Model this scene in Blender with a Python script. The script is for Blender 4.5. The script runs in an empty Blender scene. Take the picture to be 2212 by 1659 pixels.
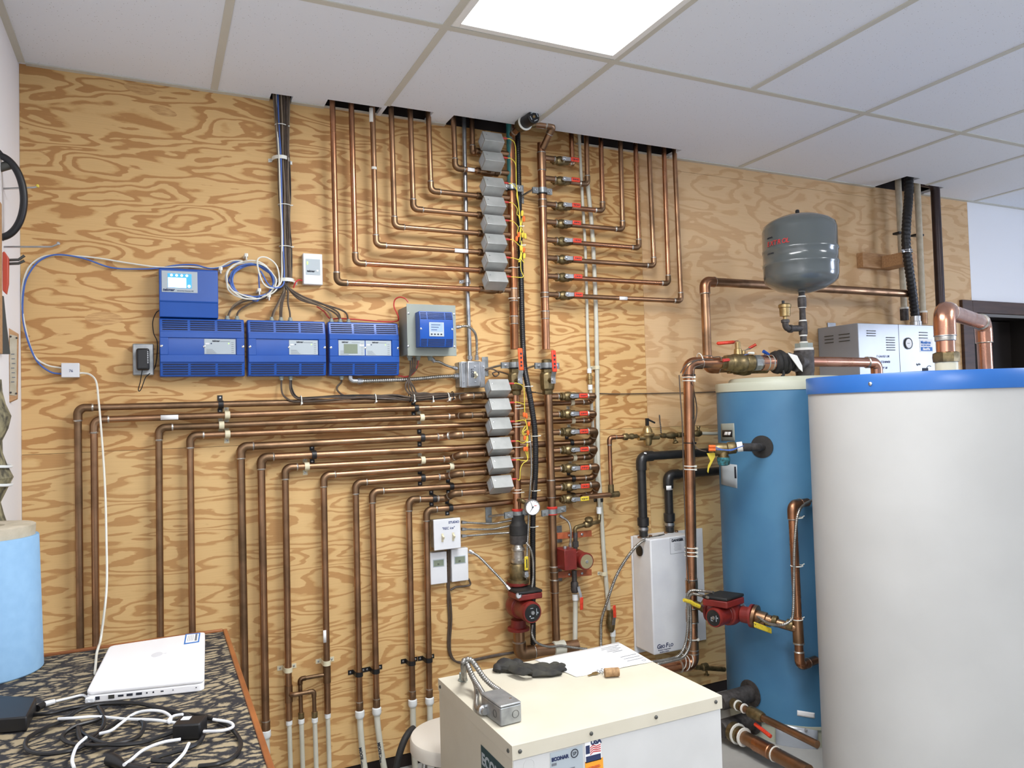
import bpy, bmesh, math, random
from mathutils import Vector, Matrix, Quaternion
random.seed(7)
S = bpy.context.scene
COL = S.collection
PI = math.pi

# ------------------------------------------------------------------ camera model (solved from the room's own straight lines)
YAW, PITCH, ROLL, FPX = 0.44447, 0.03254, -0.02765, 1624.17
CAM = Vector((0.3875, -2.8663, 1.3757))
H = 2.547                                   # ceiling height

def ray(px, py):
    X = (px - 1106) / FPX; Y = (829.5 - py) / FPX
    c, s = math.cos(ROLL), math.sin(ROLL); r = c*X - s*Y; up = s*X + c*Y
    c, s = math.cos(PITCH), math.sin(PITCH); fw = c - s*up; z = s + c*up
    c, s = math.cos(YAW), math.sin(YAW)
    return Vector((c*r + s*fw, -s*r + c*fw, z))
def W(px, py, d=0.0):                        # the point d metres in front of the plywood wall
    v = ray(px, py); return CAM + v*((-CAM.y - d)/v.y)
def Z(px, py, z):                            # the point on the horizontal plane z
    v = ray(px, py); return CAM + v*((z - CAM.z)/v.z)
def XP(px, py, x):
    v = ray(px, py); return CAM + v*((x - CAM.x)/v.x)
def CY(px, py, c, R):                        # the point on the upright cylinder of axis c and radius R
    v = ray(px, py); a = v.x**2 + v.y**2
    ox, oy = CAM.x - c[0], CAM.y - c[1]
    b = ox*v.x + oy*v.y; q = ox*ox + oy*oy - R*R
    D = b*b - a*q
    t = (-b - math.sqrt(max(D, 0)))/a
    return CAM + v*t
def pp(*t): return [W(*q) for q in t]
def V(*a): return Vector(a)

# ------------------------------------------------------------------ materials
def lin(c):
    return tuple((v/255/12.92 if v/255 <= .04045 else ((v/255 + .055)/1.055)**2.4) for v in c) + (1,)
MATS = {}
def mat(name, c1, c2=None, rough=.5, metal=0, sc=20, st=(1, 1, 1), bump=0, r2=None, lo=.35, hi=.65, emit=0, coat=0, alpha=1, detail=4, ior=None):
    m = bpy.data.materials.new(name); m.use_nodes = True; MATS[name] = m
    nt = m.node_tree; N = nt.nodes; L = nt.links; b = N['Principled BSDF']
    b.inputs['Base Color'].default_value = lin(c1); b.inputs['Roughness'].default_value = rough; b.inputs['Metallic'].default_value = metal
    if coat: b.inputs['Coat Weight'].default_value = coat; b.inputs['Coat Roughness'].default_value = .12
    if alpha < 1: b.inputs['Alpha'].default_value = alpha
    if emit:
        b.inputs['Emission Color'].default_value = lin(c1); b.inputs['Emission Strength'].default_value = emit
    if c2 is not None or bump:
        g = N.new('ShaderNodeNewGeometry'); mp = N.new('ShaderNodeMapping'); mp.inputs['Scale'].default_value = st
        L.new(g.outputs['Position'], mp.inputs['Vector'])
        n = N.new('ShaderNodeTexNoise'); n.inputs['Scale'].default_value = sc; n.inputs['Detail'].default_value = detail
        L.new(mp.outputs['Vector'], n.inputs['Vector'])
        if c2 is not None:
            r = N.new('ShaderNodeValToRGB'); e = r.color_ramp.elements
            e[0].position = lo; e[1].position = hi; e[0].color = lin(c1); e[1].color = lin(c2)
            L.new(n.outputs['Fac'], r.inputs['Fac']); L.new(r.outputs['Color'], b.inputs['Base Color'])
            if r2 is not None:
                q = N.new('ShaderNodeMapRange'); q.inputs['From Min'].default_value = lo; q.inputs['From Max'].default_value = hi
                q.inputs['To Min'].default_value = rough; q.inputs['To Max'].default_value = r2
                L.new(n.outputs['Fac'], q.inputs['Value']); L.new(q.outputs['Result'], b.inputs['Roughness'])
        if bump:
            bp = N.new('ShaderNodeBump'); bp.inputs['Strength'].default_value = bump; bp.inputs['Distance'].default_value = .002
            L.new(n.outputs['Fac'], bp.inputs['Height']); L.new(bp.outputs['Normal'], b.inputs['Normal'])
    return m

def plywood(name, light, mid, dark, off, sx=1.15, sz=4.6, k=7.0, contrast=1.0, hero=True):
    """rotary cut plywood: contour bands of a stretched noise, each band fading in and ending sharply"""
    m = bpy.data.materials.new(name); m.use_nodes = True; MATS[name] = m
    nt = m.node_tree; N = nt.nodes; L = nt.links; b = N['Principled BSDF']; b.inputs['Roughness'].default_value = .62
    g = N.new('ShaderNodeNewGeometry')
    def noise(scale, loc, sc, det=2.0, rough=.5, dist=0):
        mp = N.new('ShaderNodeMapping'); mp.inputs['Scale'].default_value = scale; mp.inputs['Location'].default_value = loc
        L.new(g.outputs['Position'], mp.inputs['Vector'])
        n = N.new('ShaderNodeTexNoise'); n.inputs['Scale'].default_value = sc; n.inputs['Detail'].default_value = det
        n.inputs['Roughness'].default_value = rough; n.inputs['Distortion'].default_value = dist
        L.new(mp.outputs['Vector'], n.inputs['Vector']); return n.outputs['Fac']
    def math_(op, a, c=None):
        q = N.new('ShaderNodeMath'); q.operation = op
        for i, v in enumerate((a, c)):
            if v is None: continue
            if isinstance(v, (int, float)): q.inputs[i].default_value = v
            else: L.new(v, q.inputs[i])
        return q.outputs[0]
    big = noise((sx, 1, sz), off, 1.6, 2.5, .42, .35)
    wob = noise((9, 1, 34), off, 1.5, 5, .6)
    v = math_('ADD', math_('MULTIPLY', big, k), math_('MULTIPLY', wob, .52))
    fr = math_('FRACT', v)
    r = N.new('ShaderNodeValToRGB'); L.new(fr, r.inputs['Fac'])
    e = r.color_ramp.elements
    e[0].position = 0; e[0].color = lin(light); e[1].position = 1; e[1].color = lin(light)
    for p, c in ((.46, light), (.58, mid), (.63, dark), (.92, dark), (.97, light)):
        q = e.new(p); q.color = lin(c)
    fine = noise((3, 1, 160), off, 2.0, 3)
    blot = noise((1.2, 1, 1.6), off, 1.5, 3)
    mx = N.new('ShaderNodeMix'); mx.data_type = 'RGBA'; mx.blend_type = 'MULTIPLY'
    rr = N.new('ShaderNodeValToRGB'); rr.color_ramp.elements[0].position = .3; rr.color_ramp.elements[1].position = .7
    rr.color_ramp.elements[0].color = (.86, .83, .78, 1); rr.color_ramp.elements[1].color = (1, 1, 1, 1)
    L.new(math_('ADD', math_('MULTIPLY', fine, .5), math_('MULTIPLY', blot, .5)), rr.inputs['Fac'])
    mx.inputs[0].default_value = 1.0
    L.new(r.outputs['Color'], mx.inputs[6]); L.new(rr.outputs['Color'], mx.inputs[7])
    L.new(mx.outputs[2], b.inputs['Base Color'])
    return m

plywood('ply_upper', (217, 178, 120), (203, 159, 100), (183, 134, 78), (3.1, 0, 7.7), sx=1.7, sz=7.0, k=10)
plywood('ply_lower', (219, 183, 126), (206, 165, 108), (191, 146, 91), (13.3, 0, 2.2), sx=1.5, sz=7.6, k=10)
plywood('ply_pale', (219, 184, 138), (214, 176, 129), (206, 166, 119), (23.0, 0, 5.1), sx=1.8, sz=5.2, k=7)
plywood('ply_fine', (208, 178, 126), (198, 162, 110), (184, 146, 96), (31.0, 0, 9.0), sx=1.6, sz=8, k=8)

def copper(name, a, b_, rough, r2, patina=None):
    m = mat(name, a, b_, rough=rough, r2=r2, metal=1, sc=9, st=(1, 1, 1), lo=.36, hi=.66, detail=6)
    return m
copper('copper', (196, 142, 108), (148, 108, 82), .24, .40)
copper('copper_old', (180, 140, 108), (132, 104, 80), .30, .48)
copper('copper_dark', (158, 126, 98), (114, 92, 70), .34, .52)
copper('copper_new', (222, 168, 142), (188, 136, 112), .2, .3)
# the left header carries a green corrosion stain down its upper part
def patina_mat():
    m = mat('copper_green', (170, 112, 78), (120, 84, 58), rough=.32, metal=1, sc=9, r2=.5)
    nt = m.node_tree; N = nt.nodes; L = nt.links; b = N['Principled BSDF']
    src = b.inputs['Base Color'].links[0].from_socket
    g = N.new('ShaderNodeNewGeometry'); sx = N.new('ShaderNodeSeparateXYZ'); L.new(g.outputs['Position'], sx.inputs[0])
    n = N.new('ShaderNodeTexNoise'); n.inputs['Scale'].default_value = 30; n.inputs['Detail'].default_value = 4
    mp = N.new('ShaderNodeMapping'); mp.inputs['Scale'].default_value = (1, 1, .25); L.new(g.outputs['Position'], mp.inputs[0]); L.new(mp.outputs[0], n.inputs['Vector'])
    def mth(op, a, c):
        q = N.new('ShaderNodeMath'); q.operation = op
        for i, v in enumerate((a, c)):
            if isinstance(v, (int, float)): q.inputs[i].default_value = v
            else: L.new(v, q.inputs[i])
        return q.outputs[0]
    xc = W(1104, 330, .075).x
    side = mth('MULTIPLY', mth('SUBTRACT', xc - .005, sx.outputs['X']), 40)
    zz = mth('MULTIPLY', mth('SUBTRACT', sx.outputs['Z'], W(1104, 400, .075).z), 3)
    t = mth('ADD', mth('ADD', side, mth('MULTIPLY', mth('SUBTRACT', n.outputs['Fac'], .5), 2.2)), mth('MINIMUM', zz, .12))
    q = N.new('ShaderNodeMapRange'); q.inputs['From Min'].default_value = .1; q.inputs['From Max'].default_value = .35; L.new(t, q.inputs['Value'])
    mask = mth('MULTIPLY', q.outputs['Result'], mth('GREATER_THAN', sx.outputs['Z'], W(1104, 405, .075).z))
    mx = N.new('ShaderNodeMix'); mx.data_type = 'RGBA'; L.new(mask, mx.inputs[0]); L.new(src, mx.inputs[6]); mx.inputs[7].default_value = lin((52, 112, 112))
    L.new(mx.outputs[2], b.inputs['Base Color'])
    iv = mth('SUBTRACT', 1, mask); L.new(iv, b.inputs['Metallic'])
patina_mat()

mat('solder', (206, 203, 196), (166, 160, 150), rough=.35, metal=.9, sc=60)
mat('brass', (146, 128, 92), (102, 90, 64), rough=.38, r2=.55, metal=.9, sc=40, bump=.1)
mat('brass_pale', (182, 158, 112), (150, 128, 88), rough=.35, metal=.85, sc=40)
mat('iron', (92, 88, 86), (70, 66, 64), rough=.6, metal=.6, sc=60, bump=.15)
mat('steel', (196, 198, 200), (168, 170, 172), rough=.3, metal=.9, sc=30)
mat('chrome', (215, 216, 218), rough=.14, metal=1)
mat('galv', (178, 181, 182), (146, 149, 150), rough=.4, r2=.5, metal=.75, sc=25)
mat('valve_case', (178, 179, 176), (158, 160, 157), rough=.42, metal=.45, sc=14)
mat('conduit', (170, 173, 176), (140, 143, 147), rough=.3, metal=.85, sc=30)
mat('flex', (172, 170, 164), (140, 138, 132), rough=.3, metal=.85, sc=40)
mat('zinc_bracket', (164, 168, 168), (130, 134, 134), rough=.42, metal=.7, sc=40)
mat('orange_bracket', (178, 96, 58), (150, 78, 48), rough=.5, sc=40)
mat('black', (22, 22, 24), rough=.42)
mat('black_soft', (30, 29, 29), (42, 40, 38), rough=.7, sc=60, bump=.3)
mat('black_pipe', (30, 30, 31), (40, 39, 38), rough=.35, sc=30)
mat('rubber_red', (190, 52, 40), rough=.5)
mat('grip_red', (214, 66, 40), (196, 52, 30), rough=.4, sc=180, lo=.5, hi=.6)
mat('grip_orange', (222, 92, 40), (204, 76, 34), rough=.4, sc=180, lo=.5, hi=.6)
mat('grip_yellow', (222, 198, 62), (204, 178, 48), rough=.4, sc=160, lo=.5, hi=.6)
mat('wire_yellow', (216, 196, 66), rough=.5)
mat('nut_orange', (226, 106, 44), rough=.45)
mat('nut_yellow', (218, 196, 70), rough=.45)
mat('sleeve_red', (178, 58, 50), rough=.5)
mat('wire_red', (186, 52, 48), rough=.45)
mat('cable_brown', (86, 72, 60), (70, 58, 48), rough=.5, sc=40)
mat('cable_tan', (122, 106, 86), rough=.5)
mat('cable_blue', (70, 104, 178), rough=.45)
mat('cable_white', (222, 220, 208), rough=.45)
mat('tie_white', (224, 224, 214), rough=.45)
mat('pex', (206, 204, 190), (190, 188, 172), rough=.4, sc=10)
mat('pex_fit', (226, 230, 230), rough=.35)
mat('plastic_white', (224, 226, 228), (214, 216, 220), rough=.35, sc=8)
mat('plastic_cream', (214, 206, 176), rough=.45)
mat('paper', (238, 238, 238), rough=.8)
mat('tape', (226, 224, 216), rough=.7)
mat('ink', (36, 40, 52), rough=.7)
mat('ink_blue', (34, 52, 110), rough=.7)
mat('grey_text', (110, 114, 120), rough=.7)
mat('unit_blue', (18, 72, 154), (20, 78, 164), rough=.34, sc=6)
mat('slot', (12, 18, 46), rough=.7)
mat('panel_grey', (170, 180, 186), rough=.45)
mat('lcd', (126, 136, 118), rough=.25)
mat('lcd_blue', (150, 172, 214), rough=.25)
mat('screen', (226, 238, 255), emit=2.2)
mat('screen_blue', (60, 150, 220), emit=1.0)
mat('led_green', (150, 255, 90), emit=3)
mat('enclosure', (146, 152, 144), (136, 142, 134), rough=.45, sc=6)
mat('boiler_grey', (162, 167, 174), (154, 159, 166), rough=.16, sc=5)
mat('heat_cream', (208, 202, 184), (200, 193, 174), rough=.42, sc=5)
mat('heat_side', (206, 206, 204), (198, 198, 196), rough=.4, sc=5)
mat('tank_white', (186, 186, 184), (180, 180, 178), rough=.42, sc=4)
mat('tank_blue', (72, 122, 156), (64, 112, 148), rough=.45, sc=5)
mat('tank_top', (180, 182, 164), rough=.45)
mat('lid_blue', (46, 104, 176), (40, 96, 168), rough=.33, sc=4)
mat('exp_grey', (90, 96, 96), rough=.2, coat=.6)
mat('pump_red', (132, 42, 36), (110, 33, 28), rough=.42, sc=20)
mat('pump_black', (26, 27, 28), (52, 50, 44), rough=.6, sc=16, lo=.5, hi=.72)
mat('plate_gold', (176, 164, 128), rough=.35, metal=.5)
mat('door_brown', (74, 50, 38), (58, 38, 30), rough=.5, sc=6, st=(1, 1, 8))
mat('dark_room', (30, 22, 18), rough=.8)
mat('dark_pipe', (58, 42, 42), (46, 34, 34), rough=.35, metal=.3, sc=10)
mat('drywall', (236, 237, 240), rough=.8)
mat('drywall_left', (238, 236, 236), rough=.8)
mat('concrete', (140, 140, 136), (116, 116, 112), rough=.85, sc=8, bump=.2)
mat('floor', (168, 167, 162), (150, 149, 145), rough=.6, sc=5)
mat('void_shade', (34, 24, 20), rough=.95)  # near-black standing in for shade in the ceiling notches and floor gap
mat('grid', (200, 198, 186), rough=.5)
mat('lamp', (255, 255, 255), emit=9)
mat('daylight', (215, 228, 255), emit=22)
mat('lamp_frame', (236, 236, 232), rough=.5)
mat('wood_trim', (154, 94, 48), (128, 74, 36), rough=.45, sc=10, st=(1, 1, 1))
mat('wood_raw', (188, 148, 106), (168, 126, 86), rough=.6, sc=20, st=(1, 6, 6))
mat('laptop_white', (240, 240, 242), rough=.28)
mat('roll_blue', (140, 180, 214), (134, 174, 209), rough=.75, sc=40)
mat('roll_rim', (196, 186, 166), (176, 166, 144), rough=.7, sc=30)
mat('glove', (30, 30, 32), (62, 60, 52), rough=.85, sc=18, bump=.5)
mat('cork', (172, 138, 98), (136, 104, 70), rough=.8, sc=90)
mat('stool_white', (216, 210, 198), rough=.4)
mat('decal_navy', (34, 46, 84), rough=.6)
mat('decal_green', (24, 60, 66), rough=.6)
mat('decal_orange', (236, 160, 44), rough=.6)
mat('decal_red', (196, 60, 60), rough=.6)
mat('decal_blue', (40, 112, 190), rough=.6)
mat('tag_yellow', (200, 180, 60), rough=.7)
mat('verdigris', (60, 128, 140), (40, 70, 66), rough=.85, sc=90)
mat('tool_grey', (84, 84, 80), rough=.45, metal=.5)
mat('mesh_bag', (70, 66, 54), (150, 142, 110), rough=.8, sc=70, st=(1, 1, .5), bump=.5)
mat('wood_patch', (206, 166, 110), (180, 136, 84), rough=.6, sc=4, st=(6, 1, 40))
mat('marker_black', (20, 20, 22), rough=.6)
mat('handle_red', (186, 70, 48), rough=.4)

def ceiling_tile():
    m = bpy.data.materials.new('tile'); m.use_nodes = True; MATS['tile'] = m
    nt = m.node_tree; N = nt.nodes; L = nt.links; b = N['Principled BSDF']; b.inputs['Roughness'].default_value = .9
    g = N.new('ShaderNodeNewGeometry')
    v = N.new('ShaderNodeTexVoronoi'); v.inputs['Scale'].default_value = 85; v.inputs['Randomness'].default_value = 1; L.new(g.outputs['Position'], v.inputs['Vector'])
    n = N.new('ShaderNodeTexNoise'); n.inputs['Scale'].default_value = 14; n.inputs['Detail'].default_value = 6; L.new(g.outputs['Position'], n.inputs['Vector'])
    r = N.new('ShaderNodeMapRange'); r.inputs['From Min'].default_value = .07; r.inputs['From Max'].default_value = .11; L.new(v.outputs['Distance'], r.inputs['Value'])
    c = N.new('ShaderNodeMath'); c.operation = 'MULTIPLY_ADD'; c.inputs[1].default_value = 3.2; c.inputs[2].default_value = -1.4; L.new(n.outputs['Fac'], c.inputs[0])
    mxx = N.new('ShaderNodeMath'); mxx.operation = 'MAXIMUM'; L.new(r.outputs['Result'], mxx.inputs[0]); L.new(c.outputs[0], mxx.inputs[1])
    cl = N.new('ShaderNodeClamp'); L.new(mxx.outputs[0], cl.inputs['Value'])
    mx = N.new('ShaderNodeMix'); mx.data_type = 'RGBA'; L.new(cl.outputs[0], mx.inputs[0])
    mx.inputs[6].default_value = lin((120, 114, 108)); mx.inputs[7].default_value = lin((228, 232, 238))
    L.new(mx.outputs[2], b.inputs['Base Color'])
ceiling_tile()

def bench_top():
    m = bpy.data.materials.new('bench_top'); m.use_nodes = True; MATS['bench_top'] = m
    nt = m.node_tree; N = nt.nodes; L = nt.links; b = N['Principled BSDF']; b.inputs['Roughness'].default_value = .75
    g = N.new('ShaderNodeNewGeometry'); mp = N.new('ShaderNodeMapping'); mp.inputs['Rotation'].default_value = (0, 0, .35); mp.inputs['Scale'].default_value = (22, 52, 1)
    n0 = N.new('ShaderNodeTexNoise'); n0.inputs['Scale'].default_value = 5; L.new(g.outputs['Position'], n0.inputs['Vector'])
    ad = N.new('ShaderNodeVectorMath'); ad.operation = 'MULTIPLY_ADD'; L.new(n0.outputs['Color'], ad.inputs[0]); ad.inputs[1].default_value = (.12, .12, 0); L.new(g.outputs['Position'], ad.inputs[2])
    L.new(ad.outputs[0], mp.inputs['Vector'])
    v = N.new('ShaderNodeTexVoronoi'); v.inputs['Scale'].default_value = 1.0; v.feature = 'DISTANCE_TO_EDGE'; L.new(mp.outputs[0], v.inputs['Vector'])
    n = N.new('ShaderNodeTexNoise'); n.inputs['Scale'].default_value = 160; n.inputs['Detail'].default_value = 4; L.new(g.outputs['Position'], n.inputs['Vector'])
    a = N.new('ShaderNodeMath'); a.operation = 'MULTIPLY_ADD'; L.new(n.outputs['Fac'], a.inputs[0]); a.inputs[1].default_value = .38; L.new(v.outputs['Distance'], a.inputs[2])
    r = N.new('ShaderNodeValToRGB'); e = r.color_ramp.elements
    e[0].position = .27; e[0].color = lin((34, 34, 38)); e[1].position = .43; e[1].color = lin((154, 140, 112))
    L.new(a.outputs[0], r.inputs['Fac']); L.new(r.outputs['Color'], b.inputs['Base Color'])
bench_top()

# ------------------------------------------------------------------ mesh builder
ORG = {}
def basis(ax, up=None):
    ax = ax.normalized()
    u = Vector(up) if up is not None else (Vector((0, 0, 1)) if abs(ax.z) < .9 else Vector((0, -1, 0)))
    a = (u - ax*u.dot(ax)).normalized(); b = ax.cross(a)
    return a, b
def fil(pts, rad, seg=7):
    out = [pts[0]]
    for i in range(1, len(pts) - 1):
        p = pts[i]; a = (pts[i-1] - p); b = (pts[i+1] - p); la, lb = a.length, b.length
        a.normalize(); b.normalize(); ang = math.acos(max(-1, min(1, a.dot(b))))
        if ang > 3.05 or ang < .05: out.append(p); continue
        t = min(rad/math.tan(ang/2), la*.48, lb*.48); R = t*math.tan(ang/2)
        bi = (a + b).normalized(); c = p + bi*(R/math.sin(ang/2))
        p0 = p + a*t; p1 = p + b*t; v0 = p0 - c; v1 = p1 - c
        ax = v0.cross(v1).normalized(); tot = v0.angle(v1)
        for k in range(seg + 1): out.append(c + Quaternion(ax, tot*k/seg) @ v0)
    out.append(pts[-1]); return out
def cr(pts, k=6):
    P = [pts[0]*2 - pts[1]] + list(pts) + [pts[-1]*2 - pts[-2]]; out = []
    for i in range(1, len(P) - 2):
        p0, p1, p2, p3 = P[i-1:i+3]
        for j in range(k):
            t = j/k
            out.append(.5*((2*p1) + (p2 - p0)*t + (2*p0 - 5*p1 + 4*p2 - p3)*t*t + (3*p1 - p0 - 3*p2 + p3)*t**3))
    out.append(pts[-1]); return out
def resample(pts, step):
    d = [0]
    for a, b in zip(pts, pts[1:]): d.append(d[-1] + (b - a).length)
    n = max(2, int(d[-1]/step)); out = []; j = 0
    for i in range(n + 1):
        s = d[-1]*i/n
        while j < len(d) - 2 and d[j+1] < s: j += 1
        t = (s - d[j])/max(1e-9, d[j+1] - d[j]); out.append(pts[j].lerp(pts[j+1], min(1, max(0, t))))
    return out
class M:
    def __init__(s): s.v = []; s.f = []; s.mi = []; s.m = 0
    def add(s, vs, fs):
        k = len(s.v); s.v += [Vector(q) for q in vs]
        for f in fs: s.f.append([i + k for i in f]); s.mi.append(s.m)
        return s
    def ob(s, c, ax, ay, az):                       # box by centre and half vectors
        c, ax, ay, az = Vector(c), Vector(ax), Vector(ay), Vector(az)
        if ax.cross(ay).dot(az) < 0: ax = -ax
        vs = [c + ax*i + ay*j + az*k for k in (-1, 1) for j in (-1, 1) for i in (-1, 1)]
        return s.add(vs, [(0, 2, 3, 1), (4, 5, 7, 6), (0, 1, 5, 4), (2, 6, 7, 3), (0, 4, 6, 2), (1, 3, 7, 5)])
    def box(s, x0, x1, y0, y1, z0, z1):
        return s.ob(((x0+x1)/2, (y0+y1)/2, (z0+z1)/2), ((x1-x0)/2, 0, 0), (0, (y1-y0)/2, 0), (0, 0, (z1-z0)/2))
    def tube(s, pts, r, n=10, cap=True):
        pts = [Vector(p) for p in pts]; N = len(pts); rs = r if isinstance(r, (list, tuple)) else [r]*N
        t0 = (pts[1] - pts[0]).normalized(); a, b = basis(t0); vs = []; pt = t0
        for i, p in enumerate(pts):
            t = (pts[min(i+1, N-1)] - pts[max(i-1, 0)])
            t = t.normalized() if t.length > 1e-9 else pt
            q = pt.rotation_difference(t); a = q @ a; a = (a - t*a.dot(t)).normalized(); b = t.cross(a); pt = t
            for k in range(n):
                w = 2*PI*k/n; vs.append(p + (a*math.cos(w) + b*math.sin(w))*rs[i])
        fs = [(i*n + k, i*n + (k+1) % n, (i+1)*n + (k+1) % n, (i+1)*n + k) for i in range(N-1) for k in range(n)]
        if cap: fs += [tuple(range(n-1, -1, -1)), tuple((N-1)*n + k for k in range(n))]
        return s.add(vs, fs)
    def flex(s, pts, r, pitch=.006, n=8, dip=.78):
        P = resample(pts, pitch/3); return s.tube(P, [r*(dip if i % 3 == 0 else 1) for i in range(len(P))], n)
    def lathe(s, o, ax, prof, n=20, up=None):        # prof: (radius, height along ax)
        o = Vector(o); ax = Vector(ax).normalized(); a, b = basis(ax, up); vs = []
        for r, h in prof:
            for k in range(n):
                w = 2*PI*k/n + PI/n; vs.append(o + ax*h + (a*math.cos(w) + b*math.sin(w))*r)
        m = len(prof)
        fs = [(i*n + k, i*n + (k+1) % n, (i+1)*n + (k+1) % n, (i+1)*n + k) for i in range(m-1) for k in range(n)]
        if prof[0][0] > 1e-6: fs.append(tuple(range(n-1, -1, -1)))
        if prof[-1][0] > 1e-6: fs.append(tuple((m-1)*n + k for k in range(n)))
        return s.add(vs, fs)
    def torus(s, c, ax, R, r, n=20, m=6, a0=0, a1=2*PI):
        c = Vector(c); a, b = basis(Vector(ax)); full = abs(a1 - a0 - 2*PI) < 1e-6
        pts = [c + (a*math.cos(a0 + (a1-a0)*k/n) + b*math.sin(a0 + (a1-a0)*k/n))*R for k in range(n + (0 if full else 1))]
        if full: pts = pts + [pts[0], pts[1]]; return s.tube(pts, r, m, False)
        return s.tube(pts, r, m)
    def ribbon(s, pts, wv, th):                       # a flat strip following pts, wide along wv
        pts = [Vector(p) for p in pts]; wv = Vector(wv); N = len(pts); vs = []
        for i, p in enumerate(pts):
            t = (pts[min(i+1, N-1)] - pts[max(i-1, 0)]).normalized(); nn = t.cross(wv).normalized()*th/2
            vs += [p - wv/2 - nn, p + wv/2 - nn, p + wv/2 + nn, p - wv/2 + nn]
        fs = [(i*4 + k, i*4 + (k+1) % 4, i*4 + 4 + (k+1) % 4, i*4 + 4 + k) for i in range(N-1) for k in range(4)]
        fs += [(3, 2, 1, 0), tuple((N-1)*4 + k for k in range(4))]
        return s.add(vs, fs)
    def prism(s, poly, w):                            # closed polygon swept by vector w
        poly = [Vector(p) for p in poly]; w = Vector(w); n = len(poly)
        vs = poly + [p + w for p in poly]
        nrm = Vector((0, 0, 0))
        for i in range(n): nrm += (poly[i]).cross(poly[(i+1) % n])
        fs = [(i, (i+1) % n, n + (i+1) % n, n + i) for i in range(n)]
        fs += [tuple(range(n-1, -1, -1)), tuple(range(n, 2*n))]
        return s.add(vs, fs)
    def build(s, name, mats, parent=None, org=None, bevel=0, seg=2, sharp=38, flat=False):
        if isinstance(mats, str): mats = [mats]
        if parent is not None: o0 = ORG[parent.name]
        elif org is not None: o0 = Vector(org)
        else:
            xs = [p.x for p in s.v]; ys = [p.y for p in s.v]; zs = [p.z for p in s.v]
            o0 = Vector(((min(xs)+max(xs))/2, (min(ys)+max(ys))/2, min(zs)))
        me = bpy.data.meshes.new(name)
        me.from_pydata([p - o0 for p in s.v], [], s.f)
        for q in mats: me.materials.append(MATS[q])
        for p, k in zip(me.polygons, s.mi): p.material_index = k
        bm = bmesh.new(); bm.from_mesh(me); bmesh.ops.recalc_face_normals(bm, faces=bm.faces); bm.to_mesh(me); bm.free()
        if not flat:
            for p in me.polygons: p.use_smooth = True
            me.set_sharp_from_angle(angle=math.radians(sharp))
        o = bpy.data.objects.new(name, me); COL.objects.link(o); ORG[o.name] = o0
        if parent is not None: o.parent = parent
        else: o.location = o0
        if bevel:
            b = o.modifiers.new('bevel', 'BEVEL'); b.width = bevel; b.segments = seg; b.limit_method = 'ANGLE'; b.angle_limit = .7
        return o
def root(name, loc):
    o = bpy.data.objects.new(name, None); COL.objects.link(o); o.location = loc; ORG[o.name] = Vector(loc); o.empty_display_size = .02
    return o
def tag(o, label, cat, group=None):
    o['label'] = label; o['category'] = cat
    if group: o['group'] = group
    elif 'group' in o: del o['group']
    return o
def struct(o): o['kind'] = 'structure'; return o
def dup(src, loc, label, cat, group=None):
    r = src.copy(); COL.objects.link(r); r.location = loc; ORG[r.name] = Vector(loc)
    for ch in list(src.children):
        c = ch.copy(); COL.objects.link(c); c.parent = r
        for g in list(ch.children):
            d = g.copy(); COL.objects.link(d); d.parent = c
    return tag(r, label, cat, group)
def text(s_, size, o, right, up, m, parent, name='lettering', align='LEFT', bold=0, shear=0, ext=.0004):
    cu = bpy.data.curves.new('txt', 'FONT'); cu.body = s_; cu.size = size; cu.align_x = align; cu.extrude = ext; cu.resolution_u = 3
    cu.offset = bold; cu.shear = shear
    t = bpy.data.objects.new('txt', cu); me = bpy.data.meshes.new_from_object(t)
    bpy.data.objects.remove(t); bpy.data.curves.remove(cu)
    right = Vector(right).normalized(); up = Vector(up).normalized(); nn = right.cross(up)
    R = Matrix((right, up, nn)).transposed().to_4x4(); R.translation = Vector(o) - ORG[parent.name]
    me.transform(R); me.materials.clear(); me.materials.append(MATS[m]); me.name = name
    ob = bpy.data.objects.new(name, me); COL.objects.link(ob); ob.parent = parent; ORG[ob.name] = ORG[parent.name]
    return ob
XV, YV, ZV = Vector((1, 0, 0)), Vector((0, 1, 0)), Vector((0, 0, 1))
# ------------------------------------------------------------------ setting
PX1 = 4.82                                           # right end of the plywood
m = M(); m.box(-.1, 7, -6, .6, -.1, 0); struct(m.build('floor', 'floor', org=(3, -2, 0), flat=True))
m = M(); m.box(-.12, 0, -6, .02, 0, 2.75); struct(m.build('wall_left', 'drywall_left', org=(0, -3, 0), flat=True))
# back wall: plaster beside the plywood, concrete behind and below it, an opening for the door
DX0, DX1, DZ = 4.80, 5.70, 1.87
m = M(); m.box(0, DX0, .02, .12, 0, 2.75); m.m = 1
m.box(PX1 + .002, 7, 0, .11, DZ, 2.75); m.box(DX1, 7, 0, .11, 0, DZ)
struct(m.build('wall_back', ['concrete', 'drywall'], org=(2.4, .05, 0), flat=True))
def sheet(x0, x1, z0, z1, mt):
    mm = M(); mm.box(x0, x1, 0, .018, z0, z1); o = mm.build('wall_panel', mt, org=((x0+x1)/2, .009, z0), flat=True); struct(o)
sheet(.0006, 2.4395, .05, 1.2692, 'ply_lower'); sheet(.0006, 2.4395, 1.2703, H + .004, 'ply_upper')
sheet(2.4405, PX1, .05, 1.2692, 'ply_fine'); sheet(2.4405, PX1, 1.2703, 2.4894, 'ply_pale')
sheet(2.4405, PX1, 2.4905, H + .004, 'ply_pale'); sheet(.002, 1.79, H + .005, 2.72, 'void_shade'); sheet(1.791, 2.13, H + .005, 2.72, 'ply_upper'); sheet(2.131, PX1, H + .005, 2.72, 'void_shade')  # plywood above the ceiling is coloured dark to paint shade into the notches
m = M()
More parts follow.
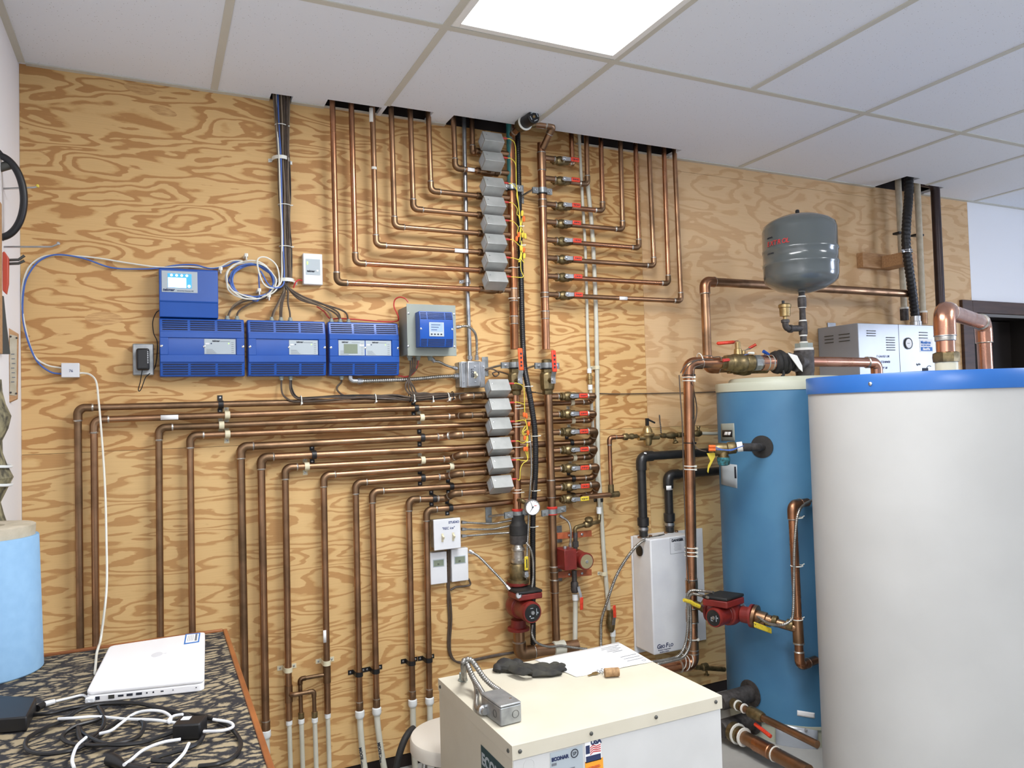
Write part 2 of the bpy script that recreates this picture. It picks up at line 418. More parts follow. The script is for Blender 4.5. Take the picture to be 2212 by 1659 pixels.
for a, b in ((0, DX0),): m.box(a, b, .004, .02, 0, .046)
struct(m.build('gap_shade_back', 'void_shade', org=(2.4, .01, 0), flat=True))  # dark strip painting the shade of the gap below the plywood
for k, (px, py, a, b, t) in enumerate(((225, 688, .058, .024, 0), (303, 192, .052, .021, -.12), (352, 240, .046, .018, -.25), (758, 644, .046, .017, 0), (1350, 1060, .034, .022, 0))):
    q = W(px, py, 0); P = [V(a*s*math.cos(w), 0, b*(math.sin(w))) for s in (1,) for w in [2*PI*i/20 for i in range(20)]]
    P = [V(q.x + p.x*math.cos(t) - p.z*math.sin(t), -.0001, q.z + (p.x*math.sin(t) + p.z*math.cos(t))*(1 - .25*abs(p.x)/a)) for p in P]
    m = M(); m.prism(P, V(0, -.0003, 0)); struct(m.build('trim_%d' % (k + 3), 'wood_patch', flat=True))
# ceiling tiles with the notches cut for the pipes
NOT = [(.785, .862, .062), (.985, 1.192, .083), (1.207, 1.392, .112), (1.476, 2.60, .113), (4.0, 4.105, .215), (4.105, 4.40, .145)]
m = M(); xs = sorted({0, 7, *[n[0] for n in NOT], *[n[1] for n in NOT]})
for a, b in zip(xs, xs[1:]):
    d = max([n[2] for n in NOT if n[0] <= a + 1e-6 and b <= n[1] + 1e-6] + [0])
    m.box(a, b, -6, -d if d else .02, H, H + .015)
struct(m.build('ceiling', 'tile', org=(3, -2, H), flat=True))
m = M(); m.box(-.1, 7, -6, .3, H + .3, H + .32); m.box(-.1, -.05, -6, .3, H + .015, H + .3); m.box(6.9, 7, -6, .3, H + .015, H + .3); m.box(0, 7, .12, .3, H, H + .3)
m.box(0, 7, -.5, -.45, H + .015, H + .3)
struct(m.build('plenum_light_block', 'void_shade', org=(3, -2, H + .3), flat=True))  # dark box added over the tiles to keep world light out of the notches
G = .61; X0 = .593
def nb(mm, x0, x1, y0, y1, dz=.003): mm.box(x0, x1, y0, y1, H - dz, H + .001)
m = M(); w = .012
for k in range(0, 11):
    x = X0 + G*k
    cutd = max([n[2] for n in NOT if n[0] - .01 < x < n[1] + .01] + [0])
    if k != 3: nb(m, x - w, x + w, -.75, -cutd)
    for y0, y1 in ((-1.97, -.75), (-3.19, -1.97), (-4.41, -3.19), (-5.63, -4.41)): nb(m, x - w, x + w, y0, y1)
for y in (-.75, -1.97, -3.19, -4.41): nb(m, 0, 7, y - w, y + w, .0032)
nb(m, 0, .02, -6, -.022, .0045)
for a, b in ((.02, .785), (.862, .985), (1.392, 1.476), (2.60, 4.0), (4.40, 7)): nb(m, a, b, -.022, 0, .0045)
for a, b in ((.985, 1.192), (1.207, 1.392), (2.1, 2.60)): m.box(a, b, -.018, 0, H, H + .003)
struct(m.build('trim_2', 'grid', org=(3, -2, H), flat=True))
# door: dark frame, dark opening behind
m = M(); m.box(4.705, DX0, -.02, .12, 0, 1.945); m.box(DX1, DX1 + .095, -.02, .12, 0, 1.945); m.box(DX0, DX1, -.02, .12, DZ, 1.945)
struct(m.build('trim_1', 'door_brown', org=(5.2, .05, 0), bevel=.003))
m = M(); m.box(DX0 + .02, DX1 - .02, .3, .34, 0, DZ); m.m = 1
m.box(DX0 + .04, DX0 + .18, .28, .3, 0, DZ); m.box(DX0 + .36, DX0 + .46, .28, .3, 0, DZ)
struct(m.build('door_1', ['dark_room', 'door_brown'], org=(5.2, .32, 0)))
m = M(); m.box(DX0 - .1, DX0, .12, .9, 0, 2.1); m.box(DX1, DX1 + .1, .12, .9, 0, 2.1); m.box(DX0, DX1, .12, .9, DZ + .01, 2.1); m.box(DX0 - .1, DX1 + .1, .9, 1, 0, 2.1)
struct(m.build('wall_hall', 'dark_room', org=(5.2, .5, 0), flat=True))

# ------------------------------------------------------------------ ceiling lights
def troffer(x, y, label, w_=.61, l_=1.22, power=42):
    r = root('ceiling_light', (x + w_/2, y - l_/2, H))
    x0, x1, y0, y1 = x + .012, x + w_ - .012, y - l_ + .012, y - .012
    mm = M(); f = .022
    for a in ((x0, x0 + f, y0, y1), (x1 - f, x1, y0, y1), (x0 + f, x1 - f, y0, y0 + f), (x0 + f, x1 - f, y1 - f, y1)): mm.box(*a, H - .007, H - .0005)
    mm.build('frame', 'lamp_frame', r, bevel=.001)
    mm = M(); mm.box(x0 + f, x1 - f, y0 + f, y1 - f, H - .004, H - .001); mm.build('diffuser', 'lamp', r, flat=True)
    tag(r, label, 'ceiling light', 'ceiling light panels')
    ld = bpy.data.lights.new('panel_lamp', 'AREA'); ld.shape = 'RECTANGLE'; ld.size = w_ - .08; ld.size_y = l_ - .08; ld.energy = power; ld.color = (.975, .985, 1)
    lo = bpy.data.objects.new('panel_lamp', ld); COL.objects.link(lo); lo.parent = r; lo.location = (0, 0, -.012); lo['kind'] = 'helper'
    return r
troffer(X0 + G, -.75 - .012, 'bright white ceiling light panel over the pipe wall')
# ------------------------------------------------------------------ copper runs
RP = .0108
def pipe_run(pts, r=RP, mt='copper_old', label='', cat='pipe', group=None, fr_=.026, name='copper_pipe', emt='copper_dark', sk=1.17, ext=.012, rings=True):
    pts = [Vector(p) for p in pts]
    m = M(); m.tube(fil(pts, fr_), r, 12); rt = m.build(name, mt)
    tag(rt, label, cat, group)
    for i in range(1, len(pts) - 1):
        p = pts[i]; a = pts[i-1] - p; b = pts[i+1] - p; la, lb = a.length, b.length; a.normalize(); b.normalize()
        ang = a.angle(b)
        if ang > 2.9: continue
        t = min(fr_/math.tan(ang/2), la*.48, lb*.48)
        e1 = p + a*min(t + ext, la*.5); e2 = p + b*min(t + ext, lb*.5)
        m = M(); m.tube(fil([e1, p, e2], fr_), r*sk, 12)
        if rings:
            m.m = 1
            for e, dd in ((e1, a), (e2, b)): m.lathe(e - dd*.002, dd, [(r*sk*1.04, 0), (r*sk*1.05, .002), (r*1.02, .0055)], 12)
        m.build('elbow', [emt, 'solder'], rt)
    return rt
def band(rt, p, axis, r, length, mt, name='pipe_label', lab=None, a0=-1.2, a1=1.2):
    """a sticker or sleeve wrapped on a pipe, facing the room"""
    m = M(); axis = axis.normalized(); a = (V(0, -1, 0) - axis*axis.dot(V(0, -1, 0))).normalized(); b = axis.cross(a); n = 10
    vs = []
    for h in (-length/2, length/2):
        for k in range(n + 1):
            w = a0 + (a1 - a0)*k/n; vs.append(p + axis*h + (a*math.cos(w) + b*math.sin(w))*r)
    m.add(vs, [(k, k + 1, n + 2 + k, n + 1 + k) for k in range(n)])
    o = m.build(name, mt, rt)
    so = o.modifiers.new('thick', 'SOLIDIFY'); so.thickness = .0004
    if lab: o['label'] = lab
    return o
def ordn(i): return ('first', 'second', 'third', 'fourth', 'fifth', 'sixth', 'seventh', 'eighth', 'ninth', 'tenth', 'eleventh', 'twelfth')[i]
dU = .06
UL = [((714, 218), (728, 621), (1047, 625.5)), ((760, 222), (768, 576), (1044, 584)), ((804, 226), (812.6, 533), (1043, 545)), ((845, 228), (852.5, 493), (1042, 504)),
      ((885, 234), (893, 458), (1040, 465)), ((926, 240), (931, 417), (1038, 424)), ((981, 250), (983.5, 367), (1038, 370.5))]
ZVU = [2.4335, 2.353, 2.249, 2.170, 2.0945, 2.017, 1.9425, 1.865]; XU = 1.637
uldesc = ['longest supply pipe of the upper left nest, outermost bend', 'supply pipe second from outside in the upper left nest', 'supply pipe third from outside in upper left nest with grey tape piece',
          'supply pipe fourth from outside in the upper left nest', 'supply pipe fifth from outside in the upper left nest', 'supply pipe sixth from outside, ending below the upper wall clamp',
          'short bent pipe dropping just left of the grey steel conduit']
for i, (t, c, e) in enumerate(UL):
    zi = ZVU[7 - i]; a = W(*t, dU); b = W(*c, dU); b.z = zi; a.x = b.x - .004
    a.z = H + .12
    rt = pipe_run([a, b, V(XU - .045, -dU, zi)], mt='copper' if i < 2 else 'copper_old', label='copper ' + uldesc[i], group='upper left copper supply pipes')
    if i == 2:
        band(rt, W(802.5, 250, dU), ZV, RP*1.03, .055, 'tape', 'sticker', 'pale grey sticker'); band(rt, W(807.5, 364, dU), ZV, RP*1.05, .01, 'tape', 'tape_piece')
        q = W(995, 542, dU); q.z = zi; o = band(rt, q, XV, RP*1.04, .058, 'paper', 'sticker', 'white printed label', -.6, .9)
    if i == 6:
        q = W(1016, 369, dU); q.z = zi; band(rt, q, XV, RP*1.04, .03, 'paper', 'sticker', 'white printed label', -.6, .9)
a = W(1019, 258, .035); b = W(1021, 322, .035); a.z = H + .12; b.z = ZVU[0]
pipe_run([a, b, V(b.x + .03, -dU, ZVU[0]), V(XU - .045, -dU, ZVU[0])], label='short copper pipe curling behind the topmost grey zone valve', group='upper left copper supply pipes')

# ------------------------------------------------------------------ zone valves (built once, then copied)
def make_zone_valve():
    r = root('zone_valve', (0, 0, 0))
    m = M(); m.lathe((-.05, 0, 0), XV, [(.0125, 0), (.0145, .002), (.0145, .016), (.0125, .017), (.0165, .028), (.018, .04), (.018, .06), (.0165, .072), (.0125, .083), (.0145, .084), (.0145, .098), (.0125, .1)], 16)
    m.lathe((0, -.01, .006), V(0, -.87, .49), [(.017, 0), (.017, .02)], 14); m.build('valve_body', 'copper_dark', r)
    a = math.radians(32); n1 = V(0, -math.cos(a), math.sin(a)); n2 = V(0, -math.sin(a), -math.cos(a)); c = V(0, -.050, .028)
    m = M(); m.ob(c, V(.0435, 0, 0), n1*.027, n2*.027); m.build('motor_housing', 'valve_case', r, bevel=.0012)
    m = M(); m.ob(c + n1*.0005, V(.0445, 0, 0), n1*.0278, n2*.0275 ); 
    m = M(); m.ob(c - XV*.0438, V(.0006, 0, 0), n1*.019, n2*.019); m.build('data_plate', 'panel_grey', r)
    m = M(); m.lathe(c + n1*.027 - XV*.03 - n2*.006, n1, [(.0026, 0), (.0026, .0012), (0, .002)], 8); m.build('cover_screw', 'chrome', r)
    s = c + V(.046, -.012, .018)
    m = M(); m.tube([s - XV*.006, s + V(.012, 0, .0005), s + V(.02, -.001, 0)], [.0042, .0042, .0036], 8); m.build('wire_sleeve', 'sleeve_red', r)
    return r
zlab_u = ['topmost of eight, tucked under the ceiling', 'second from top, above the gap', 'third from top, just below the gap', 'fourth from top of eight', 'fifth from top of eight',
          'fourth of eight counted from the bottom, third above the lowest', 'second from the bottom of eight', 'lowest of eight, darker underside showing']
zlab_u[5] = 'third from the bottom of eight'
zlab_l = ['topmost of six, under the steel switch box', 'second of six from the top', 'third of six from the top', 'third of six from the bottom', 'second of six from the bottom', 'lowest of six, nearest the pressure gauge']
XL = 1.629; ZVL = [1.4295, 1.353, 1.277, 1.198, 1.123, 1.0465]; dL = .075
zv = make_zone_valve(); zv.location = (XU, -dU, ZVU[0]); tag(zv, 'grey zone valve box in the upper stack, ' + zlab_u[0], 'zone valve', 'upper zone valves')
for i in range(1, 8): dup(zv, (XU, -dU, ZVU[i]), 'grey zone valve box in the upper stack, ' + zlab_u[i], 'zone valve', 'upper zone valves')
for i in range(6): dup(zv, (XL, -dL, ZVL[i]), 'grey zone valve box in the lower stack, ' + zlab_l[i], 'zone valve', 'lower zone valves')

# ------------------------------------------------------------------ the two headers
RH = .0172
xl, xr = 1.736, 1.883
def header(name, x0, z0, x1, z1, stubs, mt, label, r=RH, joints=(), d=.075, tops=()):
    m = M(); m.tube([V(x0, -d, z0), V(x1, -d, z1)], r, 18); o = m.build(name, mt); tag(o, label, 'pipe')
    for (xa, xb, z) in stubs:
        m = M(); m.tube([V(xa, -d, z), V(xb, -d, z)], .0118, 12); m.m = 1; m.lathe(V(xb if abs(xb - x0) > abs(xa - x0) else xa, -d, z) - XV*.002, XV, [(.0135, 0), (.0135, .004)], 12)
        m.build('branch_stub', ['copper_old', 'solder'], o)
    for z, L_ in joints:
        x = x0 + (x1 - x0)*(z - z0)/(z1 - z0)
        m = M(); m.lathe(V(x, -d, z - L_/2), ZV, [(r*1.0, 0), (r*1.12, .002), (r*1.12, L_ - .002), (r, L_)], 18); m.m = 1
        m.lathe(V(x, -d, z + L_/2 - .001), ZV, [(r*1.13, 0), (r*1.13, .003), (r, .005)], 18); m.lathe(V(x, -d, z - L_/2 - .003), ZV, [(r, 0), (r*1.13, .002), (r*1.13, .004)], 18)
        m.build('coupling', ['copper_old', 'solder'], o)
    return o
hl = header('supply_header', 1.742, H + .1, 1.733, 1.62, [(XU + .05, xl, z) for z in ZVU], 'copper_green', 'copper header pipe with green stain behind the upper zone valves', joints=[(1.845, .05), (1.74, .03)])
header('supply_header', 1.731, 1.44, 1.724, .925, [(XL + .05, 1.73, z) for z in ZVL], 'copper', 'copper header pipe right of the lower zone valves')
RVZ = []
RU = [((1233, 287), (1236, 353)), ((1266.6, 293), (1269, 395)), ((1298, 298), (1302, 454)), ((1340.6, 305), (1345, 495)), ((1372.7, 310), (1380, 533)), ((1401, 314), (1412.4, 571.4)), ((1434, 319.4), (1443.8, 610)), ((1457.8, 324), (1470.8, 646))]
RUY = [350, 393, 447.5, 485, 523, 561.5, 600, 639]
for y in RUY: RVZ.append(W(1222, y, dU).z)
header('return_header', 1.885, 2.5, 1.880, 1.62, [(1.883, 1.945, z) for z in RVZ], 'copper', 'copper return header pipe beside the upper row of red handled valves', joints=[(2.42, .075), (2.24, .03), (1.85, .018), (1.765, .03)])
QP = [((1194, 872), (1268, 868.5), (1284, 854.5)), ((1194, 912.5), (1268, 908), (1284.7, 893)), ((1196, 959.7), (1270, 955), (1287, 931)), ((1196.8, 991.5), (1269, 987), (1286.3, 969.5)), ((1199, 1036), (1274, 1032), (1291, 1009)), ((1200, 1075), (1276, 1068), (1292, 1048))]
QZ = [W(1240, y, dL).z for y in (856, 894, 932.5, 971, 1010.5, 1050)]
header('return_header', 1.884, 1.44, 1.888, .39, [(1.885, 1.93, z) for z in QZ], 'copper_old', 'long copper return header pipe reaching down past the small red pump', joints=[(1.035, .07), (.70, .02), (.63, .05)])

# ------------------------------------------------------------------ small ball valves (built once, then copied)
def make_ball_valve(grip='grip_red', labl=None):
    r = root('ball_valve', (0, 0, 0))
    m = M(); m.lathe((-.05, 0, 0), XV, [(.0125, 0), (.0125, .008), (.0185, .010), (.0195, .018), (.0145, .020), (.0145, .026)], 8)
    m.lathe((-.026, 0, 0), XV, [(.0155, 0), (.0195, .008), (.0215, .018), (.0205, .028), (.016, .036)], 16)
    m.lathe((.008, 0, 0), XV, [(.018, 0), (.018, .014), (.0135, .016), (.0135, .028)], 8); m.build('valve_body', 'brass', r)
    m = M(); m.lathe((-.006, -.012, 0), V(0, -1, 0), [(.009, 0), (.009, .016), (.006, .017), (.006, .024)], 10); m.build('stem', 'brass', r)
    m = M(); pl = [V(-.017, -.034, -.004), V(-.013, -.034, .009), V(-.004, -.034, .0105), V(.012, -.034, .009), V(.03, -.038, .009), V(.062, -.038, .0085), V(.062, -.038, -.0065), V(.03, -.038, -.007), V(.012, -.034, -.007), V(-.006, -.034, -.009)]
    m.prism(pl, V(0, -.0022, 0)); m.lathe((-.005, -.036, .001), V(0, -1, 0), [(.006, 0), (.006, .004), (.003, .0055)], 6)
    h = m.build('handle', 'steel', r)
    m = M(); m.ob((.0465, -.0392, .001), (.0205, 0, 0), (0, .0032, 0), (0, 0, .0096)); m.build('grip', grip, h, bevel=.003, seg=3)
    for k in range(5):
        pass
    m = M()
    for xx, ww in ((.034, .004), (.042, .006), (.051, .005), (.058, .003)): m.ob((xx, -.0425, .001), (ww/2, 0, 0), (0, .0003, 0), (0, 0, .0024))
    m.build('grip_marking', 'ink', h)
    return r
bv = make_ball_valve()
bv.location = (1.99, -dU, RVZ[0])
tag(bv, 'red handled ball valve, topmost on the upper return header', 'valve', 'upper return ball valves')
rl = [None, 'second from the top', 'third from the top', 'fourth from the top', 'fourth from the bottom', 'third from the bottom', 'second from the bottom', 'lowest of the eight']
for i in range(1, 8): dup(bv, (1.99 - .0005*i, -dU, RVZ[i]), 'red handled ball valve on the upper return header, ' + rl[i], 'valve', 'upper return ball valves')
ql = ['topmost of the lower six', 'second of the lower six', 'third of the lower six', 'fourth of the lower six', 'fifth of the lower six', 'lowest, just above the yellow handle']
for i in range(6): dup(bv, (1.986 - .001*i, -dL, QZ[i]), 'red handled ball valve beside the white tubes, ' + ql[i], 'valve', 'lower return ball valves')
by = make_ball_valve('grip_yellow'); by.location = (1.977, -dL, W(1240, 1077, dL).z); tag(by, 'yellow handled ball valve below the column of red handled valves', 'valve')
rdesc = ['shortest return pipe rising from the topmost red valve', 'return pipe from the second red valve, bend beside the white tube', 'return pipe from the third red valve, first free standing bend', 'return pipe fourth from inside in the upper right nest', 'return pipe fifth from inside in the upper right nest',
         'return pipe third from outside in the upper right nest', 'return pipe second from outside in the upper right nest', 'outermost return pipe of the upper right nest with a white label']
for i, (t, c) in enumerate(RU):
    z = RVZ[i]; b = W(*c, dU); b.z = W(*c, dU).z; a = W(*t, dU); a.x = b.x + max(-.012, min(.004, a.x - b.x)) - (.004 if i == 7 else 0); a.z = H + .12
    b.z = z if i else z - .004
    dd = dU if i else dU - .005
    if i == 0: b.x = 2.045; a.x = 2.041
    rt = pipe_run([a, b, V(2.029, -dU, z)], mt='copper_old' if i % 2 else 'copper', label='copper ' + rdesc[i], group='upper right copper return pipes')
    if i == 7: q = W(1344, 638, dU); q.z = z; band(rt, q, XV, RP*1.04, .042, 'paper', 'sticker', 'white printed label', -.6, .9)

# ------------------------------------------------------------------ lower runs
dW = .035
LC = [(168, 881), (203, 907), (343, 924), (411, 941), (520, 965), (564, 988), (616, 1010), (699, 1027), (768, 1043), (804, 1062), (883, 1079), (921, 1102)]
LB = [(176, 1420), (208, 1420), (342.5, 1400), (413.5, 1400), (531, 1489), (575, 1580), (621, 1482), (704, 1462), (775, 1538), (813, 1531), (888, 1514), (922.7, 1510)]
JG = {0: ((985, 861), (1008, 857.5)), 2: ((984, 899), (1004, 896)), 4: ((958, 943.5), (985, 939)), 6: ((974, 991), (992, 984)), 8: ((962, 1029.5), (986, 1022)), 10: ((962, 1077), (980, 1068))}
lowd = ['outermost lower copper run, bend furthest left', 'lower copper run second from left, with a printed label', 'lower copper run third from left, behind the laptop', 'lower copper run fourth from left, behind the laptop', 'lower copper run fifth from left, passing behind the bench edge',
        'lower copper run sixth from left, large bend with a black strap', 'lower copper run seventh from left, splitting into two near the floor', 'lower copper run eighth from left, with white sticker and branch', 'lower copper run ninth from left, left of the first double black strap',
        'lower copper run tenth from left, right of the first double black strap', 'lower copper run eleventh from left, left of the second double black strap', 'innermost lower copper run, bend beside the white switch plate']
LP = []
for i in range(12):
    big = i in (4, 5); r = .0112 if i < 4 else (.0135 if i in (4, 5) else .012)
    c = W(*LC[i], dW); b = W(*LB[i], dW); b.x = c.x + .35*(b.x - c.x)
    if i < 4: b.z = .56
    if i == 4: b.z = .25
    if i in (6, 7): b.z = (W(622, 1556, dW) if i == 6 else W(704.6, 1541, dW)).z
    if i % 2 == 0:
        k = i//2; j0 = W(*JG[i][0], dW); j1 = W(*JG[i][1], dL); j1.z = ZVL[k]
        pts = [b, c, j0, j1, V(XL - .045, -dL, ZVL[k])]
    else:
        k = i//2; e = W(*QP[k][1], dW); u = W(*QP[k][2], dL); zr = e.z
        e = V(u.x, -dW, zr); pts = [b, c, e, V(u.x, -dL, QZ[k]), V(2.024, -dL, QZ[k])]
    rt = pipe_run(pts, r=r, mt='copper_dark' if i in (0, 2, 4) else 'copper_old', label=lowd[i], group='lower copper heating runs', fr_=.03, emt='copper_dark')
    LP.append((rt, pts, r))
    if i in (5, 8, 9, 10, 11):
        m = M(); m.lathe(b + ZV*.002, ZV, [(r*1.12, 0), (r*1.14, .006), (r*1.14, .032), (r*1.02, .035)], 14); m.m = 1; m.lathe(b + ZV*.036, ZV, [(r*1.16, 0), (r*1.16, .003)], 14); m.build('coupling', ['copper_dark', 'solder'], rt)
def onrun(i, px, py):                                  # the point of horizontal leg i nearest a pixel
    pts = LP[i][1]; a, b = pts[1], pts[2]; q = W(px, py, dW); t = (q.x - a.x)/(b.x - a.x); return a.lerp(b, t)
band(LP[1][0], onrun(1, 366, 898.5), XV, .0116, .055, 'paper', 'sticker', 'white printed label', -.7, .9)
band(LP[7][0], W(700.5, 1373, dW) , ZV, .0124, .045, 'paper', 'sticker', 'white handwritten label', -.5, .8)
# branches near the floor
def branch(pts, label, parent): 
    m = M(); m.tube(fil(pts, .016), .0075, 10); o = m.build('branch_pipe', 'copper_dark', parent)
    for i in (1, len(pts) - 2):
        p = pts[i]; m = M(); a = (pts[i-1] - p).normalized(); b = (pts[i+1] - p).normalized(); m.tube(fil([p + a*.02, p, p + b*.02], .016), .009, 10); m.build('elbow', 'copper_dark', o)
b7 = LP[7][1][0]; b6 = LP[6][1][0]
t7 = V(b7.x, -dW, W(703.5, 1457, dW).z); t6 = V(b6.x, -dW, W(621, 1499, dW).z)
c7 = W(648, 1467, dW); e7 = V(c7.x + .002, -dW, W(651, 1552, dW).z); c7.z = t7.z + .0
branch([t7, c7, e7], '', LP[7][0])
c6 = W(678, 1491, .055); e6 = V(c6.x + .002, -.05, W(678.6, 1550, .05).z); c6.z = t6.z
branch([t6, V(t6.x + .012, -.055, t6.z), c6, e6], '', LP[6][0])
m = M(); m.tube([t7 - ZV*.03, t7 + ZV*.03], .0142, 14); m.build('tee', 'copper_dark', LP[7][0])
m = M(); m.tube([t6 - ZV*.03, t6 + ZV*.03], .0142, 14); m.build('tee', 'copper_dark', LP[6][0])
# pale plastic tubes continuing to the floor
def pex_tail(top, pts, r, label, big=True):
    m = M(); m.tube(cr([top] + pts, 5), r, 10); o = m.build('plastic_tube', 'pex'); tag(o, label, 'tube', 'pale plastic tubes at the floor')
    m = M()
    if big: m.lathe(top + ZV*.006, -ZV, [(r*1.2, 0), (r*1.5, .003), (r*1.55, .02), (r*1.3, .028), (r*1.05, .03)], 16)
    else: m.lathe(top + ZV*.004, -ZV, [(r*1.1, 0), (r*1.35, .002), (r*1.3, .016), (r*1.05, .018)], 14); 
    m.build('fitting', 'pex_fit', o)
    if not big: m = M(); m.lathe(top + ZV*.004, ZV, [(r*1.25, 0), (r*1.25, .02), (r*.9, .022)], 12); m.build('ferrule', 'brass', o)
    return o
def tl(i): return LP[i][1][0]
def dn(p, z, dx=0, dy=0): return V(p.x + dx, p.y + dy, z)
pex_tail(tl(5), [dn(tl(5), .12, .004), dn(tl(5), 0, .006)], .0115, 'pale tube below the large copper run beside the bench edge')
for p, l in ((tl(6), 'pale thin tube, first of the four beside each other'), (e7, 'pale thin tube, second of the four beside each other'), (e6, 'pale thin tube, third of the four beside each other'), (tl(7), 'pale thin tube, fourth of the four beside each other')):
    pex_tail(dn(p, p.z - .004), [dn(p, .12, .002), dn(p, 0, .003)], .0085, l, False)
pt9 = pex_tail(tl(8), [dn(tl(8), .2, .001), dn(tl(8), .1, .007, -.005), dn(tl(8), 0, .016, -.02)], .0115, 'pale tube with black writing, left one of two')
pt10 = pex_tail(tl(9), [dn(tl(9), .2, .002), dn(tl(9), .1, .012, -.005), dn(tl(9), 0, .025, -.02)], .0115, 'pale tube with black writing, right one of two')
pex_tail(tl(10), [dn(tl(10), .12), dn(tl(10), 0, .004)], .0115, 'pale tube rising beside the stool, left one')
pex_tail(tl(11), [dn(tl(11), .12), dn(tl(11), 0, .004)], .0115, 'pale tube rising beside the stool, right one')
for o, p, q in ((pt9, (783, 1659), (775, 1612)), (pt10, (822, 1648), (815, 1600))):
    a = W(*p, .052); b = W(*q, .052); text('REC ROOM', .015, a + XV*.009, (b - a), -XV + V(.1, 0, 0)*0, 'ink', o, bold=.0006)

# ------------------------------------------------------------------ pipe straps
def strap(p, ax, r, mt, label, wide=.017, cat='pipe strap', group=None, tab=.02, name='pipe_strap'):
    ax = ax.normalized(); s = ax.cross(V(0, 1, 0)).normalized(); R = r + .0016; y0 = -.0012
    P = []
    for sg in (-1,): P += [V(p.x, 0, p.z) + s*(-R - tab) + V(0, y0, 0), V(p.x, 0, p.z) + s*(-R - .001) + V(0, y0, 0)]
    d = -p.y
    for k in range(13):
        w = -PI/2 + PI*k/12; P.append(V(p.x, -d, p.z) + s*(math.sin(w)*R) + V(0, -math.cos(w)*R, 0))
    P += [V(p.x, 0, p.z) + s*(R + .001) + V(0, y0, 0), V(p.x, 0, p.z) + s*(R + tab) + V(0, y0, 0)]
    off = ax*(0)
    m = M(); m.ribbon(P, ax*wide, .0022); o = m.build(name, mt); tag(o, label, cat, group)
    for sg in (-1, 1):
        m = M(); m.lathe(V(p.x, -.002, p.z) + s*sg*(R + tab*.55), V(0, -1, 0), [(.0042, 0), (.0038, .0016), (.001, .0026)], 8); m.build('screw', 'steel', o)
    return o
ST = [(0, 477, 874, 'black', 'black strap on the topmost lower copper pipe'), (1, 491, 896, 'plastic_cream', 'cream strap, upper one of the left trio'), (2, 478.5, 918, 'plastic_cream', 'cream strap, middle one of the left trio'), (3, 491.5, 941, 'plastic_cream', 'cream strap, lower one of the left trio'),
      (1, 899, 883, 'black', 'black strap on the second copper pipe under the wire bundle'), (2, 911, 901, 'plastic_cream', 'cream strap right of the wire bundle on the third copper pipe'), (4, 912, 947, 'black', 'black strap on the fifth copper pipe, right side'), (5, 678, 986, 'black', 'black strap on the sixth copper pipe near its bend'),
      (6, 662.7, 1008, 'plastic_cream', 'cream strap on the seventh copper pipe near its bend'), (6, 913, 995, 'plastic_cream', 'cream strap on the seventh copper pipe, right side'), (7, 974.6, 1008, 'plastic_cream', 'cream strap on the eighth copper pipe beside the zone valves'), (8, 913, 1034, 'black', 'black strap on the ninth copper pipe'),
      (9, 974.6, 1052, 'black', 'black strap on the tenth copper pipe'), (10, 938, 1077, 'black', 'black strap on the eleventh copper pipe near its bend'), (11, 972.5, 1098, 'black', 'black strap just above the white switch plate'),
      (1, 1235, 868, 'plastic_cream', 'cream strap under the topmost lower red valve'), (3, 1236.7, 910, 'plastic_cream', 'cream strap under the second lower red valve'), (5, 1233, 955, 'black', 'black strap under the third lower red valve'), (7, 1240, 990, 'plastic_cream', 'cream strap under the fourth lower red valve'),
      (9, 1237, 1033, 'black', 'black strap under the fifth lower red valve'), (11, 1237, 1070, 'black', 'black strap under the lowest red valve')]
for i, px, py, mt, lab in ST: strap(onrun(i, px, py), XV, LP[i][2], mt, lab)
def onv(i, py):
    pts = LP[i][1]; a, b = pts[1], pts[0]; q = W(LB[i][0], py, dW); t = (q.z - a.z)/(b.z - a.z); return a.lerp(b, t)
for i, py, mt, lab in ((6, 1447, 'plastic_cream', 'cream strap near the floor, left one of the pair'), (7, 1432, 'plastic_cream', 'cream strap near the floor, right one of the pair'), (8, 1456, 'black', 'black strap left half of the first pair near the floor'), (9, 1449, 'black', 'black strap right half of the first pair near the floor'),
                       (10, 1432, 'black', 'black strap left half of the pair behind the stool'), (11, 1426, 'black', 'black strap right half of the pair behind the stool')):
    strap(onv(i, py), ZV, LP[i][2], mt, lab)
# green and white zip ties on the headers
def tie(p, ax, r, label, mt='tie_white', tail=.014, n=1):
    m = M()
    for k in range(n): m.torus(p + ax.normalized()*.012*k, ax, r + .001, .0016, 20, 6)
    a, b = basis(ax); m.tube([p + V(.7, -.7, 0)*r, p + V(.7, -.7, .05)*(r + tail)], .0016, 6)
    o = m.build('zip_tie', mt); tag(o, label, 'zip tie', 'zip ties'); return o
for px, py, lab, n in ((1107.5, 645, 'white zip tie on the copper header under the upper zone valves', 1), (1107, 579, 'pale zip tie beside the lowest upper zone valve', 1), (1117, 1064, 'white zip ties around the header above the gauge', 2)):
    tie(W(px, py, .075), ZV, RH, lab, n=n)
for k, (py, n) in enumerate(((883, 2), (922, 2), (966, 1), (989, 1))):
    q = W(1115.5, py, .075); tie(q, ZV, RH, 'white zip tie on the lower copper header beside the ' + ordn(k + 1) + ' zone valve', n=n)
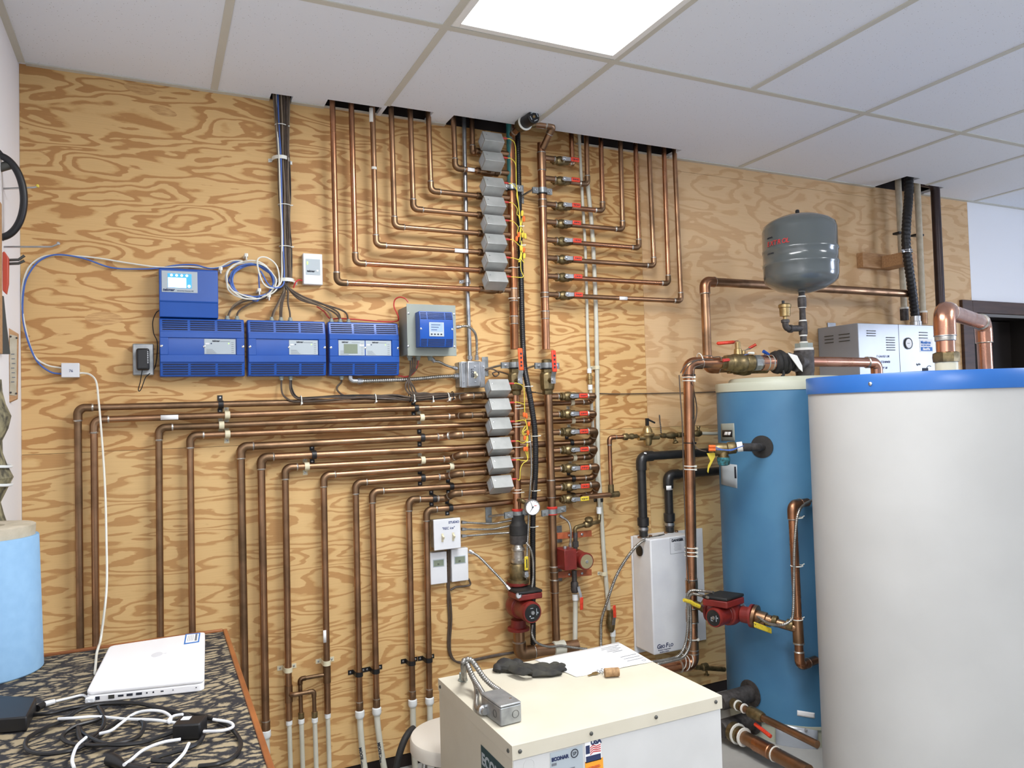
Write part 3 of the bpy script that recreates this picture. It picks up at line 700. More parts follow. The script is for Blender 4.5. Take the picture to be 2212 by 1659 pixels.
# ------------------------------------------------------------------ blue control boxes
def quad_box(px0, py0, px1, py1, d0, d1):
    """x0,x1,z0,z1 on the wall of a box whose front face spans the given pixels at distance d1"""
    a = W(px0, py0, d1); b = W(px1, py1, d1); return a.x, b.x, b.z, a.z
def louvers(m, x0, x1, z0, z1, y, cols, rows, gap=.10):
    w = (x1 - x0)/cols
    for c in range(cols):
        a = x0 + w*c + w*gap/2; b = x0 + w*(c + 1) - w*gap/2
        for r in range(rows):
            z = z0 + (z1 - z0)*(r + .5)/rows; h = (z1 - z0)/rows*.19
            m.box(a, b, y - .0012, y + .002, z - h, z + h)
def glands(rt, xs, z, y, mt='enclosure', up=1):
    for x in xs:
        m = M(); m.lathe(V(x, y, z), ZV*up, [(.009, 0), (.009, .006), (.0065, .007), (.0065, .014)], 10); m.build('cable_gland', mt, rt)
def controller(x0, x1, z0, z1, label, kind, d=.058):
    r = root('zone_controller', ((x0+x1)/2, -.0, z0))
    w = x1 - x0; h = z1 - z0
    zt = z1 - h*.23; zb = z0 + h*.24
    prof = [V(x0, -.001, z0), V(x0, -d*.80, z0), V(x0, -d*.86, z0 + h*.015), V(x0, -d, zb), V(x0, -d, zt), V(x0, -d*.82, z1 - h*.02), V(x0, -d*.76, z1), V(x0, -.001, z1)]
    m = M(); m.prism(prof, V(w, 0, 0)); m.build('housing', 'unit_blue', r, bevel=.003, seg=2, sharp=25)
    # louvers ride on the sloping top and bottom faces
    def slope(za, zbb, da, db, nm):
        m = M(); cw = w*.96/3
        for c in range(3):
            a = x0 + w*.02 + cw*c + cw*.05; b = x0 + w*.02 + cw*(c+1) - cw*.05
            for k in range(5):
                t = (k + .8)/5.6; z = za + (zbb - za)*t; y = -(da + (db - da)*t)
                m.box(a, b, y - .0022, y + .003, z - h*.008, z + h*.008)
        m.build(nm, 'slot', r)
    slope(zt, z1 - h*.02, d, d*.82, 'top_vents'); slope(zb, z0 + h*.015, d, d*.86, 'bottom_vents')
    hx0, hx1, hz0, hz1 = (x0 + w*.10, x0 + w*.90, z0 + h*.37, zt - h*.11) if kind < 2 else (x0 + w*.12, x0 + w*.89, z0 + h*.36, zt - h*.10)
    m = M(); fy = d + .0055; fa, fb, fz0, fz1 = x0 + .0015, x1 - .0015, zb + .001, zt - .001
    for q in ((fa, fb, hz1, fz1), (fa, fb, fz0, hz0), (fa, hx0, hz0, hz1), (hx1, fb, hz0, hz1)): m.box(q[0], q[1], -fy, -d + .001, q[2], q[3])
    m.build('front_frame', 'unit_blue', r, bevel=.0012)
    y = -d - .001
    def plate(a, b, lcd):
        m = M(); m.box(a, b, y - .0006, y + .001, hz0 + .003, hz1 - .003); p = m.build('display_panel', 'panel_grey', r)
        L_ = b - a; hh = hz1 - hz0
        text('tekmar', .0085, (a + L_*(.25 if not lcd else .12), y - .0008, hz1 - .0125), XV, ZV, 'ink', p, bold=.0004, shear=.2)
        m = M()
        for k in range(6): m.box(b - .014, b - .006, y - .0012, y, hz0 + .008 + k*hh*.12, hz0 + .0092 + k*hh*.12)
        for k in range(4): m.box(a + .006, a + L_*.38 - k*.004, y - .0012, y, hz0 + .006 + k*.0042, hz0 + .0070 + k*.0042)
        m.box(a + L_*.5, b - .018, y - .0012, y, hz1 - .012, hz1 - .0108)
        m.build('printed_text', 'grey_text', p)
        if lcd:
            m = M(); m.box(a + L_*.2, a + L_*.72, y - .0016, y, hz0 + .010, hz1 - .017); m.build('lcd', 'lcd', p)
            m = M(); m.box(a + L_*.80, a + L_*.97, y - .0013, y, hz1 - .024, hz1 - .018); m.build('badge', 'plastic_white', p)
        else:
            m = M(); m.box(a + .004, a + .016, y - .0013, y, hz1 - .022, hz1 - .017); m.build('badge', 'plastic_white', p)
            m = M(); m.lathe((b - L_*.22, y, hz1 - .0185), V(0, -1, 0), [(.0022, 0), (.0018, .001), (0, .0014)], 10); m.build('status_light', 'led_green', p)
            m = M(); m.lathe((a + L_*.22, y, hz1 - .019), V(0, -1, 0), [(.0026, 0), (.0022, .001), (0, .0012)], 10); m.build('button', 'decal_navy', p)
    if kind < 2: plate(hx0 + (hx1 - hx0)*.52, hx1 - .003, False)
    else:
        mid = (hx0 + hx1)/2; plate(hx0 + .003, mid - .002, True); plate(mid + .002, hx1 - .003, False)
    zs = (hz0 + hz1)/2
    for x in (x0 + .006, x1 - .006, hx0 + (hx1 - hx0)*(.52 if kind < 2 else .5)):
        m = M(); m.lathe((x, -d - (.005 if x < hx0 or x > hx1 else .0005), zs), V(0, -1, 0), [(.0045, 0), (.0042, .0016), (.002, .0026)], 10); m.build('screw', 'chrome', r)
    tag(r, label, 'controller', 'blue zone controllers'); return r
d_ = .058
bx = [quad_box(343, 684, 530, 812, 0, d_), quad_box(534, 690, 706, 812, 0, d_), quad_box(709, 695, 864, 811, 0, d_)]
z0c = sum(b[2] for b in bx)/3; z1c = sum(b[3] for b in bx)/3
bl = ['wide blue control box under the one with the lit screen', 'blue control box in the middle of the row of three', 'blue control box with a small grey lcd, right end of the row']
CT = [controller(b[0] + .001, b[1] - .001, z0c, z1c, l, k) for k, (b, l) in enumerate(zip(bx, bl))]
glands(CT[0], [W(491, 683, .03).x, W(512, 683, .03).x], z1c, -.028); glands(CT[1], [W(587, 688, .03).x, W(607, 688, .03).x, W(627, 688, .03).x], z1c, -.028)
glands(CT[2], [W(716, 692, .03).x, W(735, 693, .03).x, W(753, 694, .03).x], z1c, -.028)
glands(CT[1], [W(608, 815, .03).x, W(628, 815, .03).x], z0c, -.028, up=-1); glands(CT[2], [W(738, 815, .03).x], z0c, -.028, up=-1)
# gateway with the lit screen
a = W(343, 577, .065); b = W(472, 684, .065); z0g = z1c + .0015
r = root('gateway_panel', ((a.x + b.x)/2, 0, z0g))
m = M(); m.prism([V(a.x, -.001, z0g), V(a.x, -.058, z0g), V(a.x, -.063, z0g + (a.z - z0g)*.3), V(a.x, -.066, z0g + (a.z - z0g)*.32), V(a.x, -.066, a.z - .004), V(a.x, -.060, a.z), V(a.x, -.001, a.z)], V(b.x - a.x, 0, 0)); m.build('housing', 'unit_blue', r, bevel=.0025, sharp=25)
p0 = W(349, 584, .068); p1 = W(427, 633, .068); y = -.0675
m = M(); m.box(p0.x, p1.x, y, y + .003, p1.z, p0.z); pn = m.build('bezel', 'panel_grey', r)
s0 = W(362, 590, .069); s1 = W(414, 623, .069)
m = M(); m.box(s0.x, s1.x, y - .0008, y + .001, s1.z, s0.z); m.build('screen', 'screen_blue', pn)
m = M(); m.box(s0.x + .001, s1.x - .017, y - .0014, y, s1.z + .001, s0.z - .014)
for k in range(4): m.lathe((s0.x + .012 + k*.016, y - .0005, s0.z - .006), V(0, -1, 0), [(.0042, 0), (.0042, .0008)], 12)
m.lathe((s1.x - .008, y - .0005, s1.z + .007), V(0, -1, 0), [(.005, 0), (.005, .0008)], 12)
m.build('screen_tiles', 'screen', pn)
text('tekmar', .0125, (p0.x + .003, y - .0004, p1.z + .004), XV, ZV, 'decal_navy', pn, bold=.0005, shear=.2); text('tekmarNet Gateway 482', .0052, (p0.x + .047, y - .0004, p1.z + .004), XV, ZV, 'decal_navy', pn)
tag(r, 'square blue panel with a lit touch screen, above the row of blue boxes', 'control panel')
# grey enclosure with the small blue control
dE = .125
a = W(878, 656, dE); b = W(986.5, 769, dE)
r = root('control_enclosure', ((a.x + b.x)/2, 0, b.z))
m = M(); m.box(a.x + .006, b.x - .006, -dE + .003, -.001, b.z + .006, a.z - .006); m.build('enclosure_box', 'enclosure', r, bevel=.002)
m = M(); m.box(a.x, b.x, -dE, -dE + .003, b.z, a.z); cov = m.build('cover', 'enclosure', r, bevel=.001)
for px, py in ((882, 677), (981, 679), (882, 748), (982, 749)):
    q = W(px, py, dE); m = M(); m.lathe(q, V(0, -1, 0), [(.0048, 0), (.0044, .0016), (.002, .0028)], 10); m.build('screw', 'steel', cov)
for x in (W(885, 770, .07).x, W(903, 770, .07).x, W(925, 770, .05).x): m = M(); m.lathe(V(x, -.07, b.z + .006), -ZV, [(.011, 0), (.011, .01), (.008, .011), (.008, .02)], 10); m.build('cable_gland', 'enclosure', r)
tag(r, 'grey metal enclosure carrying the small blue control', 'enclosure')
d2 = dE + .052; a = W(906, 671.5, d2); b = W(980.5, 749.5, d2)
r = root('boiler_control', ((a.x + b.x)/2, -dE, b.z)); h = a.z - b.z; w = b.x - a.x
m = M(); m.prism([V(a.x, -dE - .0005, b.z), V(a.x, -d2 + .008, b.z), V(a.x, -d2, b.z + h*.24), V(a.x, -d2, a.z - h*.24), V(a.x, -d2 + .008, a.z), V(a.x, -dE - .0005, a.z)], V(w, 0, 0)); m.build('housing', 'unit_blue', r, bevel=.002, sharp=25)
for nm, za, zb_, da, db in (('top_vents', a.z - h*.23, a.z - h*.02, d2, d2 - .0075), ('bottom_vents', b.z + h*.23, b.z + h*.02, d2, d2 - .0075)):
    m = M()
    for c0, c1 in ((.03, .21), (.24, .74), (.77, .97)):
        for k in range(5):
            t = (k + .5)/5; z = za + (zb_ - za)*t; yy = -(da + (db - da)*t); m.box(a.x + w*c0, a.x + w*c1, yy - .0015, yy + .003, z - h*.009, z + h*.009)
    m.build(nm, 'slot', r)
m = M(); m.box(a.x + w*.27, a.x + w*.71, -d2 - .002, -d2 + .001, b.z + h*.29, a.z - h*.31); pn = m.build('display_panel', 'panel_grey', r, bevel=.0008)
m = M(); m.box(a.x + w*.31, a.x + w*.67, -d2 - .0026, -d2, b.z + h*.43, a.z - h*.335); m.build('lcd', 'lcd_blue', pn)
m = M()
for k in range(4): m.box(a.x + w*(.315 + .095*k), a.x + w*(.365 + .095*k), -d2 - .003, -d2, b.z + h*.335, b.z + h*.37)
for k in range(3): m.box(a.x + w*.33, a.x + w*(.5 + .05*k), -d2 - .0030, -d2 - .0026, b.z + h*(.47 + .07*k), b.z + h*(.485 + .07*k))
m.build('buttons', 'ink', pn)
for x in (a.x + .005, b.x - .005):
    m = M(); m.lathe((x, -d2, (a.z + b.z)/2), V(0, -1, 0), [(.0038, 0), (.0034, .0014), (.002, .002)], 10); m.build('screw', 'chrome', r)
tag(r, 'small blue control with lcd and four buttons on the grey enclosure', 'controller')

# ------------------------------------------------------------------ small wall boxes
def wall_box(name, px, d, mt, bev=.003):
    a = W(px[0], px[1], d); b = W(px[2], px[3], d)
    r = root(name, ((a.x + b.x)/2, 0, b.z)); m = M(); m.box(a.x, b.x, -d, -.0005, b.z, a.z); m.build('housing', mt, r, bevel=bev, seg=3); return r, a, b
r, a, b = wall_box('thermostat_module', (654.5, 546.5, 697.5, 615.5), .03, 'plastic_white')
w = b.x - a.x; h = a.z - b.z
m = M(); m.box(a.x + w*.13, b.x - w*.13, -.031, -.029, b.z + h*.31, a.z - h*.18); fp = m.build('face_plate', 'panel_grey', r)
m = M(); m.box(a.x + w*.18, a.x + w*.25, -.0318, -.030, a.z - h*.32, a.z - h*.27); m.box(a.x + w*.18, a.x + w*.25, -.0318, -.030, a.z - h*.36, a.z - h*.335); m.build('status_lights', 'led_green', fp)
m = M(); m.box(a.x + w*.67, a.x + w*.78, -.0325, -.030, b.z + h*.42, b.z + h*.48); m.build('button', 'plastic_white', fp)
text('tekmar', .010, (a.x + w*.18, -.0315, b.z + h*.40), XV, ZV, 'ink', fp, bold=.0005, shear=.2)
tag(r, 'small white wall module with two green lights and grey face', 'wall module')
r, a, b = wall_box('network_jack', (132, 784, 171.5, 815), .028, 'plastic_white', .002)
text('76', .012, ((a.x + b.x)/2 - .004, -.0285, a.z - .03), XV, ZV, 'ink_blue', r)
tag(r, 'small white surface jack where the blue and white cables end', 'wall jack')
r, a, b = wall_box('power_outlet', (286, 742, 332.5, 810.5), .03, 'galv', .004)
tag(r, 'grey metal outlet box behind the black plug-in adapter', 'outlet')
a = W(294, 752, .075); b = W(323, 799, .075)
r = root('power_adapter', ((a.x + b.x)/2, -.03, b.z)); m = M(); m.box(a.x, b.x, -.076, -.0305, b.z, a.z); m.build('adapter_body', 'black', r, bevel=.007, seg=4)
m = M()
for k in range(7): m.box(b.x - .006, b.x - .003, -.077, -.075, a.z - .014 - k*.006, a.z - .011 - k*.006)
m.build('ribs', 'plastic_white', r)
c = W(307, 800, .06); m = M(); m.tube(cr([c, W(303, 825, .045), W(299, 840, .03), W(301, 845, .028), W(306, 838, .03), W(314, 816, .035), W(322, 808, .03), W(336, 790, .02), W(340, 742, .02), W(332, 720, .015), (W(330, 695, .015)), W(337, 676, .02), W(345, 670, .03)], 6), .0017, 6); m.build('cord', 'black', r)
tag(r, 'black plug-in power adapter on the grey metal outlet', 'power adapter')
# galvanised switch box
r, a, b = wall_box('switch_box', (992, 782, 1046, 836), .05, 'galv', .003)
m = M(); a2 = W(996, 781, .055); b2 = W(1048.5, 837, .055); m.box(a2.x, b2.x, -.055, -.0505, b2.z, a2.z); pl = m.build('cover_plate', 'steel', r, bevel=.004, seg=3)
a3 = W(1009.5, 779.5, .075); b3 = W(1039.5, 835.5, .075); m = M(); m.box(a3.x, b3.x, -.075, -.055, b3.z, a3.z); m.build('raised_cover', 'steel', pl, bevel=.005, seg=3)
q = W(1027, 810, .078); m = M(); m.box(q.x - .005, q.x + .005, -.076, -.074, q.z - .014, q.z + .014); m.ob(q + V(0, -.008, -.004), V(.003, 0, 0), V(0, .009, -.005), V(0, .003, .005)); m.build('toggle', 'plastic_cream', pl)
text('LOSS', .016, q + V(-.017, .0018, .026), -ZV, XV, 'ink', pl, bold=.0004); text('HI', .014, q + V(-.008, .0018, .006), -ZV, XV, 'ink', pl, bold=.0004)
for px, py in ((1026, 792), (1026.5, 825), (1000, 786), (1002, 826), (1044, 792)):
    q = W(px, py, .076 if 1010 < px < 1040 else .056); m = M(); m.lathe(q, V(0, -1, 0), [(.004, 0), (.0036, .0014), (.001, .002)], 8); m.build('screw', 'chrome', pl)
tag(r, 'shiny steel switch box with a toggle and handwriting', 'switch')
# white two gang switch
a = W(936, 1123, .062); b = W(995.7, 1183.5, .062)
r = root('light_switch', ((a.x + b.x)/2, 0, b.z)); m = M(); m.box(a.x + .006, b.x - .006, -.058, -.0005, b.z + .006, a.z - .006); m.build('box', 'galv', r, bevel=.003)
m = M(); m.box(a.x, b.x, -.064, -.058, b.z, a.z); pl = m.build('switch_plate', 'plastic_white', r, bevel=.003, seg=3); w = b.x - a.x; h = a.z - b.z
for fx in (.31, .71):
    x = a.x + w*fx; z = b.z + h*.4; m = M(); m.box(x - .004, x + .004, -.0665, -.063, z - .016, z + .016); m.ob((x, -.0705, z + .003), (.0035, 0, 0), (0, .008, .004), (0, -.003, .005)); m.build('toggle', 'plastic_cream', pl)
text('STUDIO', .0125, (a.x + w*.55, -.0643, a.z - .02), XV, ZV, 'ink_blue', pl, bold=.0004); text('"REC ice"', .0135, (a.x + w*.30, -.0643, a.z - .042), XV, ZV, 'ink_blue', pl, bold=.0002, shear=.15)
tag(r, 'white double toggle switch plate with STUDIO handwritten on it', 'switch')
for k, (px, lab) in enumerate((((929, 1195, 966.5, 1259), 'white digital thermostat, left of the two below the switch plate'), ((975, 1187, 1012.5, 1253), 'white digital thermostat, right of the two below the switch plate'))):
    r, a, b = wall_box('thermostat', px, .03, 'plastic_white', .002); w = b.x - a.x; h = a.z - b.z
    m = M(); m.box(a.x + w*.16, b.x - w*.16, -.0312, -.029, a.z - h*.46, a.z - h*.22); bz = m.build('bezel', 'panel_grey', r, bevel=.0006)
    m = M(); m.box(a.x + w*.20, b.x - w*.21, -.0318, -.030, a.z - h*.435, a.z - h*.245); m.build('lcd', 'lcd', bz)
    text('68' if k else '70', .009, (a.x + w*.40, -.0322, a.z - h*.40), XV, ZV, 'ink', bz)
    tag(r, lab, 'thermostat', 'white digital thermostats')

# ------------------------------------------------------------------ conduit and flexible conduit
m = M(); m.tube([W(1002.4, 250, .026) + ZV*.1, W(1009, 614, .026), W(1015, 779, .026)], .0092, 12); o = m.build('steel_conduit', 'conduit'); tag(o, 'straight grey steel conduit running down behind the copper pipes', 'conduit')
m = M(); q = W(1015, 776, .026); m.lathe(q, ZV, [(.012, 0), (.012, .012), (.0095, .014)], 8); m.build('connector', 'steel', o)
q = W(1009, 607, .026); strap_o = strap(q, ZV, .0092, 'steel', 'small steel strap on the grey conduit', wide=.014, tab=.014)
def flexc(pts, r, label, mt='flex', ends=(1, 1), pitch=.007, sm=True, cat='flexible conduit'):
    P = cr(pts, 8) if sm else pts; m = M(); m.flex(P, r, pitch); o = m.build('flexible_conduit', mt, sharp=60); tag(o, label, cat)
    for e, (p, q) in zip(ends, ((P[0], P[1]), (P[-1], P[-2]))):
        if e: m = M(); m.lathe(p - (p - q)*0, (q - p), [(r*1.5, 0), (r*1.5, .012), (r*1.25, .013), (r*1.25, .02)], 8); m.build('connector', 'steel', o)
    return o
flexc(pp((985.6, 706.7, .06), (1009, 705, .075), (1023.6, 715.7, .07), (1029, 731, .055), (1030, 755, .045), (1030, 778, .04)), .0055, 'thin metal flex looping from the enclosure side to the switch box')
flexc(pp((932, 774, .06), (938, 780, .06), (949, 782, .06), (965.7, 790, .045), (987, 796, .035)), .0055, 'thin metal flex from under the enclosure to the switch box')
o = flexc(pp((772, 823.5, .03), (800, 823, .032), (842, 821.5, .034), (897, 818.8, .034), (951, 814, .03), (990, 812.5, .03)), .0085, 'thick metal flex running under the blue boxes to the switch box', pitch=.0085)
m = M(); m.tube(fil(pp((756.5, 808, .03), (757, 823, .03), (775, 823.5, .03)), .012), .0095, 12); m.build('elbow_connector', 'steel', o)
for k, (ya, yb, yc) in enumerate(((1128, 1131, 1123), (1143, 1143, 1134), (1158, 1153, 1150))):
    flexc(pp((997, ya, .045), (1030, (ya+yb)/2 + .5, .04), (1065, yb, .04), (1088, (yb+yc)/2, .045), (1112, yc, .06)), .0048, 'thin metal flex right of the switch plate, ' + ('upper', 'middle', 'lower')[k] + ' of three', ends=(1, 0))
o = flexc(pp((1013, 1190, .03), (1033.7, 1202, .05), (1060.8, 1229, .08), (1088, 1258, .11), (1101, 1274, .13)), .0055, 'metal flex slanting from the thermostat to the large red pump')
flexc(pp((1143, 938, .118), (1146, 958, .12), (1147, 978, .12), (1148, 1012, .12), (1145.5, 1053, .115), (1142.5, 1085, .10), (1141.5, 1126, .09), (1139.8, 1167, .10), (1138, 1215, .11), (1137, 1250, .10)), .0045, 'metal flex hanging beside the black hose behind the gauge', ends=(0, 0))
flexc(pp((1136.6, 1172, .11), (1145.5, 1185, .12), (1151, 1208, .12), (1151.5, 1247, .12), (1149, 1272, .125)), .0055, 'short metal flex dropping into the top of the large red pump', ends=(0, 0))
flexc(pp((1209, 1113.5, .08), (1227, 1126.5, .09), (1232.6, 1142.8, .10), (1233, 1160, .10), (1231, 1183, .095)), .0048, 'metal flex curving down to the small red pump')
# ------------------------------------------------------------------ cables
def cable(pts, r, mt, label, group=None, cat='cable', name='cable', k=6, n=6):
    m = M(); m.tube(cr(pts, k), r, n); o = m.build(name, mt); return tag(o, label, cat, group)
TR = [(589, 604.5), (593, 606.5), (597, 608.5), (602, 610.5), (607, 612.5), (611, 614.5), (616, 617.5), (621, 620.5), (625, 623), (600, 609.5), (613, 616), (605, 611.5)]
rnd = random.Random(3)
def trunk(i, d):
    x0, x1 = TR[i]; w1, w2, w3 = [rnd.uniform(-2.2, 2.2) for _ in range(3)]
    a = W(x0, 205, d); a.z = H + .1
    f = lambda y, w: W(x0 + (x1 - x0)*min(1, (y - 205)/230)**.6 + (y - 430)*.02*0 + w + max(0, y - 344)*.018, y, d)
    return [a, f(215, 0), f(272, w1*.3), f(343, w2*.5), f(410, w1), f(445, w3*.5), f(500, w2), f(535, w3*.3), f(570, w1*.4), f(604, 0)]
fans = [((492, 690), [(560, 640), (530, 645), (503, 662)]), ((490, 690), [(556, 644), (525, 652), (500, 668)]), ((511, 690), [(566, 646), (540, 656), (516, 672)]), ((586, 692), [(612, 630), (600, 655), (590, 675)]), ((588, 692), [(612, 632), (602, 655), (592, 675)]),
        ((606, 692), [(612, 635), (607, 655), (605, 675)]), ((608, 692), [(615, 635), (610, 655), (608, 675)]), ((627, 692), [(622, 630), (622, 655), (626, 675)]), ((717, 696), [(650, 642), (684, 657), (712, 676)]), ((735, 697), [(655, 641), (695, 656), (730, 675)]), ((752, 698), [(652, 645), (700, 658), (745, 674)]), ((736, 698), [(646, 646), (690, 660), (726, 678)])]
gl = ['brown cable from the ceiling bundle fanning left to the wide blue box', 'brown cable from the ceiling bundle dropping into the middle blue box', 'brown cable from the ceiling bundle fanning right to the third blue box']
gg = ['cables fanning to the first blue box', 'cables fanning to the middle blue box', 'cables fanning to the third blue box']
for i, (e, mids) in enumerate(fans):
    d = (.026, .034, .020)[i % 3] + .003*(i % 2)
    g = 0 if i < 3 else (1 if i < 8 else 2)
    P = trunk(i, d) + [W(616 + (i - 6)*.8, 618, d)] + [W(x, y, .032) for x, y in mids] + [W(e[0], e[1], .028)]
    cable(P, .0036, 'cable_brown' if i % 4 else 'cable_tan', gl[g], gg[g])
m = M()
for i in range(5): m.tube(cr([W(597 + i*6, 207, .016) + ZV*.08] + [W(599 + i*5.2 + (y - 210)*.025 + rnd.uniform(-2, 2), y, .013 + .004*(i % 2)) for y in (230, 290, 350, 420, 480, 540, 604)], 5), .0036, 6)
o = m.build('cable', 'black'); tag(o, 'dark cables at the back of the ceiling cable bundle', 'cable')
for px, py, lab in ((607, 271, 'white zip tie on the cable bundle near the ceiling'), (614, 443, 'white zip tie halfway down the cable bundle'), (616, 533, 'white zip tie on the cable bundle above the coil')):
    q = W(px, py, .025); m = M(); m.torus(q, ZV, .0215, .0016, 24, 6); m.tube([q + V(.02, -.004, 0), q + V(.031, -.004, .001)], .0022, 6); o = m.build('zip_tie', 'tie_white'); o.scale = (1, .85, 1); tag(o, lab, 'zip tie', 'zip ties')
def saddle(px, py, lab):
    q = W(px, py, .02); m = M(); P = [V(q.x - .043, -.0015, q.z - .006), V(q.x - .031, -.002, q.z - .004)] + [V(q.x - .03*math.cos(PI*k/10), -.006 - .04*math.sin(PI*k/10), q.z) for k in range(11)] + [V(q.x + .031, -.002, q.z - .004), V(q.x + .043, -.0015, q.z - .006)]
    m.ribbon(P, V(0, 0, .013), .003); o = m.build('cable_clamp', 'tie_white'); tag(o, lab, 'cable clamp')
    for s in (-1, 1): m = M(); m.lathe((q.x + s*.037, -.003, q.z - .005), V(0, -1, 0), [(.0045, 0), (.004, .0016), (.001, .0024)], 8); m.build('screw', 'steel', o)
saddle(607, 343, 'white saddle clamp on the cable bundle near the ceiling'); saddle(618, 606, 'white saddle clamp where the cable bundle fans out')
# blue and white network cables with their coil
def coil(c0, rx, rz, d0, turns, ph, rr, seed):
    rn = random.Random(seed); out = []; n = int(turns*14)
    for k in range(n + 1):
        t = ph + 2*PI*k/14; s = 1 + rn.uniform(-.05, .05) - .10*math.sin(k/n*PI); out.append(V(c0.x + math.cos(t)*rx*s, -d0 - .006*math.sin(k*1.7) - .005*(k/n), c0.z + math.sin(t)*rz*s))
    return out
cc = W(543, 604, .04)
lead_w = pp((134, 795, .012), (100, 788, .01), (72, 765, .008), (53, 700, .012), (47, 640, .01), (58, 585, .012), (85, 558, .01), (120, 551, .012), (200, 556, .01), (270, 567, .01), (343, 577, .012), (400, 576, .012), (455, 579, .012), (476, 576, .016), (500, 564, .025))
lead_b = pp((134, 808, .012), (108, 803, .01), (80, 780, .008), (60, 735, .012), (49, 680, .012), (52, 620, .014), (66, 585, .012), (90, 560, .012), (125, 550, .014), (180, 558, .012), (240, 578, .01), (300, 581, .012), (345, 579, .012), (380, 573, .012), (420, 572, .014), (455, 580, .014), (490, 574, .018), (508, 566, .03))
pw = lead_w + coil(cc, .090, .072, .035, 2.5, 1.9, 0, 4) + pp((570, 640, .05), (590, 632, .05), (603, 612, .045), (598, 575, .045), (575, 556, .05), (556, 562, .052), (563, 600, .055), (575, 618, .055), (592, 622, .05), (606, 612, .045), (609, 590, .04), (609, 560, .038)) + pp((609, 500, .04), (606, 440, .04), (603, 345, .044), (598, 260, .034)) + [W(596, 205, .03) + ZV*.06]
cable(pw, .0028, 'cable_white', 'white network cable looping from the jack through the wall coil', k=5, name='network_cable', cat='cable')
pb = lead_b + coil(cc + V(.006, 0, -.004), .080, .064, .030, 4.5, 1.8, 0, 9) + pp((560, 585, .045), (580, 615, .05), (598, 622, .05), (612, 614, .045), (614, 590, .038), (612, 540, .038), (609, 445, .038), (607, 345, .043), (602, 260, .033)) + [W(600, 205, .03) + ZV*.06]
cable(pb, .0028, 'cable_blue', 'blue network cable looping from the jack through the wall coil', k=5, name='network_cable', cat='cable')
for px, py, lab in ((531, 553, 'clear clip at the top of the cable coil'), (559, 628, 'clear clip at the bottom of the cable coil'), (476, 582, 'clear clip beside the corner of the lit blue panel'), (580, 640, 'white clip below the cable coil')):
    q = W(px, py, .03); m = M(); m.box(q.x - .006, q.x + .006, -.05, -.0005, q.z - .006, q.z + .006); m.box(q.x - .002, q.x + .002, -.052, -.04, q.z - .018, q.z + .006); o = m.build('cable_clip', 'tape', bevel=.001); tag(o, lab, 'cable clip')
# red wires
cable(pp((652, 606, .02), (645, 605, .03), (638, 611, .035), (634, 622, .03)), .003, 'wire_red', 'short red wire between the wall module and the bundle')
cable(pp((684, 662, .02), (700, 673, .02), (713, 688, .018), (735, 688, .014), (780, 691, .012), (830, 695, .012), (856, 694, .02), (861, 688, .04), (858, 678, .045), (851, 662, .04), (853, 648, .045), (863, 642, .06), (875, 645, .075), (882, 653, .08)), .0026, 'wire_red', 'red wire looping over the corner of the grey enclosure')
cable(pp((860, 811, .02), (875, 814, .03), (890, 809, .05), (900, 795, .065), (904, 776, .07)), .003, 'wire_red', 'red wire curving up under the grey enclosure')
# brown wires under the boxes and along the top copper run
for k, (P, lab) in enumerate(((pp((608, 816, .028), (608, 840, .03), (613, 855, .04), (630, 866, .05), (655, 867, .055), (700, 865, .055), (760, 860, .055), (830, 857, .055), (885, 862, .058), (940, 858, .055), (1000, 853, .04), (1060, 850, .03)), 'brown cable from the left gland under the middle blue box'),
                 (pp((627, 816, .028), (627, 840, .03), (636, 857, .045), (655, 862, .055), (710, 858, .058), (780, 858, .055), (850, 853, .055), (890, 858, .06), (950, 853, .055), (1010, 849, .04), (1060, 847, .03)), 'brown cable from the right gland under the middle blue box'),
                 (pp((629, 816, .024), (630, 838, .026), (642, 858, .035), (670, 859, .045), (730, 855, .05), (800, 854, .05), (870, 857, .05), (930, 862, .05), (1000, 856, .035), (1060, 852, .03)), 'dark brown cable beside the right gland of the middle blue box'),
                 (pp((738, 818, .028), (737, 826, .02), (728, 836, .015), (731, 846, .02), (745, 855, .04), (770, 858, .05), (850, 862, .055), (905, 865, .05), (960, 853, .04), (1050, 849, .03)), 'thin brown cable under the third blue box'))):
    cable(P, .0034, 'cable_brown' if k != 2 else 'black_soft', lab)
for k in range(4):
    cable(pp((886 + k*5, 772, .07), (887 + k*4.5, 795, .065), (884 - k*0, 815, .05), (876 + k*6, 832 + k*1.5, .05), (880 + k*7, 846 + k, .05), (897 + k*8, 855 - k*2, .055), (940 + k*6, 850 + k*2, .05), (990 + k*4, 850 + k, .04), (1060, 848 + k*1.3, .03)), .0034, 'cable_brown', 'brown cable dropping from the enclosure behind the thick flex', 'cables under the grey enclosure')
for px, py, mt, lab in ((650, 865, 'tie_white', 'white tie at the left end of the brown wire bundle'), (810, 861, 'tie_white', 'white tie on the brown wire bundle below the third blue box'), (885, 859, 'black', 'black tie on the brown wire bundle below the enclosure'), (893, 860, 'tie_white', 'white tie just right of the black tie on the wire bundle'), (933, 861, 'tie_white', 'white tie on the brown wire bundle under the flex'), (967, 858, 'tie_white', 'white tie near the right end of the brown wire bundle'), (977, 855, 'black', 'black tie at the right end of the brown wire bundle')):
    q = W(px, py, .045); m = M(); m.torus(q, XV, .017, .0018, 20, 6); m.box(q.x - .003, q.x + .003, q.y - .021, q.y - .014, q.z - .014, q.z - .007); o = m.build('zip_tie', mt); tag(o, lab, 'zip tie', 'zip ties')
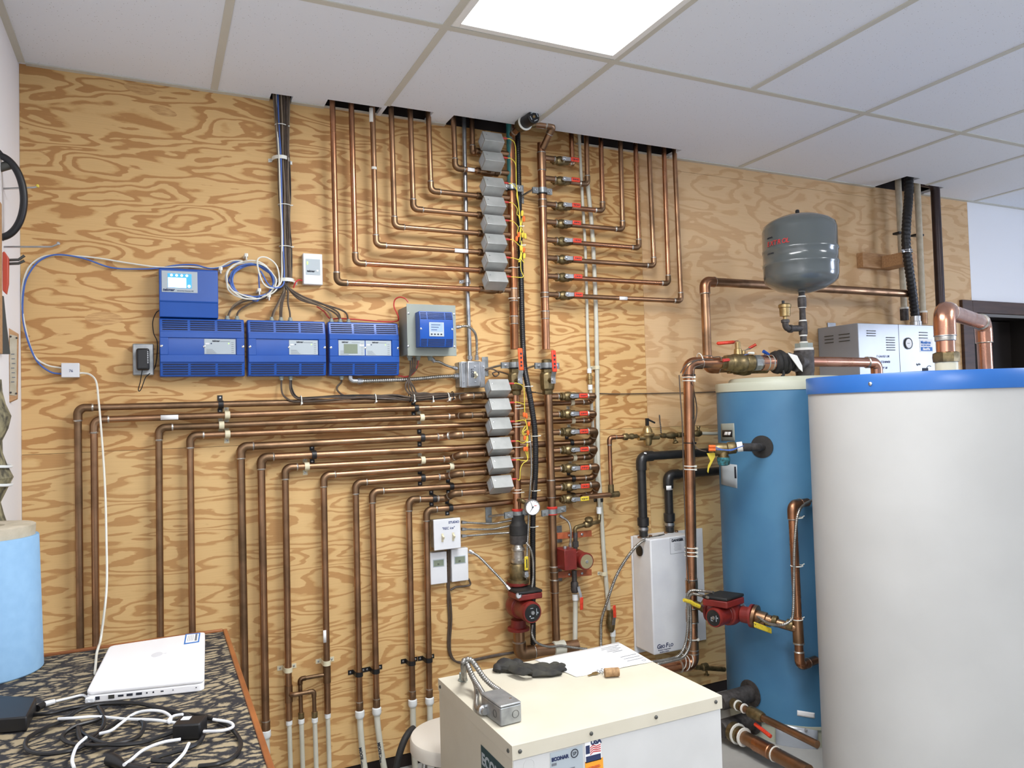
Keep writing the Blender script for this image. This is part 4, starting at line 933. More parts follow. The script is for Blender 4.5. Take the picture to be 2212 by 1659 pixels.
# yellow actuator wiring
def wires(runs, nuts, lab):
    r = root('valve_wiring', runs[0][0])
    for P in runs: m = M(); m.tube(cr(P, 6), .0017, 6); m.build('wire', 'wire_yellow', r)
    for px, py, d, mt, ln, tl_ in nuts:
        q = W(px, py, d); ax = V(tl_, 0, 1).normalized(); m = M(); m.lathe(q - ax*ln/2, ax, [(.0035, 0), (.0055, .003), (.0062, ln*.7), (.0045, ln)], 8); m.build('wire_nut', mt, r)
    tag(r, lab, 'wiring'); return r
def zw(i, up=True):
    z = (ZVU if up else ZVL)[i]; x = (XU if up else XL); d = dU if up else dL
    return V(x + .066, -d - .063, z + .046)
R_ = []
for i, (jx, jy) in enumerate(((1113.5, 312), (1114, 352), (1116, 405), (1117, 445), (1119, 485), (1119, 526), (1119, 562), (1127, 600))):
    a = zw(i); 
    if i < 5: R_.append([a, a + V(.016, 0, -.001), W(jx, jy + 5, .12), W(1115 + i*.6, 390 + 12*i if jy < 390 else jy + 18, .12), W(1119 + i*.5, 430 + i*6 if jy < 430 else jy + 22, .12), W(1124 + i*.4, 488, .12), W(1126 - i*.8, 500 + 6*i, .12)])
    else: R_.append([a, a + V(.014, 0, 0), W(jx + 3, jy - 2 if i > 5 else jy + 5, .12), W(1125, jy - 20 if i > 5 else jy + 12, .12), W(1126 - (i - 6), 520 + 8*(i - 5), .12)])
R_ += [pp((1128, 470, .12), (1125, 490, .12), (1122, 508, .12)), pp((1128, 475, .12), (1126, 490, .12), (1132, 505, .12)), pp((1126, 520, .12), (1129, 540, .12), (1122, 560, .12), (1121, 566, .125), (1126, 558, .12), (1128, 536, .12)), pp((1124, 540, .12), (1127, 560, .12), (1133, 568, .12))]
wires(R_, [(1128, 461, .125, 'nut_yellow', .022, .1), (1131.5, 473, .125, 'nut_orange', .022, 0), (1120.5, 507, .125, 'nut_orange', .02, .2), (1116, 516, .125, 'nut_orange', .02, .1), (1134.5, 510, .125, 'nut_yellow', .022, -.1), (1129, 508, .115, 'nut_yellow', .02, 0), (1125.5, 536, .127, 'nut_yellow', .022, 0), (1131.5, 540, .12, 'nut_orange', .018, .2), (1132.5, 553, .125, 'nut_yellow', .022, .1)], 'yellow wires with wire nuts beside the upper zone valves')
R_ = []
for i, (jx, jy) in enumerate(((1131, 838), (1132, 874), (1136, 915), (1134, 956), (1138, 994), (1123, 1020))):
    a = zw(i, False)
    if i < 2: R_.append([a, a + V(.014, 0, .001), W(jx, jy, .125), W(1133, 880 + 4*i, .125), W(1134, 896, .125)])
    elif i == 2: R_.append([a, a + V(.016, 0, .002), W(jx - 2, jy - 6, .125), W(1140, 930, .125), W(1139, 958, .125), W(1136, 975, .125), W(1140, 990, .125)])
    elif i < 5: R_.append([a, a + V(.014, 0, 0), W(jx - 6, jy + 1, .125), W(jx + 2, jy - 3, .125), W(1139, 940 + 10*(i - 3), .125)])
    else: R_.append([a, W(1122.5, 1036, .125), W(1124, 1014, .125), W(1130, 1001, .125), W(1140, 992, .125), W(1139, 965, .125)])
R_ += [pp((1135, 905, .125), (1138, 925, .125), (1131, 932, .125), (1133, 938, .125), (1140, 935, .125)), pp((1135, 920, .125), (1128, 935, .125), (1136, 945, .125), (1140, 960, .125))]
wires(R_, [(1132, 896, .128, 'nut_orange', .02, 0), (1137, 898, .126, 'nut_orange', .022, -.1), (1142.5, 916, .128, 'nut_orange', .018, .1), (1140.5, 935, .128, 'nut_orange', .02, 0), (1133.5, 946, .128, 'nut_orange', .018, .2), (1133, 970, .128, 'nut_orange', .018, .1), (1138, 970, .126, 'nut_orange', .02, 0)], 'yellow wires with orange wire nuts beside the lower zone valves')
for px, py, lab in ((1125, 489, 'small white tie on the yellow wires, upper stack'), (1128.5, 530, 'small white tie lower on the upper yellow wires'), (1139, 955, 'small white tie on the yellow wires, lower stack')):
    q = W(px, py, .123); m = M(); m.torus(q, ZV, .007, .0016, 14, 6); m.tube([q + V(.006, -.003, 0), q + V(.013, -.005, .002)], .0022, 6); o = m.build('zip_tie', 'tie_white'); tag(o, lab, 'zip tie', 'zip ties')
cable(pp((1049, 800, .05), (1060, 797, .06), (1070, 800, .065), (1078, 807, .06), (1070, 813, .06), (1064, 806, .065), (1076, 803, .065), (1090, 806, .06), (1104, 811, .055)), .003, 'cable_brown', 'tangled brown wires between the steel switch box and the supply header')
# brown wires on the open wall
cable(pp((1146, 846, .1), (1175, 850, .04), (1230, 849, .012), (1300, 850, .006), (1330, 851, .007), (1400, 850, .006), (1450, 849, .008), (1500, 848, .006), (1556, 846, .006)), .0023, 'cable_brown', 'thin brown wire stretched along the wall behind the white tubes')
cable(pp((1136, 842, .1), (1146, 870, .12), (1150, 920, .12), (1156, 960, .12), (1157, 1010, .125), (1152, 1060, .12)), .003, 'cable_brown', 'brown cable running down beside the black hose')
for k in range(2):
    cable(pp((968 + k*4, 1185, .02), (969 + k*3, 1230, .012), (967 + k*3, 1262, .01), (968 + k*2, 1277, .01), (968 + k*5, 1300, .01), (970 + k*5, 1340, .01), (968 + k*4, 1385, .01), (971 + k*3, 1412, .01), (983 + k*2, 1428 + k, .01), (1005, 1429 + k*2, .01), (1040, 1421 + k*2, .01), (1080, 1413 + k*2, .01), (1120, 1408, .03)), .0042, 'cable_brown', 'brown cable running down the wall below the thermostats', 'cables below the thermostats')
cable(pp((1012, 1250, .012), (1016, 1262, .012), (1005, 1266, .01), (985, 1268, .01), (973, 1275, .01)), .004, 'cable_brown', 'brown cable curling from under the right thermostat')
# ------------------------------------------------------------------ storage tanks
BC, BR, BT = (2.88, -.40), .285, 1.425
WC, WR, WT = (2.856, -1.105), .4, 1.455
r = root('storage_tank', (BC[0], BC[1], 0))
o3 = V(BC[0], BC[1], 0)
m = M(); m.lathe(o3, ZV, [(BR, .07), (BR, BT)], 72); body = m.build('tank_body', 'tank_blue', r)
m = M(); m.lathe(o3, ZV, [(BR - .01, 0), (BR - .004, .07), (BR + .002, .072), (BR + .002, .085)], 72); m.build('base_ring', 'tank_top', r)
m = M(); m.lathe(o3, ZV, [(BR + .003, BT - .004), (BR + .004, BT + .028), (BR + .001, BT + .033), (BR - .052, BT + .034), (BR - .055, BT + .046), (BR - .062, BT + .052), (.05, BT + .058), (0, BT + .058)], 72); m.build('top_cover', 'tank_top', r)
def cpatch(c, R, q, nx=8, ny=3):
    (x0, y0), (x1, y1), (x2, y2), (x3, y3) = q; vs = []
    for j in range(ny + 1):
        for i in range(nx + 1):
            s, t = i/nx, j/ny
            px = (x0*(1-s) + x1*s)*(1-t) + (x3*(1-s) + x2*s)*t; py = (y0*(1-s) + y1*s)*(1-t) + (y3*(1-s) + y2*s)*t; vs.append(CY(px, py, c, R))
    m = M(); m.add(vs, [(j*(nx+1) + i, j*(nx+1) + i + 1, (j+1)*(nx+1) + i + 1, (j+1)*(nx+1) + i) for j in range(ny) for i in range(nx)]); return m
def sol(o, t=.0006):
    s = o.modifiers.new('thick', 'SOLIDIFY'); s.thickness = t; s.offset = 1; return o
sol(cpatch(BC, BR + .0012, ((1557, 915), (1586, 914), (1588, 952), (1558, 952))).build('brand_label', 'enclosure', r, sharp=80))
sol(cpatch(BC, BR + .0030, ((1560, 929), (1582, 929), (1582, 944), (1560, 944))).build('brand_mark', 'black', r, sharp=80))
for k in range(2): sol(cpatch(BC, BR + .0040, ((1566 + 7*k, 933), (1572 + 7*k, 933), (1570 + 7*k, 940), (1564 + 7*k, 940)), 3).build('brand_stroke', 'paper', r, sharp=80))
sol(cpatch(BC, BR + .0012, ((1557, 1000), (1592, 1004), (1593, 1055), (1558, 1046))).build('data_sheet', 'panel_grey', r, sharp=80))
sol(cpatch(BC, BR + .0030, ((1586, 1008), (1590, 1008), (1591, 1033), (1587, 1033)), 3).build('data_sheet_print', 'ink', r, sharp=80))
sol(cpatch(BC, BR + .0012, ((1722, 1534), (1760, 1540), (1760, 1552), (1722, 1546))).build('small_sticker', 'paper', r, sharp=80))
sol(cpatch(BC, BR + .0035, ((1676, 1562), (1766, 1578), (1766, 1640), (1676, 1626))).build('access_panel', 'boiler_grey', r, sharp=80), .002)
for px, py in ((1741, 1577),): m = M(); q = CY(px, py, BC, BR + .006); m.lathe(q, V(-.7, -.7, 0), [(.006, 0), (.005, .003), (.002, .004)], 8); m.build('screw', 'steel', r)
tag(r, 'blue upright storage tank with a grey top, against the plywood', 'water tank')
r = root('storage_tank', (WC[0], WC[1], 0)); o3 = V(WC[0], WC[1], 0)
m = M(); m.lathe(o3, ZV, [(WR - .012, 0), (WR - .012, .03), (WR, .032), (WR, WT - .03)], 96); m.build('tank_body', 'tank_white', r)
m = M(); m.lathe(o3, ZV, [(WR + .001, WT - .058), (WR + .005, WT - .058), (WR + .0055, WT - .052), (WR + .0055, WT - .002), (WR + .004, WT), (.05, WT + .012), (0, WT + .012)], 96); m.build('lid', 'lid_blue', r)
q = CY(1880, 829, WC, WR + .006); nn = (q - V(WC[0], WC[1], q.z)).normalized(); m = M(); m.lathe(q, nn, [(.0065, 0), (.0062, .002), (.004, .004), (0, .0045)], 10); m.build('lid_screw', 'chrome', r)
tag(r, 'large white cylindrical tank with a bright blue lid, right foreground', 'water tank')

# ------------------------------------------------------------------ expansion tank and the stack that carries it
tx, ty = 2.99, -.42
zt = W(1738, 818, .42).z - .006
r = root('expansion_tank', (tx, ty, W(1730, 633, .42).z)); o3 = V(tx, ty, 0)
zb, zc, zd, ze = W(1730, 633, .42).z, W(1730, 610, .42).z, W(1726, 492, .42).z, W(1726, 462, .42).z
Re = .158
prof = [(.012, zb - .004), (.05, zb + .003), (.10, zb + .016), (.135, zb + .036), (.153, zc + .004), (Re, zc + .03)]
for z in (zb + .128, zb + .19): prof += [(Re, z - .012), (Re + .003, z - .008), (Re + .003, z + .003), (Re, z + .006)]
prof += [(Re, zd - .012), (.152, zd + .010), (.13, zd + .028), (.09, zd + .046), (.04, zd + .055), (0, zd + .057)]
m = M(); m.lathe(o3, ZV, prof, 64); sh = m.build('shell', 'exp_grey', r, sharp=60)
m = M(); m.lathe(V(tx - .006, ty, zd + .054), ZV, [(.009, 0), (.009, .022), (.006, .026), (0, .026)], 12); m.build('valve_cap', 'black', r)
u = V(-1, -.45, 0).normalized(); t_ = V(u.y, -u.x, 0)*-1
q = V(tx, ty, 0) + V(-.9, -.55, 0).normalized()*(Re + .002)
for s_, z, sz, mt in (('EXTROL', zb + .203, .028, 'decal_red'), ('SYSTEM', zb + .166, .009, 'ink'), ('AMTROL', zb + .236, .009, 'ink')):
    for k, ch in enumerate(s_):
        a = math.atan2(-.55, -.9) - .78 + k*sz*.72/Re; n_ = V(math.cos(a), math.sin(a), 0)
        if ch != ' ': text(ch, sz, V(tx, ty, z) + n_*(Re + .0016), V(-n_.y, n_.x, 0), ZV, mt, sh, bold=.0006 if mt != 'ink' else .0002, shear=.2 if mt != 'ink' else 0, name='shell_print')
tag(r, 'grey rounded expansion tank above the blue tank', 'expansion tank')
r = root('pipe_stack', (tx, ty, zt))
def zz(y): return W(1737, y, .42).z
m = M(); m.lathe(V(tx, ty, 0), ZV, [(.045, zz(822)), (.045, zz(816)), (.038, zz(815)), (.038, zz(808)), (.041, zz(800)), (.041, zz(770)), (.043, zz(764)), (.043, zz(757))], 24); m.lathe(V(tx, ty, zz(783)), V(-1, -.2, 0), [(.036, 0), (.036, .05), (.042, .05), (.042, .066)], 20)
m.build('tee', 'iron', r)
m = M(); m.lathe(V(tx, ty, 0), ZV, [(.040, zz(756)), (.040, zz(752)), (.04, zz(751)), (.04, zz(742)), (.02, zz(741))], 8); m.build('bushing', 'enclosure', r)
m = M(); m.lathe(V(tx, ty, 0), ZV, [(.034, zz(762) - .001), (.0405, zz(757)), (.0405, zz(752))], 20); m.lathe(V(tx, ty, 0), ZV, [(.018, zz(742)), (.018, zz(738))], 14)
m.build('thread_tape', 'tape', r)
m = M(); m.lathe(V(tx, ty, 0), ZV, [(.014, zz(742)), (.014, zz(724)), (.0185, zz(722)), (.0185, zz(696)), (.014, zz(694)), (.013, zz(668)), (.0185, zz(662)), (.0185, zz(644)), (.013, zz(642)), (.013, zz(628))], 14)
st = m.build('riser', 'iron', r)
for y in (725, 693, 664, 641): m = M(); m.lathe(V(tx, ty, zz(y) - .003), ZV, [(.0165, 0), (.0165, .006)], 14); m.build('thread_tape', 'tape', st)
e1 = V(tx, ty, zz(709)); e2 = W(1697, 712, .42); e2.z = zz(711); e3 = V(e2.x, ty, W(1697, 690, .42).z)
m = M(); m.tube(fil([e1, e2, e3], .02), .014, 12); m.lathe(e2 + V(.022, 0, 0), XV, [(.018, 0), (.018, .012)], 12); m.lathe(e3 - ZV*.014, ZV, [(.018, 0), (.018, .012)], 12); m.build('side_elbow', 'iron', r)
tag(r, 'dark iron tee and riser between the blue tank and the grey expansion tank', 'pipe fitting')
r = root('air_vent', e3); m = M(); m.lathe(e3, ZV, [(.009, 0), (.009, .012), (.022, .014), (.0235, .05), (.027, .052), (.027, .064), (.022, .068), (.01, .07)], 20); m.build('vent_body', 'brass_pale', r)
m = M(); m.lathe(e3 + V(-.008, 0, .068), ZV, [(.006, 0), (.006, .014), (0, .015)], 10); m.build('cap', 'black', r); tag(r, 'small brass air vent with a black cap left of the iron riser', 'air vent')

# ------------------------------------------------------------------ main riser and the brass assembly over the blue tank
e0 = V(2.445, -.30, 1.548); tee_in = V(tx - .06, ty + .0, zz(783)); tee_in = V(2.93, -.408, zz(783))
dirA = (tee_in - e0).normalized()
rb = V(2.424, -.30, .33)
pl = [W(1405, 1446, .26), V(2.424, -.27, W(1490, 1425, .27).z), ]
zb_ = W(1440, 1444, .28).z
pts = [V(1.95, -.24, zb_), V(2.42, -.29, zb_), V(2.435, -.30, 1.548), e0 + dirA*.16]
pts[2] = e0
rz = pipe_run(pts, r=.0225, mt='copper', label='thick copper riser standing in front of the blue tank', fr_=.04, ext=.022, name='copper_riser', emt='copper')
for y in (1268, 1330, 1398):
    q = e0.lerp(V(2.42, -.29, zb_), (e0.z - W(1494, y, .3).z)/(e0.z - zb_)); m = M(); m.lathe(q - ZV*.028, ZV, [(.0225, 0), (.026, .003), (.026, .053), (.0225, .056)], 18); m.m = 1; m.lathe(q + ZV*.028, ZV, [(.0268, 0), (.0268, .004)], 18); m.lathe(q - ZV*.031, ZV, [(.0268, 0), (.0268, .004)], 18); m.build('coupling', ['copper_old', 'solder'], rz)
def rp(y): return e0.lerp(V(2.42, -.29, zb_), (e0.z - W(1490, y, .3).z)/(e0.z - zb_))
for y, mt, lab in ((811, 'black', 'black tie at the top of the thick copper riser'), (815.5, 'tie_white', 'upper white tie at the top of the thick riser'), (823, 'tie_white', 'lower white tie at the top of the thick riser'), (957, 'black', 'black tie on the thick riser beside the relief valve'),
                   (1007, 'tie_white', 'white tie on the thick riser below the black pipe, upper'), (1014, 'tie_white', 'white tie on the thick riser below the black pipe, lower'), (1184, 'tie_white', 'top white tie of three on the riser at the white cabinet'), (1193, 'tie_white', 'middle white tie of three on the riser at the white cabinet'), (1201, 'tie_white', 'bottom white tie of three on the riser at the white cabinet'), (1382, 'tie_white', 'white tie near the foot of the thick riser')):
    q = rp(y); m = M(); m.torus(q, ZV + V(.05, 0, 0), .0262, .0022, 24, 6); m.box(q.x + .004, q.x + .012, q.y - .031, q.y - .024, q.z - .004, q.z + .004); o = m.build('zip_tie', mt); tag(o, lab, 'zip tie', 'zip ties')
P0 = e0 + dirA*.15; L_ = (tee_in - P0).length
r = root('isolation_valve', P0)
m = M(); m.lathe(P0, dirA, [(.026, 0), (.026, .018), (.034, .022), (.036, .04), (.034, .05), (.040, .06), (.043, .085), (.040, .11), (.034, .118), (.037, .122), (.037, .15), (.030, .154)], 10); m.build('valve_body', 'brass', r)
sp = P0 + dirA*.085; m = M(); m.lathe(sp + ZV*.03, ZV, [(.02, 0), (.016, .03), (.012, .032), (.012, .058)], 12); m.lathe(sp + ZV*.085, ZV, [(.011, 0), (.011, .008)], 6); m.build('stem', 'brass_pale', r)
g0 = sp + ZV*.092; g1 = W(1586, 739, .33); g2 = W(1549, 742, .34)
m = M(); m.ribbon([g0, g0 + (g1 - g0)*.55 + ZV*.006, g1 - (g1 - g0)*.1], V(0, .022, 0), .003); h = m.build('handle', 'steel', r)
m = M(); m.tube([g1, g1.lerp(g2, .05), g1.lerp(g2, .95), g2], [.004, .0075, .0075, .004], 10); m.build('grip', 'grip_red', h)
tag(r, 'brass ball valve with a flat red lever over the blue tank, front one', 'valve')
q0 = P0 + dirA*.155
r = root('union_joint', q0)
m = M(); m.lathe(q0, dirA, [(.030, 0), (.036, .003), (.036, .03), (.030, .033), (.030, .045)], 8); m.build('union_nut', 'zinc_bracket', r)
m = M(); m.lathe(q0 + dirA*.04, dirA, [(.0335, 0), (.0345, .004), (.0345, L_ - .26), (.03, L_ - .255)], 20); m.m = 1; m.lathe(q0 + dirA*.062, dirA, [(.0352, 0), (.0352, .005)], 20); m.lathe(q0 + dirA*.085, dirA, [(.0352, 0), (.0352, .004)], 20); m.build('sleeve', ['copper_new', 'enclosure'], r)
m = M(); m.torus(q0 + dirA*.098, dirA, .0355, .0025, 24, 6); m.build('cable_tie', 'black', r)
tag(r, 'grey union and copper sleeve between the brass valve and black wrap', 'pipe fitting')
# black foam wrapped lump with a torn tape end
w0 = q0 + dirA*(L_ - .235); rnd = random.Random(5)
r = root('pipe_wrap', w0)
m = M()
for k, (t, R, rr) in enumerate(((0.0, .036, .016), (.022, .037, .017), (.042, .033, .016), (.06, .030, .014))): m.torus(w0 + dirA*t + V(0, 0, rnd.uniform(-.003, .004)), dirA + V(rnd.uniform(-.15, .15), 0, rnd.uniform(-.2, .2)), R, rr, 18, 8)
m.tube(cr([w0 + V(.01, -.03, -.035), w0 + V(.006, -.035, -.055), w0 + V(-.004, -.036, -.062), w0 + V(.004, -.036, -.075)], 4), [.006]*12 + [.003], 6); m.build('foam', 'black_soft', r)
m = M(); s_ = [W(1702, 762, .46), W(1722, 768, .465), W(1733, 790, .47), W(1734, 803, .47), W(1727, 797, .47), W(1712, 776, .468)]; m.prism(s_, V(0, .003, 0)); m.build('torn_tape', 'tape', r)
tag(r, 'black foam wrap with torn white tape beside the iron tee', 'pipe wrap')
r = root('sensor_wiring', W(1570, 777, .36))
for P in (pp((1470, 806, .33), (1480, 790, .335), (1500, 779, .33), (1530, 776, .33), (1558, 779, .34), (1570, 778, .36)), pp((1475, 812, .33), (1490, 788, .335), (1512, 777, .335), (1545, 778, .34), (1572, 786, .36)), pp((1497, 812, .33), (1500, 795, .33), (1512, 789, .34), (1520, 786, .335), (1521, 780, .335)), pp((1540, 772, .345), (1555, 771, .35), (1560, 777, .36))): m = M(); m.tube(cr(P, 6), .0024, 6); m.build('wire', 'cable_brown', r)
for P in (pp((1572, 777, .36), (1590, 774, .37), (1605, 768, .375), (1618, 764, .37)), pp((1572, 780, .36), (1600, 778, .38), (1640, 776, .38), (1652, 765, .375))): m = M(); m.tube(cr(P, 6), .0018, 6); m.build('wire', 'cable_blue', r)
for p, q in (((1561, 777), (1575, 776)), ((1562, 780), (1576, 778))): m = M(); m.tube([W(*p, .365), W(*q, .37)], .004, 8); m.build('wire_nut', 'wire_red', r)
m = M(); m.tube([W(1649, 759, .385), W(1661, 766, .385)], [.008, .006], 8); m.build('wire_nut', 'unit_blue', r)
m = M(); m.tube([W(1617, 762, .385), W(1628, 763, .385)], [.004, .006], 8); m.build('wire_nut', 'tie_white', r)
tag(r, 'thin sensor wires with red, white and blue connectors on the brass valves', 'wiring')
m = M(); m.torus(W(1512, 776, .31), dirA + V(0, 0, .2), .026, .002, 20, 6); o = m.build('zip_tie', 'tie_white'); tag(o, 'white tie holding wires at the top bend of the thick riser', 'zip tie', 'zip ties')
# second line behind
d2 = .15
a = W(1958, 629, d2); b = W(1522, 608, d2); a.z = b.z; c = W(1521, 796, d2); c.x = b.x
sec = [V(a.x + .02, -d2, b.z), b, c, c + V(.10, -.02, 0)]
rr_ = pipe_run(sec, r=.0205, mt='copper_old', label='copper pipe running behind the expansion tank and down to the brass valves', fr_=.036, ext=.02, emt='copper')
m = M(); q = c + V(.10, -.02, 0); ax = V(1, -.2, 0).normalized(); m.lathe(q, ax, [(.022, 0), (.026, .002), (.026, .018), (.0225, .02), (.0225, .03), (.03, .034), (.034, .06), (.038, .085), (.034, .11), (.028, .115), (.028, .2)], 10); o = m.build('isolation_valve', 'brass')
sp = q + ax*.085; m = M(); m.lathe(sp + ZV*.03, ZV, [(.014, 0), (.010, .05)], 10); m.build('stem', 'brass_pale', o)
g1 = sp + V(.02, 0, .085); g2 = W(1633, 744, d2 + .06); m = M(); m.ribbon([sp + ZV*.08, g1, g1.lerp(g2, .3)], V(0, .018, 0), .003); h = m.build('handle', 'steel', o)
m = M(); m.tube([g1.lerp(g2, .25), g2], .0065, 10); m.build('grip', 'grip_red', h)
tag(o, 'brass ball valve with a red lever over the blue tank, rear one', 'valve')
# bright copper from the tee to the right
a = V(tx + .035, ty, W(1760, 781, .42).z); b = W(1893, 786, .42); b.z = a.z - .004; c = V(b.x + .004, ty, 1.30)
pipe_run([a, b, c], r=.0225, mt='copper_new', label='bright copper pipe bending down in front of the grey boiler', fr_=.045, ext=.02, emt='copper_new')
# tall copper loop standing on the white tank
lx = W(2045, 800, 1.1); l1 = V(lx.x, -1.1, WT + .01); top = W(2058, 672, 1.1).z
ro = V(W(2124, 712, .65).x, -.65, top - .0)
rw = W(2124, 706, .65); ro = V(rw.x, -.65, rw.z + .02)
lp = pipe_run([l1, V(lx.x, -1.1, top), ro, V(ro.x + .01, -.65, .9)], r=.031, mt='copper_new', label='large copper loop standing on the white tank with blue lid', fr_=.058, ext=.035, name='copper_loop', emt='copper_new')
m = M(); m.lathe(V(lx.x, -1.1, W(2045, 765, 1.1).z), ZV, [(.034, -.03), (.043, -.028), (.045, -.01), (.043, .004), (.034, .008)], 8); m.build('union_nut', 'brass', lp)
m = M(); m.lathe(V(lx.x, -1.1, WT + .005), ZV, [(.037, 0), (.037, .055)], 20); m.build('plastic_nipple', 'plastic_cream', lp)
m = M(); m.lathe(V(lx.x, -1.1, W(2045, 725, 1.1).z), ZV, [(.032, -.02), (.0345, -.018), (.0345, .018), (.032, .02)], 20); m.build('coupling', 'solder', lp)

# ------------------------------------------------------------------ wall boiler
bx0, bx1, bz0, bz1, bd = 3.54, 4.27, 1.12, 1.752, .25
r = root('electric_boiler', ((bx0 + bx1)/2, 0, bz0))
m = M(); m.box(bx0, bx1, -bd, -.001, bz0, bz1); m.build('cabinet', 'boiler_grey', r, bevel=.003)
xs = W(1942, 740, bd).x
m = M(); m.box(xs - .0012, xs + .0012, -bd - .0006, -bd + .002, bz0, bz1); m.build('door_gap', 'slot', r)
def slots(pts0, pts1, n, nm):
    m = M()
    for k in range(n):
        t = k/max(1, n - 1); a = W(*pts0[0], bd).lerp(W(*pts0[1], bd), t); b = W(*pts1[0], bd).lerp(W(*pts1[1], bd), t); m.box(a.x, b.x, -bd - .004, -bd + .001, a.z - .0022, a.z + .0022)
    m.build(nm, 'tool_grey', r, bevel=.001)
slots(((1872, 714.5), (1872, 725)), ((1891, 715), (1891, 725)), 3, 'vent_slots'); slots(((1914, 729), (1915, 756)), ((1932, 729), (1933, 756)), 6, 'vent_slots'); slots(((1985, 718), (1985, 730)), ((2003, 719), (2003, 730)), 3, 'vent_slots')
for y0, y1 in ((-.20, -.135), (-.10, -.045)):
    m = M()
    for k in range(3): m.box(bx0 - .004, bx0 + .001, y0, y1, bz1 - .05 - k*.017, bz1 - .046 - k*.017)
    m.build('side_slots', 'tool_grey', r, bevel=.001)
q = W(1961, 742, bd); m = M(); m.lathe(q, V(0, -1, 0), [(.030, 0), (.030, .006), (.024, .007), (.024, .005), (0, .005)], 28); g = m.build('gauge', 'black', r)
m = M(); m.lathe(q + V(0, -.0055, 0), V(0, -1, 0), [(.0235, 0), (.0235, .0006)], 28); m.build('dial', 'paper', g)
m = M(); m.box(q.x - .012, q.x + .006, -bd - .0068, -bd - .006, q.z - .001, q.z + .001); m.build('needle', 'ink', g)
a = W(1986, 732, bd); b = W(2015.5, 760.5, bd); m = M(); m.box(a.x, b.x, -bd - .001, -bd, b.z, a.z); stk = m.build('maker_sticker', 'paper', r)
w_ = b.x - a.x; h_ = a.z - b.z
m = M(); m.box(a.x + .006, b.x - .006, -bd - .0014, -bd, b.z + h_*.08, b.z + h_*.38); m.build('blue_panel', 'decal_blue', stk)
text('Monitron', .0205, (a.x + .007, -bd - .0016, a.z - h_*.36), XV, ZV, 'decal_blue', stk, bold=.0009); text('ELECTRIC BOILER', .0092, (a.x + .009, -bd - .0016, a.z - h_*.53), XV, ZV, 'decal_blue', stk, bold=.0003)
text('Slant/Fin', .0165, (a.x + .020, -bd - .0018, b.z + h_*.15), XV, ZV, 'paper', stk, bold=.0008, shear=.2)
for s_, px, py, sz in (("T GAUGE OR", 1893, 772, .016), ('D STRAINER', 1897, 784, .016), ('BY 30', 1905, 797, .016)): text(s_, sz, W(px, py, bd + .0006), XV, ZV, 'ink_blue', r, shear=.25)
text('hgfhr', .017, W(1979, 789, bd + .0006), XV, ZV, 'ink', r, shear=.3)
a = W(1992, 795, bd); m = M(); m.box(a.x, a.x + .045, -bd - .002, -bd, a.z - .04, a.z); m.build('switch_window', 'ink', r)
m = M(); m.torus(W(2008, 799, bd + .001), V(0, -1, 0), .022, .0014, 12, 5, -.6, 1.4); m.build('cord', 'ink', r)
for px in (1787, 1899):
    q = W(px + 10, 700, .006); m = M(); m.box(q.x - .03, q.x + .03, -.006, -.001, bz1 - .01, bz1 + .032); m.build('hanging_bracket', 'boiler_grey', r, bevel=.002)
tag(r, 'grey wall boiler cabinet with vent slots, round gauge and blue white sticker', 'boiler')
# pipes above the boiler
def vpipe(px0, px1, y0, y1, d, rad, mt, lab, up=.12, name='plastic_pipe', ft=None):
    a = W(px0, y0, d); b = W(px1, y1, d); a.x = b.x + (a.x - b.x)*.5; a.z = H + up if up else a.z; m = M(); m.tube([a, b], rad, 14); o = m.build(name, mt); tag(o, lab, 'pipe')
    if ft: m = M(); m.lathe(b, ZV, [(rad*1.3, -.035), (rad*1.3, .025), (rad*1.05, .03)], 14); m.m = 1; m.lathe(b + ZV*.026, ZV, [(rad*1.35, 0), (rad*1.35, .01)], 14); m.build('fitting', [ft, 'tape'], o)
    return o
vpipe(1940, 1953.5, 415, 678, .09, .0165, 'roll_rim', 'pale plastic pipe left of the black corrugated hose', ft='iron')
vpipe(1983, 1994, 425, 686, .12, .0165, 'roll_rim', 'pale plastic pipe right of the black corrugated hose', ft='copper_old')
dk = W(2027, 560, .12); m = M()
m.tube(fil([V(dk.x - .18, -.09, H + .035), V(dk.x, -.12, H + .02), V(dk.x, -.12, 0)], .04), .024, 14); o = m.build('drain_pipe', 'dark_pipe'); tag(o, 'dark brown pipe entering the ceiling right of the black hose', 'pipe')
hp = pp((1965, 390, .175), (1963, 420, .185), (1959, 470, .20), (1957, 520, .205), (1961, 560, .20), (1968, 610, .19), (1974, 655, .17), (1977, 682, .16)); hp[0].z = H + .1
m = M(); m.flex(cr(hp, 8), .0235, .021, 14, .86); o = m.build('corrugated_hose', 'black', sharp=60); tag(o, 'thick black corrugated hose from the ceiling to the boiler top', 'hose')
q = hp[-1]; m = M(); m.lathe(V(q.x + .002, q.y, bz1), ZV, [(.03, 0), (.03, .03), (.026, .032), (.026, .06)], 14); m.build('connector', 'steel', o)
for (px0, px1, y, lab) in ((1940, 1953, 502.5, 'black strap on the pale pipe left of the corrugated hose'), (1979, 1994, 506.5, 'black strap on the pale pipe right of the corrugated hose')):
    a = W(px0, y, .105); b = W(px1, y, .105); m = M(); m.box(a.x, b.x, -.112, -.07, a.z - .006, a.z + .006); o = m.build('pipe_strap', 'black', bevel=.002); tag(o, lab, 'pipe strap')
